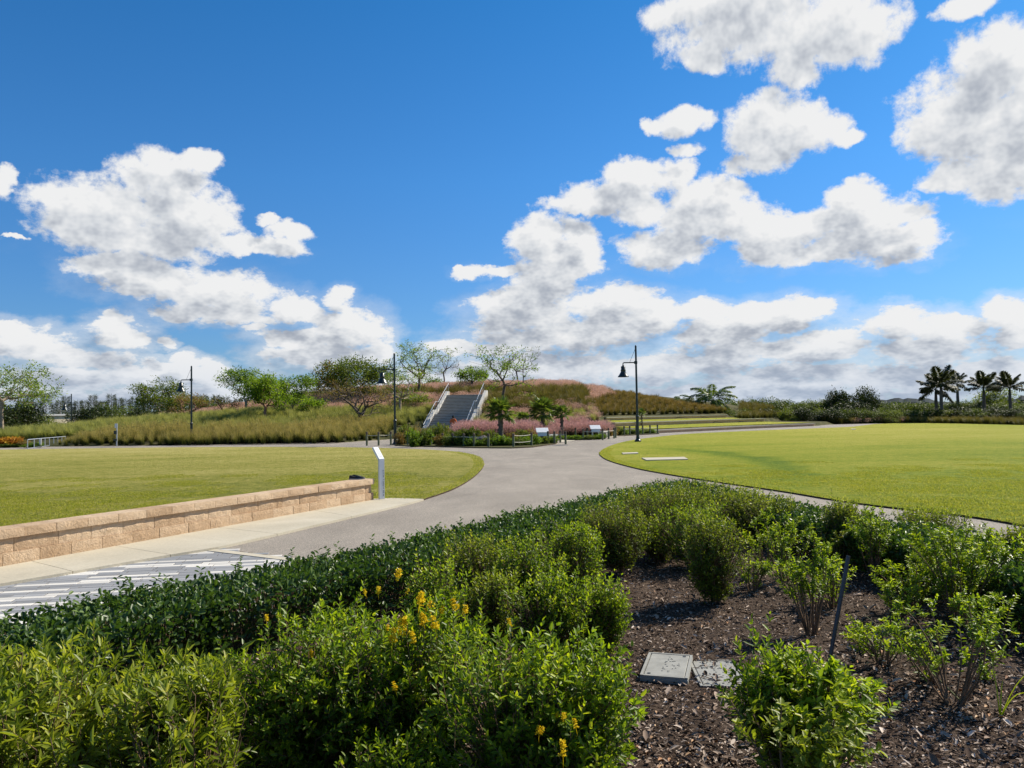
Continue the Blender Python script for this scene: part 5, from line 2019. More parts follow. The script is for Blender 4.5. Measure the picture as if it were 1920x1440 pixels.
def nth(i):
    i += 1
    w = ['first', 'second', 'third', 'fourth', 'fifth', 'sixth', 'seventh', 'eighth', 'ninth', 'tenth', 'eleventh', 'twelfth']
    return w[i - 1] if i <= 12 else '%d%s' % (i, {1: 'st', 2: 'nd', 3: 'rd'}.get(i % 10 if i // 10 != 1 else 0, 'th'))


def backdrop_trees():
    """individual trees of the wooded edge on both sides"""
    kinds = []
    spec = [('leaf_wood', 30, .25, .32, 301, .06), ('leaf_wood', 30, .25, .32, 302, .08), ('leaf_shade', 34, .28, .32, 303, .10), ('leaf_mangrove', 28, .23, .30, 304, .06), ('leaf_shade', 32, .26, .30, 305, .16)]
    for lf, per, sz, cl, sd, fk in spec:
        mb, tips = grow_tree(sd, 3.4, 4.4, fk, 170, .12, lobes=8, hollow=.25)
        kinds.append((mb.mesh('trunk', M['bark'], smooth=True), crown_mesh('crown', tips, M[lf], per, sz, cl, sd)))
    rng = random.Random(9)

    def put(px, d, top, w, k, lab, grp, name='edge_tree', z0=-0.1):
        p = D(px, 780, d)
        H = D(px, top, d).z - z0
        o = empty(name, (p.x, d, z0), rng.uniform(0, 6.28), label=lab, cat='tree', group=grp)
        obj('trunk', kinds[k][0], o)
        obj('crown', kinds[k][1], o)
        s = (w / FPX * d) / 4.6
        o.scale = (s, s, H / 3.5)
    g = 'trees of the wooded edge beyond the right lawn'
    x = 1352
    i = 0
    while x < 1960:
        d = rng.uniform(104, 122)
        top = 752 + rng.uniform(-5, 4) + (4 if x > 1480 else 0)
        if 1640 < x < 1760: top = 757 + rng.uniform(-2, 3)
        put(x, d, top, rng.uniform(46, 66), rng.choice([0, 1, 3, 0, 2]), 'green tree of the wooded edge beyond the right lawn, %s counted from the mound' % nth(i), g)
        i += 1
        x += rng.uniform(13, 20)
    x = 1352
    i = 0
    while x < 1960:
        d = rng.uniform(92, 99) if x < 1700 else 97 - (x - 1700) / 220 * 16
        put(x, d, 770 + rng.uniform(-5, 4), rng.uniform(36, 50), rng.choice([0, 1, 3, 4]), 'low green bush before the wooded edge, %s counted from the mound' % nth(i), 'low bushes before the wooded edge')
        i += 1
        x += rng.uniform(13, 19)
    for px, d, top, w, k, lb in [(1574, 104, 733, 48, 2, 'dark round tree, the left one of the dark pair beyond the right lawn'), (1622, 103, 727, 46, 4, 'dark taller tree, the right one of the dark pair beyond the right lawn'), (1596, 100, 752, 60, 2, 'dark low tree between and below the dark pair'),
                                 (1815, 90, 764, 56, 2, 'glossy dark bush below the third royal palm'), (1880, 86, 764, 60, 4, 'glossy dark bush below the rightmost royal palm'), (1870, 110, 722, 70, 3, 'loose pale tree rising between the two rightmost palms')]:
        put(px, d, top, w, k, lb, None)
    g = 'trees behind the railing at far left'
    for px, d, top, w, k, lb in [(32, 84, 756, 84, 2, 'brownish dense tree beside the trunk at the left edge'), (86, 90, 779, 66, 3, 'green low tree right in front of the cream building'), (66, 70, 800, 70, 0, 'leafy green bush behind the railing'), (168, 92, 765, 74, 2, 'dark dense tree right of the cream building'),
                                 (200, 104, 760, 66, 0, 'mid green tree behind the golden grass'), (124, 78, 797, 50, 4, 'dark bush at the end of the railing'), (232, 110, 764, 50, 3, 'dull tree behind the tiny distant lamp'), (270, 100, 766, 56, 2, 'dark tree left of the dull green round tree'), (-20, 80, 752, 90, 2, 'dense tree at the frame edge behind the feathery tree'),
                                 (385, 100, 757, 60, 4, 'dark tree far behind the second lamp'), (440, 104, 760, 60, 0, 'green tree far behind the bright group'), (520, 100, 752, 60, 2, 'dark tree filling the gap behind the bright group'), (600, 98, 748, 60, 4, 'dark tree behind the low round bush tree')]:
        put(px, d, top, w, k, lb, g, z0=-0.6)
    # feathery casuarinas on the skyline
    rr = np.random.default_rng(41)
    n = 1500
    z = rr.uniform(0.12, 1, n) ** 0.9
    rad_ = (1.25 - z) * 1.5 * rr.uniform(0, 1, n) ** 0.6
    az = rr.uniform(0, 6.28, n)
    P = np.c_[np.cos(az) * rad_, np.sin(az) * rad_, z * 7.2]
    Dr = np.c_[np.cos(az), np.sin(az), rr.uniform(-.5, 1.1, n)]
    V, F, T = leaf_arrays(P, Dr, rand_dirs(rr, n), rr.uniform(.4, .9, n), rr.uniform(.03, .07, n), rr.uniform(0, 1, n), LEAF4, .1)
    cro = new_mesh('crown', V, F, M['leaf_casuarina'], T)
    tru = MB().tube([(0, 0, 0), (0.05, 0, 3.5), (0, 0, 7)], [.16, .1, .03], 6, cap=False).mesh('trunk', M['bark'])
    x = 40
    i = 0
    while x < 560:
        d = rng.uniform(150, 185)
        p = D(x, 780, d)
        top = 750 + rng.uniform(-9, 9)
        o = empty('casuarina_tree', (p.x, d, -1.5), rng.uniform(0, 6), label='wispy grey green casuarina on the skyline, %s from the left' % nth(i), cat='tree', group='casuarinas on the far left skyline')
        obj('trunk', tru, o)
        obj('crown', cro, o)
        H = D(x, top, d).z + 1.5
        o.scale = (rng.uniform(.9, 1.3), rng.uniform(.9, 1.3), H / 7.2)
        x += rng.uniform(9, 17)
        i += 1
    # far tree line to both sides
    V, F = [], []
    for a in np.arange(-85, 86, 0.25):
        r = 430
        h = 5.0 + 3.0 * mnoise.noise(Vector((a * .35, 0, 0))) + 1.6 * mnoise.noise(Vector((a * 2.1, 5, 0))) + 0.8 * mnoise.noise(Vector((a * 7.1, 9, 0)))
        if 20 < a < 31: h += 1.9 * math.exp(-((a - 26.3) / 1.6) ** 2)
        ar = math.radians(a)
        for rr_, hh in ((r, -1), (r + 2, h * .7), (r + 8, h), (r + 40, -1)):
            V.append((math.sin(ar) * rr_, math.cos(ar) * rr_, hh))
    n = len(V) // 4
    for i in range(n - 1):
        for k in range(3):
            F.append([i * 4 + k, i * 4 + k + 1, i * 4 + 5 + k, i * 4 + 4 + k])
    obj('distant_treeline', new_mesh('distant_treeline', V, F, M['far_hill']), kind='stuff', label='low dark line of far woods along the horizon', cat='woods')


backdrop_trees()


# ---------------------------------------------------------------- palms
def pinnate(name, L, seed, material, pairs=34, ll=0.62, arch=0.5, w=0.035):
    rng = np.random.default_rng(seed)
    V, F, T = [], [], []
    s = np.linspace(0.18, 1, pairs)
    x = L * s * (1 - 0.16 * arch * s)
    z = L * (0.55 * s - arch * s ** 2.1)
    P = np.c_[x, np.zeros(pairs), z]
    tx = np.gradient(x); tz = np.gradient(z)
    tan = nrmz(np.c_[tx, np.zeros(pairs), tz])
    parts = []
    for sg in (-1, 1):
        ln = ll * (np.sin(np.pi * np.clip(s * 0.9 + 0.08, 0, 1)) ** 0.6) * rng.uniform(.85, 1.1, pairs)
        Dr = nrmz(tan * 0.65 + np.array([0, sg * 0.9, 0]) + np.c_[np.zeros(pairs), np.zeros(pairs), rng.uniform(-.45, .25, pairs)])
        Nm = nrmz(np.c_[-tan[:, 2], np.zeros(pairs), tan[:, 0]])
        parts.append(leaf_arrays(P, Dr, Nm, ln, w * rng.uniform(.8, 1.1, pairs) * 2, rng.uniform(.1, .9, pairs), LEAF4, .2, 0.25))
    a = np.r_[[[0, 0, 0]], P[:-1]]
    parts.append(twig_arrays(a, P, np.linspace(.03, .008, pairs)))
    V, F, T = cat_arrays(parts)
    return new_mesh(name, V, F, material, T)


def palm(px, d, z0, crown_py, rpx, n, fm, lab, grp, trunk_r=0.16, up=(0.2, 1.25), seed=0, name='royal_palm', tm='palm_trunk', shaft=True, base=None):
    rng = random.Random(seed)
    p = D(px, 780, d)
    zc = D(px, crown_py, d).z
    root = empty(name, (p.x, d, z0), label=lab, cat='palm', group=grp)
    h = zc - z0
    MB().tube([(0, 0, 0), (0.03, 0, h * .3), (0, 0, h * .7), (0.02, 0, h)], [trunk_r * 1.25, trunk_r * 1.05, trunk_r, trunk_r * .75], 10).build('trunk', M[tm], root, smooth=True)
    if shaft:
        MB().tube([(0.02, 0, h - 0.1), (0.02, 0, h + 0.55)], [trunk_r * .8, trunk_r * .35], 8).build('crownshaft', M['palm'], root, smooth=True)
    s = rpx / FPX * d / 2.1
    for i in range(n):
        az = i * 2.399 + rng.uniform(-.2, .2)
        el = up[0] + (up[1] - up[0]) * (i / (n - 1)) if n > 1 else up[0]
        o = obj('frond', fm, root, loc=(0, 0, h + (0.35 if shaft else 0)))
        o.rotation_euler = (rng.uniform(-.2, .2), -(el - 0.45), az)
        q = s * rng.uniform(.85, 1.1)
        o.scale = (q, q, q)
    return root


FR = pinnate('frond', 2.3, 1, M['palm_dark'], pairs=54, ll=0.80, w=.06, arch=0.34)
FC = pinnate('frond', 2.4, 2, M['palm'], pairs=46, arch=0.62, ll=0.62, w=.045)
g = 'royal palms beyond the right lawn'
palm(1756, 96, -0.1, 736, 35, 14, FR, 'royal palm with drooping crown, lowest and leftmost of the palm row', g, 0.19, (-0.45, 1.3), 1)
palm(1766, 93, -0.1, 727, 36, 14, FR, 'tall royal palm close to the leftmost one, with fronds to the right', g, 0.19, (-0.2, 1.4), 2)
palm(1797, 112, -0.1, 726, 25, 12, FR, 'royal palm farther back with a small crown, third in the row', g, 0.2, (-0.25, 1.4), 3)
palm(1846, 100, -0.1, 734, 32, 13, FR, 'royal palm with a long frond reaching left, fourth in the row', g, 0.2, (0.1, 1.4), 4)
palm(1895, 96, -0.1, 734, 33, 13, FR, 'royal palm with a V shaped crown, last of the row at the right edge', g, 0.19, (0.1, 1.4), 5)
g = 'coconut palms behind the right end of the mound'
palm(1335, 100, 0.6, 752, 48, 16, FC, 'largest coconut palm behind the end of the brown clumps', g, 0.15, (-0.05, 1.25), 6, 'coconut_palm', shaft=False)
palm(1304, 102, 1.0, 754, 30, 11, FC, 'small coconut palm left of the largest one', g, 0.13, (-0.1, 1.1), 7, 'coconut_palm', shaft=False)
palm(1277, 104, 1.6, 750, 22, 9, FC, 'coconut palm tips barely rising over the mound', g, 0.13, (-0.1, 0.8), 8, 'coconut_palm', shaft=False)


def fan_mesh(seed):
    rng = np.random.default_rng(seed)
    n = 22
    a = np.linspace(-2.3, 2.3, n)
    c = np.array([0.62, 0, 0.0])
    P = np.repeat(c[None], n, 0) + np.c_[np.zeros(n), np.zeros(n), np.abs(a) * .02]
    Dr = np.c_[np.cos(a), np.sin(a), -0.12 + 0.10 * np.cos(a * 9) - np.abs(a) * .08]
    ln = 0.62 * (1 - 0.12 * np.abs(a)) * rng.uniform(.9, 1.05, n)
    V, F, T = leaf_arrays(P, Dr, np.tile([0., 0, 1], (n, 1)), ln, 0.085, rng.uniform(.2, .9, n), LEAF6, .25, .12)
    parts = [(V, F, T), twig_arrays(np.array([[0, 0, 0.]]), c[None], np.array([.02]))]
    V, F, T = cat_arrays(parts)
    return new_mesh('frond', V, F, M['palm'], T)


FAN = [fan_mesh(k) for k in range(3)]


def fan_palm(px, d, base_py, crown_py, rpx, n, lab, seed, trunk_r=.13, lo=-0.5):
    rng = random.Random(seed)
    p = D(px, 780, d)
    z0 = 0.0
    zc = D(px, crown_py, d).z
    root = empty('fan_palm', (p.x, d, z0), label=lab, cat='palm', group='fan palms in the beds at the foot of the mound')
    h = zc - z0
    pts = [(0, 0, 0), (0.02, 0, h * .4), (0, 0, h)]
    mb = MB().tube(pts, [trunk_r * 1.4, trunk_r, trunk_r * 1.1], 9)
    for k in range(int(h / 0.09)):
        az = k * 2.4
        mb.box((math.cos(az) * trunk_r, math.sin(az) * trunk_r, k * 0.09 + .05), (.10, .06, .12), rz=az)
    mb.build('trunk', M['palm_trunk'], root)
    s = rpx / FPX * d / 1.25
    for i in range(n):
        az = i * 2.399 + rng.uniform(-.25, .25)
        el = lo + (1.45 - lo) * (i / (n - 1)) ** .9
        o = obj('frond', FAN[i % 3], root, loc=(0, 0, h))
        o.rotation_euler = (rng.uniform(-.3, .3), -el, az)
        q = s * rng.uniform(.85, 1.1)
        o.scale = (q, q, q)


fan_palm(938, 44.0, 818, 775, 36, 26, 'largest fan palm with a full dark crown standing in the palm bed', 1)
fan_palm(1017, 55, 800, 775, 36, 26, 'fan palm with a round crown behind the first white panel', 2)
fan_palm(1053, 53.5, 805, 778, 22, 20, 'small bright fan palm on a thin trunk in the pink grass', 3, .09)
fan_palm(981, 58, 800, 790, 24, 16, 'low yellowish fan palm without visible trunk between the two big ones', 4, .08)
fan_palm(1203, 73, 800, 775, 12, 12, 'tiny fan palm in front of the brown clumps by the right lamp pole', 5, .06)

# ---------------------------------------------------------------- the planting bed in front
HZ = 0.45
HE = catmull([G(x, y, HZ) for x, y in [(-420, 1290), (-150, 1200), (0, 1160), (130, 1130), (250, 1102), (400, 1076), (550, 1047), (650, 1031), (760, 1009), (850, 987), (940, 967), (1060, 941), (1160, 919), (1240, 905), (1310, 905), (1380, 918), (1460, 935), (1540, 951), (1650, 970), (1750, 985), (1850, 1004), (1920, 1020), (2050, 1052), (2300, 1115)]], 5)
HE = [(p.x, p.y) for p in HE]
HIN = offset_line(HE, -0.95)
BED = offset_line(HE, 0.10)
BEDP = BED + [(9, -3), (-9, -3)]


def bed():
    # gently uneven soil, trimmed to the outline of the hedge
    step = 0.09
    xs = np.arange(-7, 9, step)
    ys = np.arange(0.6, 16.5, step)
    X, Y = np.meshgrid(xs, ys)
    Z = np.zeros_like(X)
    for i in range(X.shape[0]):
        for j in range(X.shape[1]):
            x, y = X[i, j], Y[i, j]
            Z[i, j] = 0.022 * mnoise.noise(Vector((x * 1.1, y * 1.1, 0))) + 0.012 * mnoise.noise(Vector((x * 4, y * 4, 2)))
    Z += 0.045
    d, _ = poly_dist(BED, X, Y)
    Z *= np.clip(d / 0.25, 0.1, 1)
    nx = len(xs)
    a = (np.arange(len(ys) - 1)[:, None] * nx + np.arange(nx - 1)[None]).ravel()
    F = np.stack([a, a + 1, a + nx + 1, a + nx], 1)
    ok = inside(BEDP, X.ravel(), Y.ravel())
    F = F[ok[F].all(1)]
    V = np.stack([X.ravel(), Y.ravel(), Z.ravel()], 1)
    used, inv = np.unique(F, return_inverse=True)
    obj('mulch_bed', new_mesh('mulch_bed', V[used], inv.reshape(F.shape), M['soil'], smooth=True), kind='structure', label='dark mulched planting bed')


def bed_z(x, y):
    return 0.045 + 0.022 * mnoise.noise(Vector((x * 1.1, y * 1.1, 0))) + 0.012 * mnoise.noise(Vector((x * 4, y * 4, 2)))


bed()


def mulch():
    rng = np.random.default_rng(12)
    n = 190000
    # denser where the camera is close
    Y = 2.6 + 9.4 * rng.random(n) ** 1.5
    X = (rng.random(n) * 1.75 - 0.85) * (Y * 0.80 + .3)
    ok = inside(offset_line(HE, -0.3) + [(9, -3), (-9, -3)], X, Y)
    X, Y = X[ok], Y[ok]
    n = len(X)
    Z = np.array([bed_z(x, y) for x, y in zip(X, Y)]) + rng.uniform(-0.002, 0.014, n)
    az = rng.uniform(0, 6.28, n)
    Dr = np.c_[np.cos(az), np.sin(az), rng.normal(0, .28, n)]
    Nm = nrmz(np.c_[rng.normal(0, .35, (n, 2)), np.ones(n)])
    L = rng.gamma(2.0, 0.0100, n).clip(.008, .08)
    W = L * rng.uniform(.12, .42, n) + .002
    T = np.clip(rng.beta(1.3, 1.7, n) + (rng.random(n) < .10) * .35, 0, 1)
    P = np.c_[X, Y, Z]
    V, F, T = leaf_arrays(P, Dr, Nm, L, W, T, LEAF6, .35, rng.uniform(-.1, .1))
    obj('mulch', new_mesh('mulch', V, F, M['chip'], T), kind='stuff', label='shredded dark brown bark mulch covering the bed', cat='mulch')
    n = 900
    Y = 2.8 + 8.0 * rng.random(n) ** 1.4
    X = (rng.random(n) * 1.7 - 0.8) * (Y * 0.80 + .3)
    # leaves gather under the shrubs
    for (cx, cy) in [(0.3, 3.5), (2.5, 4.4), (1.7, 9.4), (1.0, 3.3), (0.0, 3.4)]:
        m = 90
        X = np.r_[X, cx + rng.normal(0, .32, m)]
        Y = np.r_[Y, cy + rng.normal(0, .30, m)]
    ok = inside(HIN + [(9, -3), (-9, -3)], X, Y)
    X, Y = X[ok], Y[ok]
    n = len(X)
    Z = np.array([bed_z(x, y) for x, y in zip(X, Y)]) + 0.014
    az = rng.uniform(0, 6.28, n)
    V, F, T = leaf_arrays(np.c_[X, Y, Z], np.c_[np.cos(az), np.sin(az), rng.normal(0.05, .15, n)], nrmz(np.c_[rng.normal(0, .3, (n, 2)), np.ones(n)]), rng.uniform(.018, .042, n), rng.uniform(.012, .024, n), rng.random(n), LEAF6, .5, .15)
    obj('fallen_leaves', new_mesh('fallen_leaves', V, F, M['dry_leaf'], T), kind='stuff', label='tan fallen leaves scattered over the mulch', cat='leaves')


mulch()


def hedge():
    rng = np.random.default_rng(21)
    H = HZ
    # swept volume: positions across the width from the outer to the inner edge
    L = np.array(HE)
    seg = np.hypot(*np.diff(L, axis=0).T)
    cum = np.r_[0, np.cumsum(seg)]
    inn = np.array(HIN)

    def at(s, w):
        x0 = np.interp(s, cum, L[:, 0]); y0 = np.interp(s, cum, L[:, 1])
        x1 = np.interp(s, cum, inn[:, 0]); y1 = np.interp(s, cum, inn[:, 1])
        return np.c_[x0 + (x1 - x0) * w, y0 + (y1 - y0) * w]
    n = 66000
    s = rng.random(n) * cum[-1]
    # more leaves where near
    mid = at(s, .5)
    dist = np.hypot(mid[:, 0], mid[:, 1])
    keep = rng.random(n) < np.clip(9.0 / dist, .35, 1)
    s = s[keep]; n = len(s)
    t = rng.random(n)
    w = rng.random(n)
    z = H * .95 * (1 - 0.10 * rng.random(n) ** 2)
    side = t > 0.60
    w = np.where(side, np.where(rng.random(n) < .35, rng.uniform(0, .10, n), rng.uniform(.90, 1.0, n)), w)
    z = np.where(side, H * rng.uniform(0.08, 1, n) ** .8, z)
    rnd = np.minimum(w, 1 - w)
    z = z - np.clip(.12 - rnd, 0, 1) * .9 * (~side)
    P2 = at(s, w)
    nz = np.array([mnoise.noise(Vector((x * 1.6, y * 1.6, 4))) * .045 + mnoise.noise(Vector((x * 6, y * 6, 4))) * .03 for x, y in P2])
    z = z + nz * (z / H)
    out = nrmz(at(s, np.zeros(n)) - at(s, np.ones(n)))
    sgn = np.where(w < .5, 1.0, -1.0)
    Nrm = np.where(side[:, None], np.c_[out * sgn[:, None], np.full(n, .45)], np.c_[out * (sgn * (rnd < .15) * .5)[:, None], np.ones(n)])
    Dr = nrmz(Nrm * .75 + rng.normal(size=(n, 3)) * .62)
    Nm = nrmz(Nrm + rng.normal(size=(n, 3)) * .7)
    P = np.c_[P2, z] + rng.normal(size=(n, 3)) * .012
    lens = rng.uniform(.034, .056, n)
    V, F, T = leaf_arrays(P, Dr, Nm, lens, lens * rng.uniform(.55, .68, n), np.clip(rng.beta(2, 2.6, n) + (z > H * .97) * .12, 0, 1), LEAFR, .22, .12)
    root = empty('clipped_hedge', (0, 0, 0), label='low clipped dark glossy hedge edging the planting bed along the path', cat='hedge')
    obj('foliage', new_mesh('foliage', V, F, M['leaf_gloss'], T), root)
    # sprigs that rise above the clipped top
    m = 520
    s = rng.random(m) * cum[-1]
    b = np.c_[at(s, rng.uniform(.02, .9, m)), np.full(m, H - .02)]
    up = nrmz(np.c_[rng.normal(0, .35, (m, 2)), np.ones(m)])
    tips = b + up * rng.uniform(.05, .13, m)[:, None]
    parts = []
    for k in range(7):
        f = (k + 1) / 7
        az = k * 2.4 + rng.uniform(0, 6.28, m)
        rad = np.c_[np.cos(az), np.sin(az), np.full(m, .5)]
        parts.append(leaf_arrays(b + (tips - b) * f, rad, up, .044, .026, rng.uniform(.3, 1.0, m), LEAFR, .2, .1))
    V, F, T = cat_arrays(parts)
    obj('sprigs', new_mesh('sprigs', V, F, M['leaf_gloss'], T), root)
    # stems and dark inner twigs
    m = 9000
    s = rng.random(m) * cum[-1]
    w = rng.uniform(.06, .94, m)
    a = np.c_[at(s, w), np.zeros(m)]
    e = np.c_[at(s, np.clip(w + rng.normal(0, .06, m), .04, .96)), np.full(m, H * .93)] + rng.normal(0, .03, (m, 3)) * np.array([1, 1, 0])
    V, F, T = twig_arrays(a, e, .0035)
    obj('stems', new_mesh('stems', V, F, M['twig'], T), root)
    # inner leaves that close the hedge off
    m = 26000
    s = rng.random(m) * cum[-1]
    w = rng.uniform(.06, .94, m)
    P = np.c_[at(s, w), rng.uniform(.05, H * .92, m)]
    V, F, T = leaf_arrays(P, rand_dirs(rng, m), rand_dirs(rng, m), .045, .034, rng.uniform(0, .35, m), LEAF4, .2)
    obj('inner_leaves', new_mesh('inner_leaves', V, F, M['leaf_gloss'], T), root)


hedge()


def shrub_geo(seed, w, d, h, clear, ntips, leafL, asp, per, box=3.0, tl=(0.08, 0.16), stems=12, lean=(0, 0), spread=1.0, tmpl=LEAF6, shell=0.5, bare=0.35, base_r=0.06, upf=.62, strays=.07):
    """returns leaves, twigs and main stem arrays"""
    rng = np.random.default_rng(seed)
    n = ntips
    q = rng.uniform(-1, 1, (n * 6, 3))
    r = (np.abs(q) ** box).sum(1) ** (1 / box)
    q = q[r < 1]
    r = r[r < 1]
    keep = rng.random(len(q)) < np.where(r > shell, 1.0, bare)
    q = q[keep][:n]
    n = len(q)
    nz = np.array([mnoise.noise(Vector((a * 1.9 + seed, b * 1.9, c * 1.9))) + .5 * mnoise.noise(Vector((a * 4.5 + seed, b * 4.5, c * 4.5))) for a, b, c in q])
    # several uneven lobes make up one plant
    K = max(2, int(round(max(w, d) / 0.19)))
    la = rng.uniform(0, 6.28, K)
    lr = rng.uniform(.15, 1, K) ** .6
    ls = rng.uniform(.46, .68, K)
    lx, ly = np.cos(la) * lr * (1 - ls), np.sin(la) * lr * (1 - ls)
    lh = rng.uniform(.76, 1.0, K)
    lh[0] = 1.0
    if box > 4: lh = rng.uniform(.94, 1.0, K)
    ll_ = rng.integers(0, K, n)
    zz = (q[:, 2] + 1) / 2
    nar = 0.66 + 0.34 * np.clip(zz * 1.6, 0, 1) ** .8
    k = (1 + .30 * nz)
    P = np.c_[(lx[ll_] * nar + q[:, 0] * ls[ll_] * k * nar) * w / 2, (ly[ll_] * nar + q[:, 1] * ls[ll_] * k * nar) * d / 2, clear + zz * (h * lh[ll_] - clear) * (1 + .07 * nz)]
    sk = rng.random(n) < .13
    P[sk, 2] = clear * .4 + rng.uniform(.02, .38, sk.sum()) * h
    P[sk, 0] *= .55
    P[sk, 1] *= .55
    P[:, 0] += lean[0] * (P[:, 2] / h)
    P[:, 1] += lean[1] * (P[:, 2] / h)
    c = np.array([lean[0] * .5, lean[1] * .5, h * .35])
    out = nrmz(P - c)
    tw = nrmz(out * .75 * spread + np.array([0, 0, upf]) + rng.normal(size=(n, 3)) * .34)
    tlen = rng.uniform(tl[0], tl[1], n)
    stray = rng.random(n) < strays
    P = P + tw * (stray * rng.uniform(.03, .11, n))[:, None]
    tlen = tlen + stray * .06
    parts = []
    ph = rng.uniform(0, 6.28, n)
    x = nrmz(np.cross(tw, np.array([.21, .33, .15])))
    y = np.cross(tw, x)
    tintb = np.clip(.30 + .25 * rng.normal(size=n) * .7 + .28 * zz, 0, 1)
    for j in range(per):
        f = (j // 2 + 1) / ((per + 1) // 2)
        az = ph + (j // 2) * 1.5708 + (j % 2) * math.pi + rng.normal(0, .25, n)
        rad = x * np.cos(az)[:, None] + y * np.sin(az)[:, None]
        op = .95 - .55 * f
        Dr = nrmz(rad * op + tw * (.35 + .55 * f) + rng.normal(size=(n, 3)) * .12)
        base = P + tw * ((f - 1) * tlen)[:, None]
        ll = leafL * rng.uniform(.7, 1.15, n) * (1 - .28 * (f == 1))
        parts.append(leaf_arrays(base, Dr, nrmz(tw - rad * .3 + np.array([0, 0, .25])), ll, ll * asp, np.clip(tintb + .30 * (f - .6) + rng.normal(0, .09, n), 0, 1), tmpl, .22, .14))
    leaves = cat_arrays(parts)
    a = P - tw * (tlen * 1.05)[:, None]
    e = P
    inner = a - nrmz(a - np.array([lean[0] * .2, lean[1] * .2, clear * .5])) * np.minimum(.16, np.linalg.norm(a, axis=1) * .5)[:, None]
    tws = cat_arrays([twig_arrays(a, e, .0016), twig_arrays(inner, a, .0022)])
    mb = MB()
    rg = random.Random(seed)
    for i in range(stems):
        k = rg.randrange(n)
        az = rg.uniform(0, 6.28)
        b = Vector((math.cos(az) * base_r * rg.random(), math.sin(az) * base_r * rg.random(), -.02))
        t = Vector(P[k])
        m = b.lerp(t, .45) + Vector((0, 0, .10 * h)) + Vector((rg.gauss(0, .02), rg.gauss(0, .02), 0))
        pts = catmull([b, b.lerp(m, .5) + Vector((0, 0, .04 * h)), m, m.lerp(t, .6), t], 2)
        mb.tube(pts, [rg.uniform(.0045, .0075) * (1 - .75 * q / (len(pts) - 1)) + .0012 for q in range(len(pts))], 5, cap=False)
    return leaves, tws, mb, P


def leggy_geo(seed, w, d, h, nst, leafL, asp, lo=.22, dens=1.0):
    """an open plant: a fan of thin stems, each carrying whorls of leaves and short side shoots"""
    rng = np.random.default_rng(seed)
    mb = MB()
    pos, dr, ups, tn, ln = [], [], [], [], []
    for i in range(nst):
        az = rng.uniform(0, 6.28)
        rr = rng.uniform(.25, 1.05)
        hh = h * rng.uniform(.62, 1.0) * (1 - .22 * max(rr - .5, 0))
        tip = Vector((math.cos(az) * w / 2 * rr, math.sin(az) * d / 2 * rr, hh))
        b = Vector((math.cos(az) * .03, math.sin(az) * .03, -.01))
        bend = Vector((rng.normal(0, .05) * w, rng.normal(0, .05) * w, .10 * h))
        pts = catmull([b, b.lerp(tip, .35) + bend, b.lerp(tip, .7) + bend * .8, tip], 4)
        n = len(pts)
        mb.tube(pts, [.0052 * (1 - .75 * q / (n - 1)) + .0008 for q in range(n)], 4, cap=False)
        L = sum((pts[k + 1] - pts[k]).length for k in range(n - 1))
        m = int(L / .022)
        for k in range(m):
            f = k / max(m - 1, 1)
            if f < lo or rng.random() > dens * (.45 + .65 * f): continue
            x = f * (n - 1)
            a = int(min(x, n - 2))
            p = pts[a].lerp(pts[a + 1], x - a)
            t = (pts[a + 1] - pts[a]).normalized()
            side = rng.random() < .38 and f < .93
            if side:                    # a side shoot
                u = Vector(rng.normal(size=3)).normalized()
                u = (u - t * u.dot(t) + t * .8 + Vector((0, 0, .35))).normalized()
                sl_ = rng.uniform(.05, .13) * (1.15 - f * .4)
                mb.tube([p, p + u * sl_], [.002, .001], 3, cap=False)
                for z in range(int(sl_ / .013)):
                    q = p + u * sl_ * (z + 1) / int(sl_ / .013 + 1e-6 if sl_ / .013 > 1 else 1)
                    v = Vector(rng.normal(size=3)).normalized()
                    v = (v - u * v.dot(u)).normalized()
                    for sg in (1, -1):
                        pos.append(q); dr.append((v * sg * .9 + u * .7).normalized()); ups.append(u + Vector((0, 0, .4))); tn.append(.45 + .4 * (z / 8)); ln.append(1)
            else:
                v = Vector(rng.normal(size=3)).normalized()
                v = (v - t * v.dot(t)).normalized()
                for sg in (1, -1):
                    pos.append(p); dr.append((v * sg + t * .6).normalized()); ups.append(t + Vector((0, 0, .3))); tn.append(.3 + .35 * f); ln.append(1.1)
        for z in range(6):              # rosette at the tip
            v = Vector((math.cos(z * 1.05), math.sin(z * 1.05), .6))
            pos.append(tip); dr.append(v); ups.append(Vector((0, 0, 1))); tn.append(.85); ln.append(.95)
    P = np.array(pos); n = len(P)
    V, F, T = leaf_arrays(P, np.array([tuple(x) for x in dr]) + rng.normal(size=(n, 3)) * .12, np.array([tuple(x) for x in ups]), leafL * np.array(ln) * rng.uniform(.65, 1.15, n), leafL * asp * rng.uniform(.8, 1.15, n), np.clip(np.array(tn) + rng.normal(0, .12, n), 0, 1), LEAF6, .22, .14)
    return (V, F, T), mb


def leggy(px, top, bot, wpx, lab, seed, nst=14, leafL=.034, asp=.42, leaf='leaf_gold', lo=.22, dens=1.0, cat='shrub', **kw):
    g_ = G(px, bot)
    h = D(px, top, g_.y).z - .04
    w = wpx / FPX * g_.y
    root = empty('leggy_shrub', (g_.x, g_.y, bed_z(g_.x, g_.y)), label=lab, cat=cat)
    lv, mb = leggy_geo(seed, w, w * .9, h, nst, leafL, asp, lo, dens)
    obj('foliage', new_mesh('foliage', *lv[:2], M[leaf], lv[2]), root)
    mb.build('stems', M['twig'], root, smooth=True)
    return root


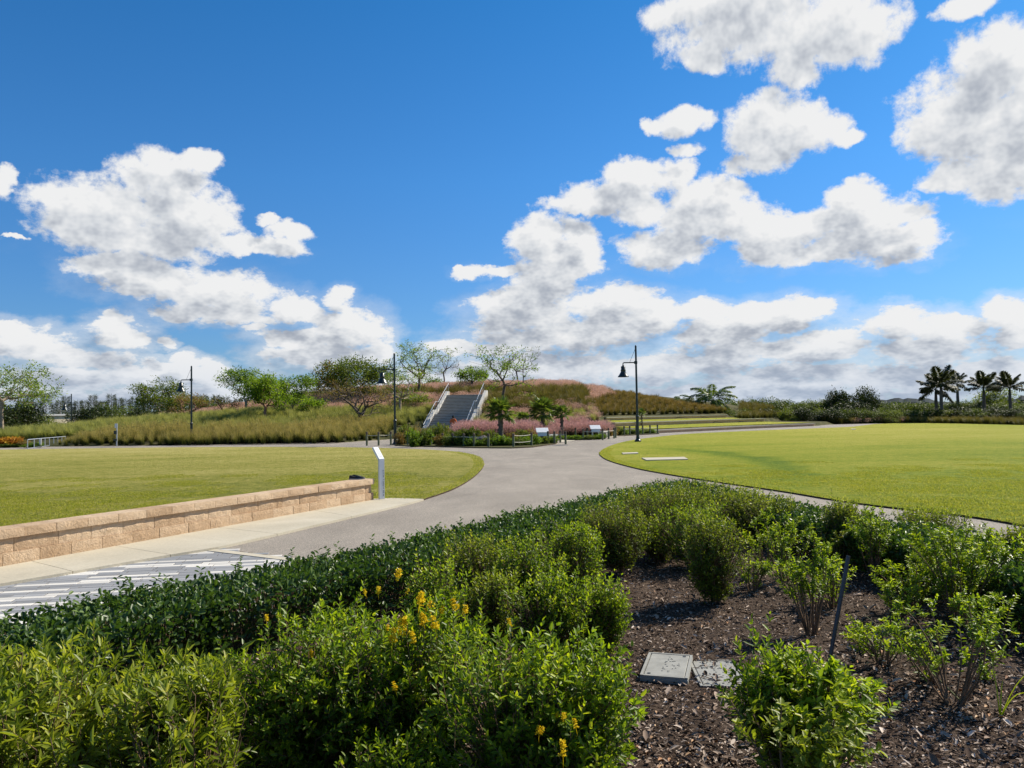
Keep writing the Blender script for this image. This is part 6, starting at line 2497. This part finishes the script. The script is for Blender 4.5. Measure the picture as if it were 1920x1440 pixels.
def flower_mesh(seed):
    rng = np.random.default_rng(seed)
    n = 30
    z = rng.uniform(0, 1, n)
    r = .020 * (1 - .55 * z) * rng.uniform(.3, 1, n)
    az = rng.uniform(0, 6.28, n)
    P = np.c_[np.cos(az) * r, np.sin(az) * r, z * .055]
    parts = []
    for k in range(4):
        a2 = az + k * 1.57
        Dr = np.c_[np.cos(a2), np.sin(a2), rng.uniform(.0, .8, n)]
        parts.append(leaf_arrays(P, Dr, rand_dirs(rng, n), .010, .009, rng.random(n), LEAF4, .2))
    parts.append(leaf_arrays(np.array([[0, 0, -.05]]), np.array([[0, 0, 1.]]), np.array([[0, 1., 0]]), .07, .004, np.array([.2]), LEAF4, 0))
    V, F, T = cat_arrays(parts)
    return new_mesh('flower_cluster', V, F, M['flower'], T)


FLW = [flower_mesh(i) for i in range(3)]


def shrub(x, y, w, d, h, lab, seed, leaf='leaf_gold', ntips=420, leafL=.036, asp=.42, per=8, clear=.10, box=3.0, stems=12, lean=(0, 0), flowers=0, group=None, twig='twig', name='shrub', fl_list=None, cat='shrub', **kw):
    z0 = bed_z(x, y) - .005
    root = empty(name, (x, y, z0), label=lab, cat=cat, group=group)
    lv, tw, mb, P = shrub_geo(seed, w, d, h, clear, ntips, leafL, asp, per, box, stems=stems, lean=lean, **kw)
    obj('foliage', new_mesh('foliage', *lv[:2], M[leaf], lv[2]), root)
    obj('twigs', new_mesh('twigs', *tw[:2], M[twig], tw[2]), root)
    if stems:
        mb.build('stems', M[twig], root, smooth=True)
    rg = random.Random(seed)
    if flowers:
        top = [p for p in P if p[2] > h * .72]
        for k in range(flowers):
            p = rg.choice(top)
            o = obj('flower_cluster', FLW[k % 3], root, loc=(p[0], p[1], p[2] + .045))
            o.rotation_euler = (rg.uniform(-.4, .4), rg.uniform(-.4, .4), rg.uniform(0, 6))
            s = rg.uniform(.7, 1.2)
            o.scale = (s, s, s)
    for (fx, fy, dd, s) in (fl_list or []):
        q = D(fx, fy, dd) - Vector((x, y, z0))
        o = obj('flower_cluster', FLW[int(fx) % 3], root, loc=q)
        o.rotation_euler = (rg.uniform(-.5, .5), rg.uniform(-.5, .5), rg.uniform(0, 6))
        s *= .80
        o.scale = (s, s, s)
    return root


def place(px, top, bot_or_d, wpx, lab, seed, dep=None, as_base=True, **kw):
    kw['ntips'] = int(kw['ntips'] * (1.9 if kw['ntips'] > 250 else 1.4))
    kw['leafL'] = kw['leafL'] * .92
    wpx = wpx * 1.3
    kw['clear'] = kw.get('clear', .1) * .6
    """shrub whose foot stands at the pixel (px, bot) of the photograph, or at a given depth"""
    if as_base:
        g_ = G(px, bot_or_d)
        d = g_.y
    else:
        d = bot_or_d
    p = D(px, 1000, d)
    h = D(px, top, d).z - .04
    w = wpx / FPX * d
    return shrub(p.x, d, w, dep if dep else w * .9, h, lab, seed, **kw)


# left block of lance leaved shrubs
kwL = dict(leaf='leaf_long', leafL=.046, asp=.27, per=10, box=5.0, tl=(.05, .11), stems=14, shell=.55, bare=.3, upf=.28, strays=.015)
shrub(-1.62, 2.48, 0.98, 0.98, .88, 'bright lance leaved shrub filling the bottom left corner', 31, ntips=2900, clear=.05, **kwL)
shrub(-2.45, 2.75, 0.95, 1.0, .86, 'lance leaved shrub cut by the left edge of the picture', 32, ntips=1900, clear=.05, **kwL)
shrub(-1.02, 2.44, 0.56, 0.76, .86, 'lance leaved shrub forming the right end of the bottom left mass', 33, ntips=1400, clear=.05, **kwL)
for k in range(1):
    rngL = np.random.default_rng(5)
    n = 60
    P = np.c_[rngL.uniform(-2.3, -.9, n), rngL.uniform(2.05, 2.9, n), rngL.uniform(.72, .84, n)]
    az = rngL.uniform(0, 6.28, n)
    V, F, T = leaf_arrays(P, np.c_[np.cos(az) * .6, np.sin(az) * .6, rngL.uniform(.2, 1.2, n)], rand_dirs(rngL, n), rngL.uniform(.05, .075, n), rngL.uniform(.013, .019, n), rngL.uniform(.4, .9, n), LEAF6, .2, .2)
    rt = bpy.data.objects[[o.name for o in col.objects if o.get('label', '').startswith('bright lance')][0]]
    V = V - np.array(rt.location)
    obj('long_leaves', new_mesh('long_leaves', V, F, M['leaf_long'], T), rt)

kwB = dict(leaf='leaf_gold', leafL=.036, asp=.40, per=9, box=3.4, tl=(.07, .14), stems=16, shell=.5, bare=.35, upf=.40, strays=.03)
fl1 = [(539, 1243, 3.45, .9), (587, 1233, 3.5, .9), (500, 1165, 3.6, .7), (527, 1163, 3.6, .7), (554, 1280, 3.4, .5)]
fl2 = [(746, 1085, 3.9, 1.3), (710, 1113, 3.85, .9), (762, 1112, 3.8, .5), (787, 1133, 3.6, 1.5), (800, 1148, 3.55, 1.3), (826, 1152, 3.55, .9), (856, 1145, 3.55, 1.2), (872, 1152, 3.55, 1.0), (756, 1184, 3.4, 1.7), (795, 1170, 3.45, 1.3), (817, 1183, 3.4, 1.4), (736, 1207, 3.35, 1.4), (777, 1203, 3.35, 1.1), (725, 1183, 3.4, .6), (742, 1295, 3.2, .8), (686, 1115, 3.8, .7)]
fl3 = [(958, 1178, 3.25, .9), (1057, 1352, 2.85, .7), (1010, 1378, 2.8, .7), (1056, 1417, 2.7, 1.1), (1080, 1365, 2.8, .7), (1014, 1375, 2.8, .6), (1042, 1345, 2.9, .5)]
shrub(-0.92, 3.55, 1.10, 1.10, .80, 'large shrub with few yellow blooms left of the centre front mass', 41, ntips=1600, clear=.06, fl_list=fl1, **kwB)
shrub(-0.42, 3.55, 0.80, 1.0, .82, 'large shrub covered with most of the yellow blooms in the centre', 42, ntips=1400, clear=.08, fl_list=fl2, **kwB)
shrub(0.00, 3.20, 0.98, 0.95, .80, 'bright leafy shrub at the front centre reaching the bottom edge', 43, ntips=2000, clear=.05, fl_list=fl3, **kwB)
shrub(0.20, 2.95, 0.42, 0.5, .55, 'lower front shrub at the bottom edge next to the open mulch', 44, ntips=560, clear=.03, **kwB)
shrub(-0.52, 3.05, 0.80, 0.5, .42, 'shaded undergrowth shrub below the yellow blooms', 45, ntips=520, clear=.02, **kwB)
kwC = dict(leaf='leaf_gold', leafL=.036, asp=.42, per=8, box=3.2, tl=(.07, .15), stems=12)
place(808, 1036, 5.0, 150, 'light green shrub just behind the yellow blooms', 51, as_base=False, ntips=480, **kwC)
place(905, 992, 6.2, 150, 'medium green shrub in the second row, left one, by the clipped hedge', 52, as_base=False, ntips=460, **{**kwC, 'leaf': 'leaf_olive'})
place(980, 985, 6.0, 150, 'medium green shrub in the second row, middle one', 53, as_base=False, ntips=460, **{**kwC, 'leaf': 'leaf_gold'})
place(1060, 972, 6.5, 125, 'green shrub in the second row, right one beside open mulch', 54, as_base=False, ntips=420, **kwC)
place(1010, 1070, 5.1, 150, 'bright clipped shrub in the middle of the bed, left half of a pair', 55, as_base=False, ntips=480, **kwC)
place(1105, 1068, 1235, 135, 'bright clipped shrub reaching over the mulch, right half of a pair', 56, ntips=480, clear=.04, **kwC)
place(910, 1060, 5.2, 120, 'shaded olive shrub filling the gap left of the bright pair', 57, as_base=False, ntips=330, **{**kwC, 'leaf': 'leaf_olive'})
place(1160, 928, 1082, 130, 'upright dark green shrub with a bare foot at the far end of the mulch', 58, ntips=460, **{**kwC, 'clear': .18, 'leaf': 'leaf_olive'})
kwG = dict(leaf='leaf_olive', leafL=.036, asp=.42, per=8, box=3.2, tl=(.08, .17), stems=12, clear=.16)
place(1205, 908, 9.6, 120, 'olive shrub at the nose of the bed, leftmost of the back row', 61, as_base=False, ntips=430, **kwG)
place(1262, 893, 1046, 130, 'olive shrub of the back row with stems fanning from the mulch', 62, ntips=460, **kwG)
place(1320, 896, 10.4, 130, 'olive shrub in the middle of the back row at the nose of the bed', 63, as_base=False, ntips=460, **kwG)
place(1385, 905, 9.8, 130, 'olive shrub of the back row whose top is reddish brown', 64, as_base=False, ntips=460, **kwG)
place(1440, 925, 9.4, 100, 'olive shrub ending the back row before the dark hedge gap', 65, as_base=False, ntips=380, **kwG)
place(1300, 935, 8.2, 150, 'leafy shrub filling the space behind the narrow upright shrub', 66, as_base=False, ntips=420, **{**kwG, 'leaf': 'leaf_gold'})
place(1338, 962, 1140, 115, 'narrow upright shrub tapering to its foot in the mulch', 67, ntips=520, **{**kwG, 'leaf': 'leaf_olive', 'clear': .10})
leggy(1472, 958, 1100, 120, 'yellowish loose shrub with thin stems left of the dark stake', 68, 16)
leggy(1522, 1012, 1203, 150, 'thin leggy shrub with bare lower stems beside the dark stake', 69, 18, lo=.3)
place(1580, 932, 1066, 82, 'blocky clipped dark shrub behind the top of the stake', 70, ntips=420, **{**kwG, 'box': 6})
leggy(1640, 945, 1098, 120, 'upright shrub with pale bare stems right of the clipped block', 71, 20, lo=.3)
place(1758, 950, 8.6, 130, 'broad clipped shrub with a flat top in the right back row', 72, as_base=False, ntips=520, **{**kwG, 'box': 5})
place(1700, 985, 8.3, 80, 'small olive shrub left of the broad flat topped one', 73, as_base=False, ntips=240, **kwG)
leggy(1800, 985, 1182, 210, 'loose bright shrub with long shoots in the right middle of the bed', 74, 34)
leggy(1712, 1035, 1152, 120, 'small bright shrub left of the loose one', 75, 18, lo=.1)
leggy(1850, 1000, 1150, 120, 'bright shrub right of the loose one with stems crossing', 91, 18)
leggy(1560, 1050, 1150, 110, 'loose low plant just left of the stake top', 97, 14, lo=.1)
leggy(1410, 1040, 1118, 60, 'small airy plant right of the narrow upright shrub', 98, 8, lo=.1)
leggy(1655, 1180, 1262, 130, 'sprawling thin plant right of the stake foot', 99, 12, lo=.15, dens=.7)
leggy(1740, 1195, 1290, 110, 'sprawling thin plant left of the sparse twiggy shrub', 100, 12, lo=.1, dens=.7)
leggy(1575, 985, 1075, 90, 'thin plant in the shade of the clipped block', 101, 12, leaf='leaf_olive')
leggy(1684, 1080, 1172, 90, 'small loose shrub between the stake and the small bright shrub', 92, 12, lo=.1)
leggy(1436, 990, 1082, 90, 'thin yellowish shrub between narrow upright and loose shrubs', 93, 12)
place(1235, 960, 1062, 90, 'olive shrub low at the back left of the open mulch', 94, ntips=260, **kwG)
place(1120, 940, 8.4, 90, 'dark shrub between the clipped hedge and the upright dark shrub', 95, as_base=False, ntips=300, **kwG)
place(1100, 985, 1120, 60, 'low shrub filling the gap at the left rim of the mulch', 96, ntips=200, **kwG)
place(1915, 978, 1118, 110, 'olive shrub cut off by the right edge of the picture', 76, ntips=460, **kwG)
place(1995, 985, 1140, 130, 'olive shrub outside the right edge whose leaves just show', 77, ntips=420, **kwG)
leggy(1790, 1120, 1334, 240, 'sparse twiggy shrub with yellow green shoots in the lower right', 78, 16, lo=.28, dens=.8)
leggy(1846, 1110, 1232, 110, 'low bright shrub behind the twiggy one', 79, 14, lo=.1)
shrub(1.25, 3.42, .70, .55, .66, 'vivid lime shrub leaning over the half buried valve box lid', 80, ntips=560, leaf='leaf_gold', leafL=.040, asp=.42, per=9, box=2.4, tl=(.09, .18), stems=14, clear=.10, lean=(-.16, .10), bare=.8)
leggy(1535, 1235, 1490, 250, 'lower right lobe of the vivid lime shrub at the bottom edge', 81, 30, leafL=.042, lo=.1)
leggy(1490, 1310, 1560, 260, 'shaded low shoots under the vivid lime shrub', 82, 20, leafL=.040, lo=.08, leaf='leaf_olive')
kwW = dict(leaf='leaf_gold', leafL=.026, asp=.42, per=8, box=2.2, tl=(.04, .08), stems=4, clear=.0, base_r=.03, name='seedling', cat='seedling', group='small green seedlings in the mulch')
for k, (px, py, w, t, lab) in enumerate([(1160, 1300, 62, 1255, 'seedling in the mulch left of the bare valve box lid'), (1240, 1045, 30, 1025, 'seedling at the back of the mulch below the fan of stems'), (1395, 1100, 26, 1082, 'seedling right of the narrow upright shrub'),
                                         (1690, 1150, 50, 1118, 'seedling right of the dark stake near the small bright shrub'), (1640, 1050, 40, 1020, 'seedling at the foot of the pale stemmed shrub'), (1618, 1230, 60, 1165, 'seedling touching the right side of the dark stake'),
                                         (1845, 1290, 40, 1262, 'seedling near the right edge above the grass blades'), (1180, 1425, 26, 1410, 'tiny seedling at the bottom edge beside the front shrub'), (1700, 1215, 60, 1180, 'flat seedling patch in the shade of the twiggy shrub')]):
    g_ = G(px, py)
    shrub(g_.x, g_.y, w / FPX * g_.y, w / FPX * g_.y, D(px, t, g_.y).z, lab, 500 + k, ntips=30, **kwW)


def grass_seedling():
    g_ = G(1876, 1357)
    root = empty('grass_shoot', (g_.x, g_.y, .03), label='lone grass shoot with broad blades near the right edge', cat='plant')
    bl = [((0, 0), (-.04, .02, .30), .013), ((0, 0), (.02, .0, .20), .014), ((0, 0), (.15, .0, .28), .013), ((0, 0), (.13, -.02, .17), .014)]
    for k, (b, t, w) in enumerate(bl):
        V, T = [], []
        n = 6
        t = Vector(t)
        for i in range(n + 1):
            f = i / n
            p = t * f + Vector((0, 0, .04 * math.sin(f * 3.14)))
            ww = w * (1 - f) ** .5 * .6 + .001
            V += [(p.x, p.y - ww, p.z), (p.x + ww * .4, p.y, p.z - .003), (p.x, p.y + ww, p.z)]
            T += [.75] * 3
        F = np.array([(i * 3 + j, i * 3 + j + 1, i * 3 + j + 4, i * 3 + j + 3) for i in range(n) for j in range(2)])
        me = new_mesh('blade', [(v[0], v[1], v[2]) for v in V], F, M['leaf_gold'], T, smooth=True)
        o = obj('blade', me, root)
        o.rotation_euler = (0, 0, -.9)
    # long bare shoot leaning out of the twiggy shrub
    a = G(1812, 1335); b = D(1622, 1163, 4.75)
    mb = MB().tube([Vector((0, 0, 0)), (Vector(b) - a) * .5 + Vector((0, 0, .03)), Vector(b) - a], [.005, .004, .002], 5)
    s = mb.build('bare_shoot', M['twig_green'], label='long straight bare shoot leaning left across the twiggy shrub', cat='branch')
    s.location = (a.x, a.y, a.z + .03)


grass_seedling()


# ---------------------------------------------------------------- low planting of the far beds
def far_beds():
    rng = random.Random(77)
    protos = {}
    for key, leaf, sd, nt_, L in (('green', 'leaf_tree', 601, 260, .085), ('dark', 'leaf_tree_dark', 602, 300, .085), ('pale', 'leaf_mangrove', 603, 240, .08), ('dry', 'leaf_rust', 604, 170, .07), ('croton', 'croton', 605, 200, .10)):
        lv, tw, mb, P = shrub_geo(sd, 1.0, 1.0, .8, .0, nt_, L, .45, 7, 2.6, tl=(.1, .2), stems=6)
        protos[key] = (new_mesh('foliage', *lv[:2], M[leaf], lv[2]), mb.mesh('stems', M['twig']))

    def put(px, d, key, w, h, lab, grp):
        p = D(px, 800, d)
        o = empty('low_shrub', (p.x, d, max(0.0, min(.2, hz(p.x, d)))), rng.uniform(0, 6), label=lab, cat='shrub', group=grp)
        obj('foliage', protos[key][0], o)
        obj('stems', protos[key][1], o)
        o.scale = (w, w, h / .8)
    # bed outline as raised soil
    P = [G(*q) for q in [(741, 836), (763, 837), (840, 839), (900, 840.5), (960, 841), (1000, 839), (1042, 833), (1046, 830), (1043, 826), (1000, 823), (900, 820), (800, 820), (745, 824)]]
    sheet('planting_bed', [X2(p) for p in P], .05, M['ground'], .05, label='planting bed with palms between path and stairs')
    P = [G(*q) for q in [(1076, 824.5), (1112, 823.5), (1137, 821), (1137, 817.5), (1062, 818), (1050, 820)]]
    sheet('planting_bed', [X2(p) for p in P], .05, M['ground'], .05, label='smaller planting bed around the second white panel')
    P = [G(*q) for q in [(1160, 818), (1236, 814), (1236, 812.5), (1150, 815)]]
    sheet('planting_bed', [X2(p) for p in P], .05, M['ground'], .05, label='narrow planting strip behind the right lamp')
    P = [G(*q) for q in [(1047, 829.6), (1078, 826.8), (1077, 824.2), (1052, 824.6)]]
    sheet('concrete_landing', [X2(p) for p in P], .012, M['concrete'], .02, label='small concrete landing between the two panel beds')
    P = [G(*q) for q in [(1137, 821), (1158, 818.6), (1172, 817.8), (1160, 816.8), (1138, 818)]]
    sheet('concrete_landing', [X2(p) for p in P], .012, M['concrete'], .02, label='concrete landing between panel bed and the posts behind the lamp')
    gA = 'leafy plants of the palm bed'
    for px, d, k, w, h, lab in [(775, 43.5, 'green', 1.2, 1.05, 'bright green bush between the first posts of the palm bed'), (790, 43.9, 'dark', 1.2, 1.0, 'dark green bush left in the palm bed'), (803, 44.4, 'green', 1.0, .95, 'green bush right of the dark one in the palm bed'),
                                (822, 43.6, 'dry', 1.1, .8, 'dry brownish plant in the palm bed below the stairs'), (838, 43.4, 'pale', 1.0, .7, 'pale green low plant below the tall weeds'), (852, 43.0, 'dark', 1.1, .7, 'dark low plant under the figure in orange'),
                                (866, 42.6, 'pale', 1.0, .65, 'pale low plant left of the boulder'), (882, 42.2, 'green', 1.1, .6, 'green low plant in front of the boulder'), (900, 42.0, 'green', 1.0, .35, 'flat green plant right in front of the boulder'),
                                (912, 42.1, 'pale', 1.0, .55, 'pale plant right of the boulder'), (930, 42.0, 'green', 1.1, .6, 'green plant left of the big fan palm trunk'), (946, 42.0, 'green', 1.2, .6, 'green plant right at the big fan palm trunk'),
                                (966, 42.0, 'pale', 1.2, .55, 'pale green plant left under the white double rope'), (984, 42.4, 'green', 1.2, .55, 'green plant right under the white double rope'), (1002, 43.0, 'green', 1.2, .6, 'green plant left of the first white panel'),
                                (1020, 44.0, 'pale', 1.2, .5, 'flowering green plant below the first white panel'), (1034, 44.8, 'green', 1.0, .5, 'green plant in the right tip of the palm bed')]:
        put(px, d, k, w, h, lab, gA)
    for px, d, k, w, h in [(798, 47, 'dry', 1.3, 1.1), (812, 47, 'pale', 1.3, 1.2), (826, 46.5, 'pale', 1.3, 1.4), (837, 47, 'dry', 1.0, 1.3), (850, 46, 'dark', 1.4, .9), (866, 46, 'dark', 1.5, 1.0), (884, 46, 'dark', 1.4, 1.1), (900, 46.5, 'dry', 1.4, .9), (918, 46, 'pale', 1.3, .9), (960, 46, 'dry', 1.3, .8), (978, 46.5, 'pale', 1.3, .9), (996, 47, 'dry', 1.3, 1.0), (750, 46, 'dry', 1.1, 1.0), (760, 48, 'pale', 1.4, 1.3), (775, 49, 'dry', 1.4, 1.3)]:
        put(px, d, k, w, h, '%s weed clump of the palm bed, about %s' % ({'dry': 'brownish', 'pale': 'pale green', 'dark': 'dark green'}[k], {798: 'below the left stair wall', 812: 'below the stairs, leftmost green', 826: 'left of the person in orange', 837: 'directly left of the person in orange', 850: 'below the person in orange', 866: 'right of the person in orange', 884: 'above the boulder, left', 900: 'right above the boulder', 918: 'left of the big fan palm trunk', 960: 'right of the big fan palm trunk', 978: 'above the white double rope', 996: 'left behind the first white panel', 750: 'right behind the lamp by the posts', 760: 'behind the bright green bush', 775: 'between lamp and left stair wall'}[px]), 'weedy plants behind the leafy front of the palm bed')
    for i, (px, d, k, w, h) in enumerate([(1056, 52, 'green', 1.2, .3), (1068, 51, 'green', 1.2, .3), (1080, 50.5, 'green', 1.1, .32), (1092, 51, 'green', 1.1, .3), (1104, 50.6, 'pale', 1.1, .34), (1118, 51, 'green', 1.1, .35), (1129, 52, 'green', 1.0, .4)]):
        put(px, d, k, w, h, 'low green ground cover by the second white panel, %s from the landing' % nth(i), 'ground cover of the second panel bed')
    for i, (px, d, k, w, h) in enumerate([(1150, 58, 'dry', 1.3, .75), (1160, 59, 'pale', 1.3, .7), (1171, 60, 'green', 1.2, .55), (1184, 61, 'pale', 1.2, .5), (1197, 62, 'green', 1.2, .45), (1210, 62.5, 'pale', 1.2, .4), (1222, 63, 'green', 1.2, .4), (1142, 57, 'dry', 1.1, .8)]):
        put(px, d, k, w, h, 'low %s shrub behind the right lamp, %s from the pink grass' % ({'dry': 'brownish', 'pale': 'pale', 'green': 'green'}[k], nth(i)), 'low shrubs in the strip behind the right lamp')
    for i, (px, d, k, w, h, lab) in enumerate([(4, 56, 'croton', 1.5, .62, 'orange yellow croton at the left picture edge'), (18, 56.5, 'croton', 1.4, .62, 'brightest yellow croton in the far left bed'), (33, 57, 'croton', 1.2, .58, 'rightmost yellow croton of the far left bed'),
                                               (12, 54.5, 'dark', 1.2, .32, 'low dark plant before the crotons at the edge'), (44, 55, 'dry', 1.4, .6, 'reddish brown plant right of the crotons'), (62, 53.5, 'green', 1.6, .36, 'green plant at the left end of the railing'), (-12, 56, 'croton', 1.4, .6, 'croton just at the frame edge'), (30, 54.6, 'dark', 1.2, .3, 'low dark plant before the brightest croton')]):
        put(px, d, k, w, h, lab, 'plants of the far left bed')


far_beds()
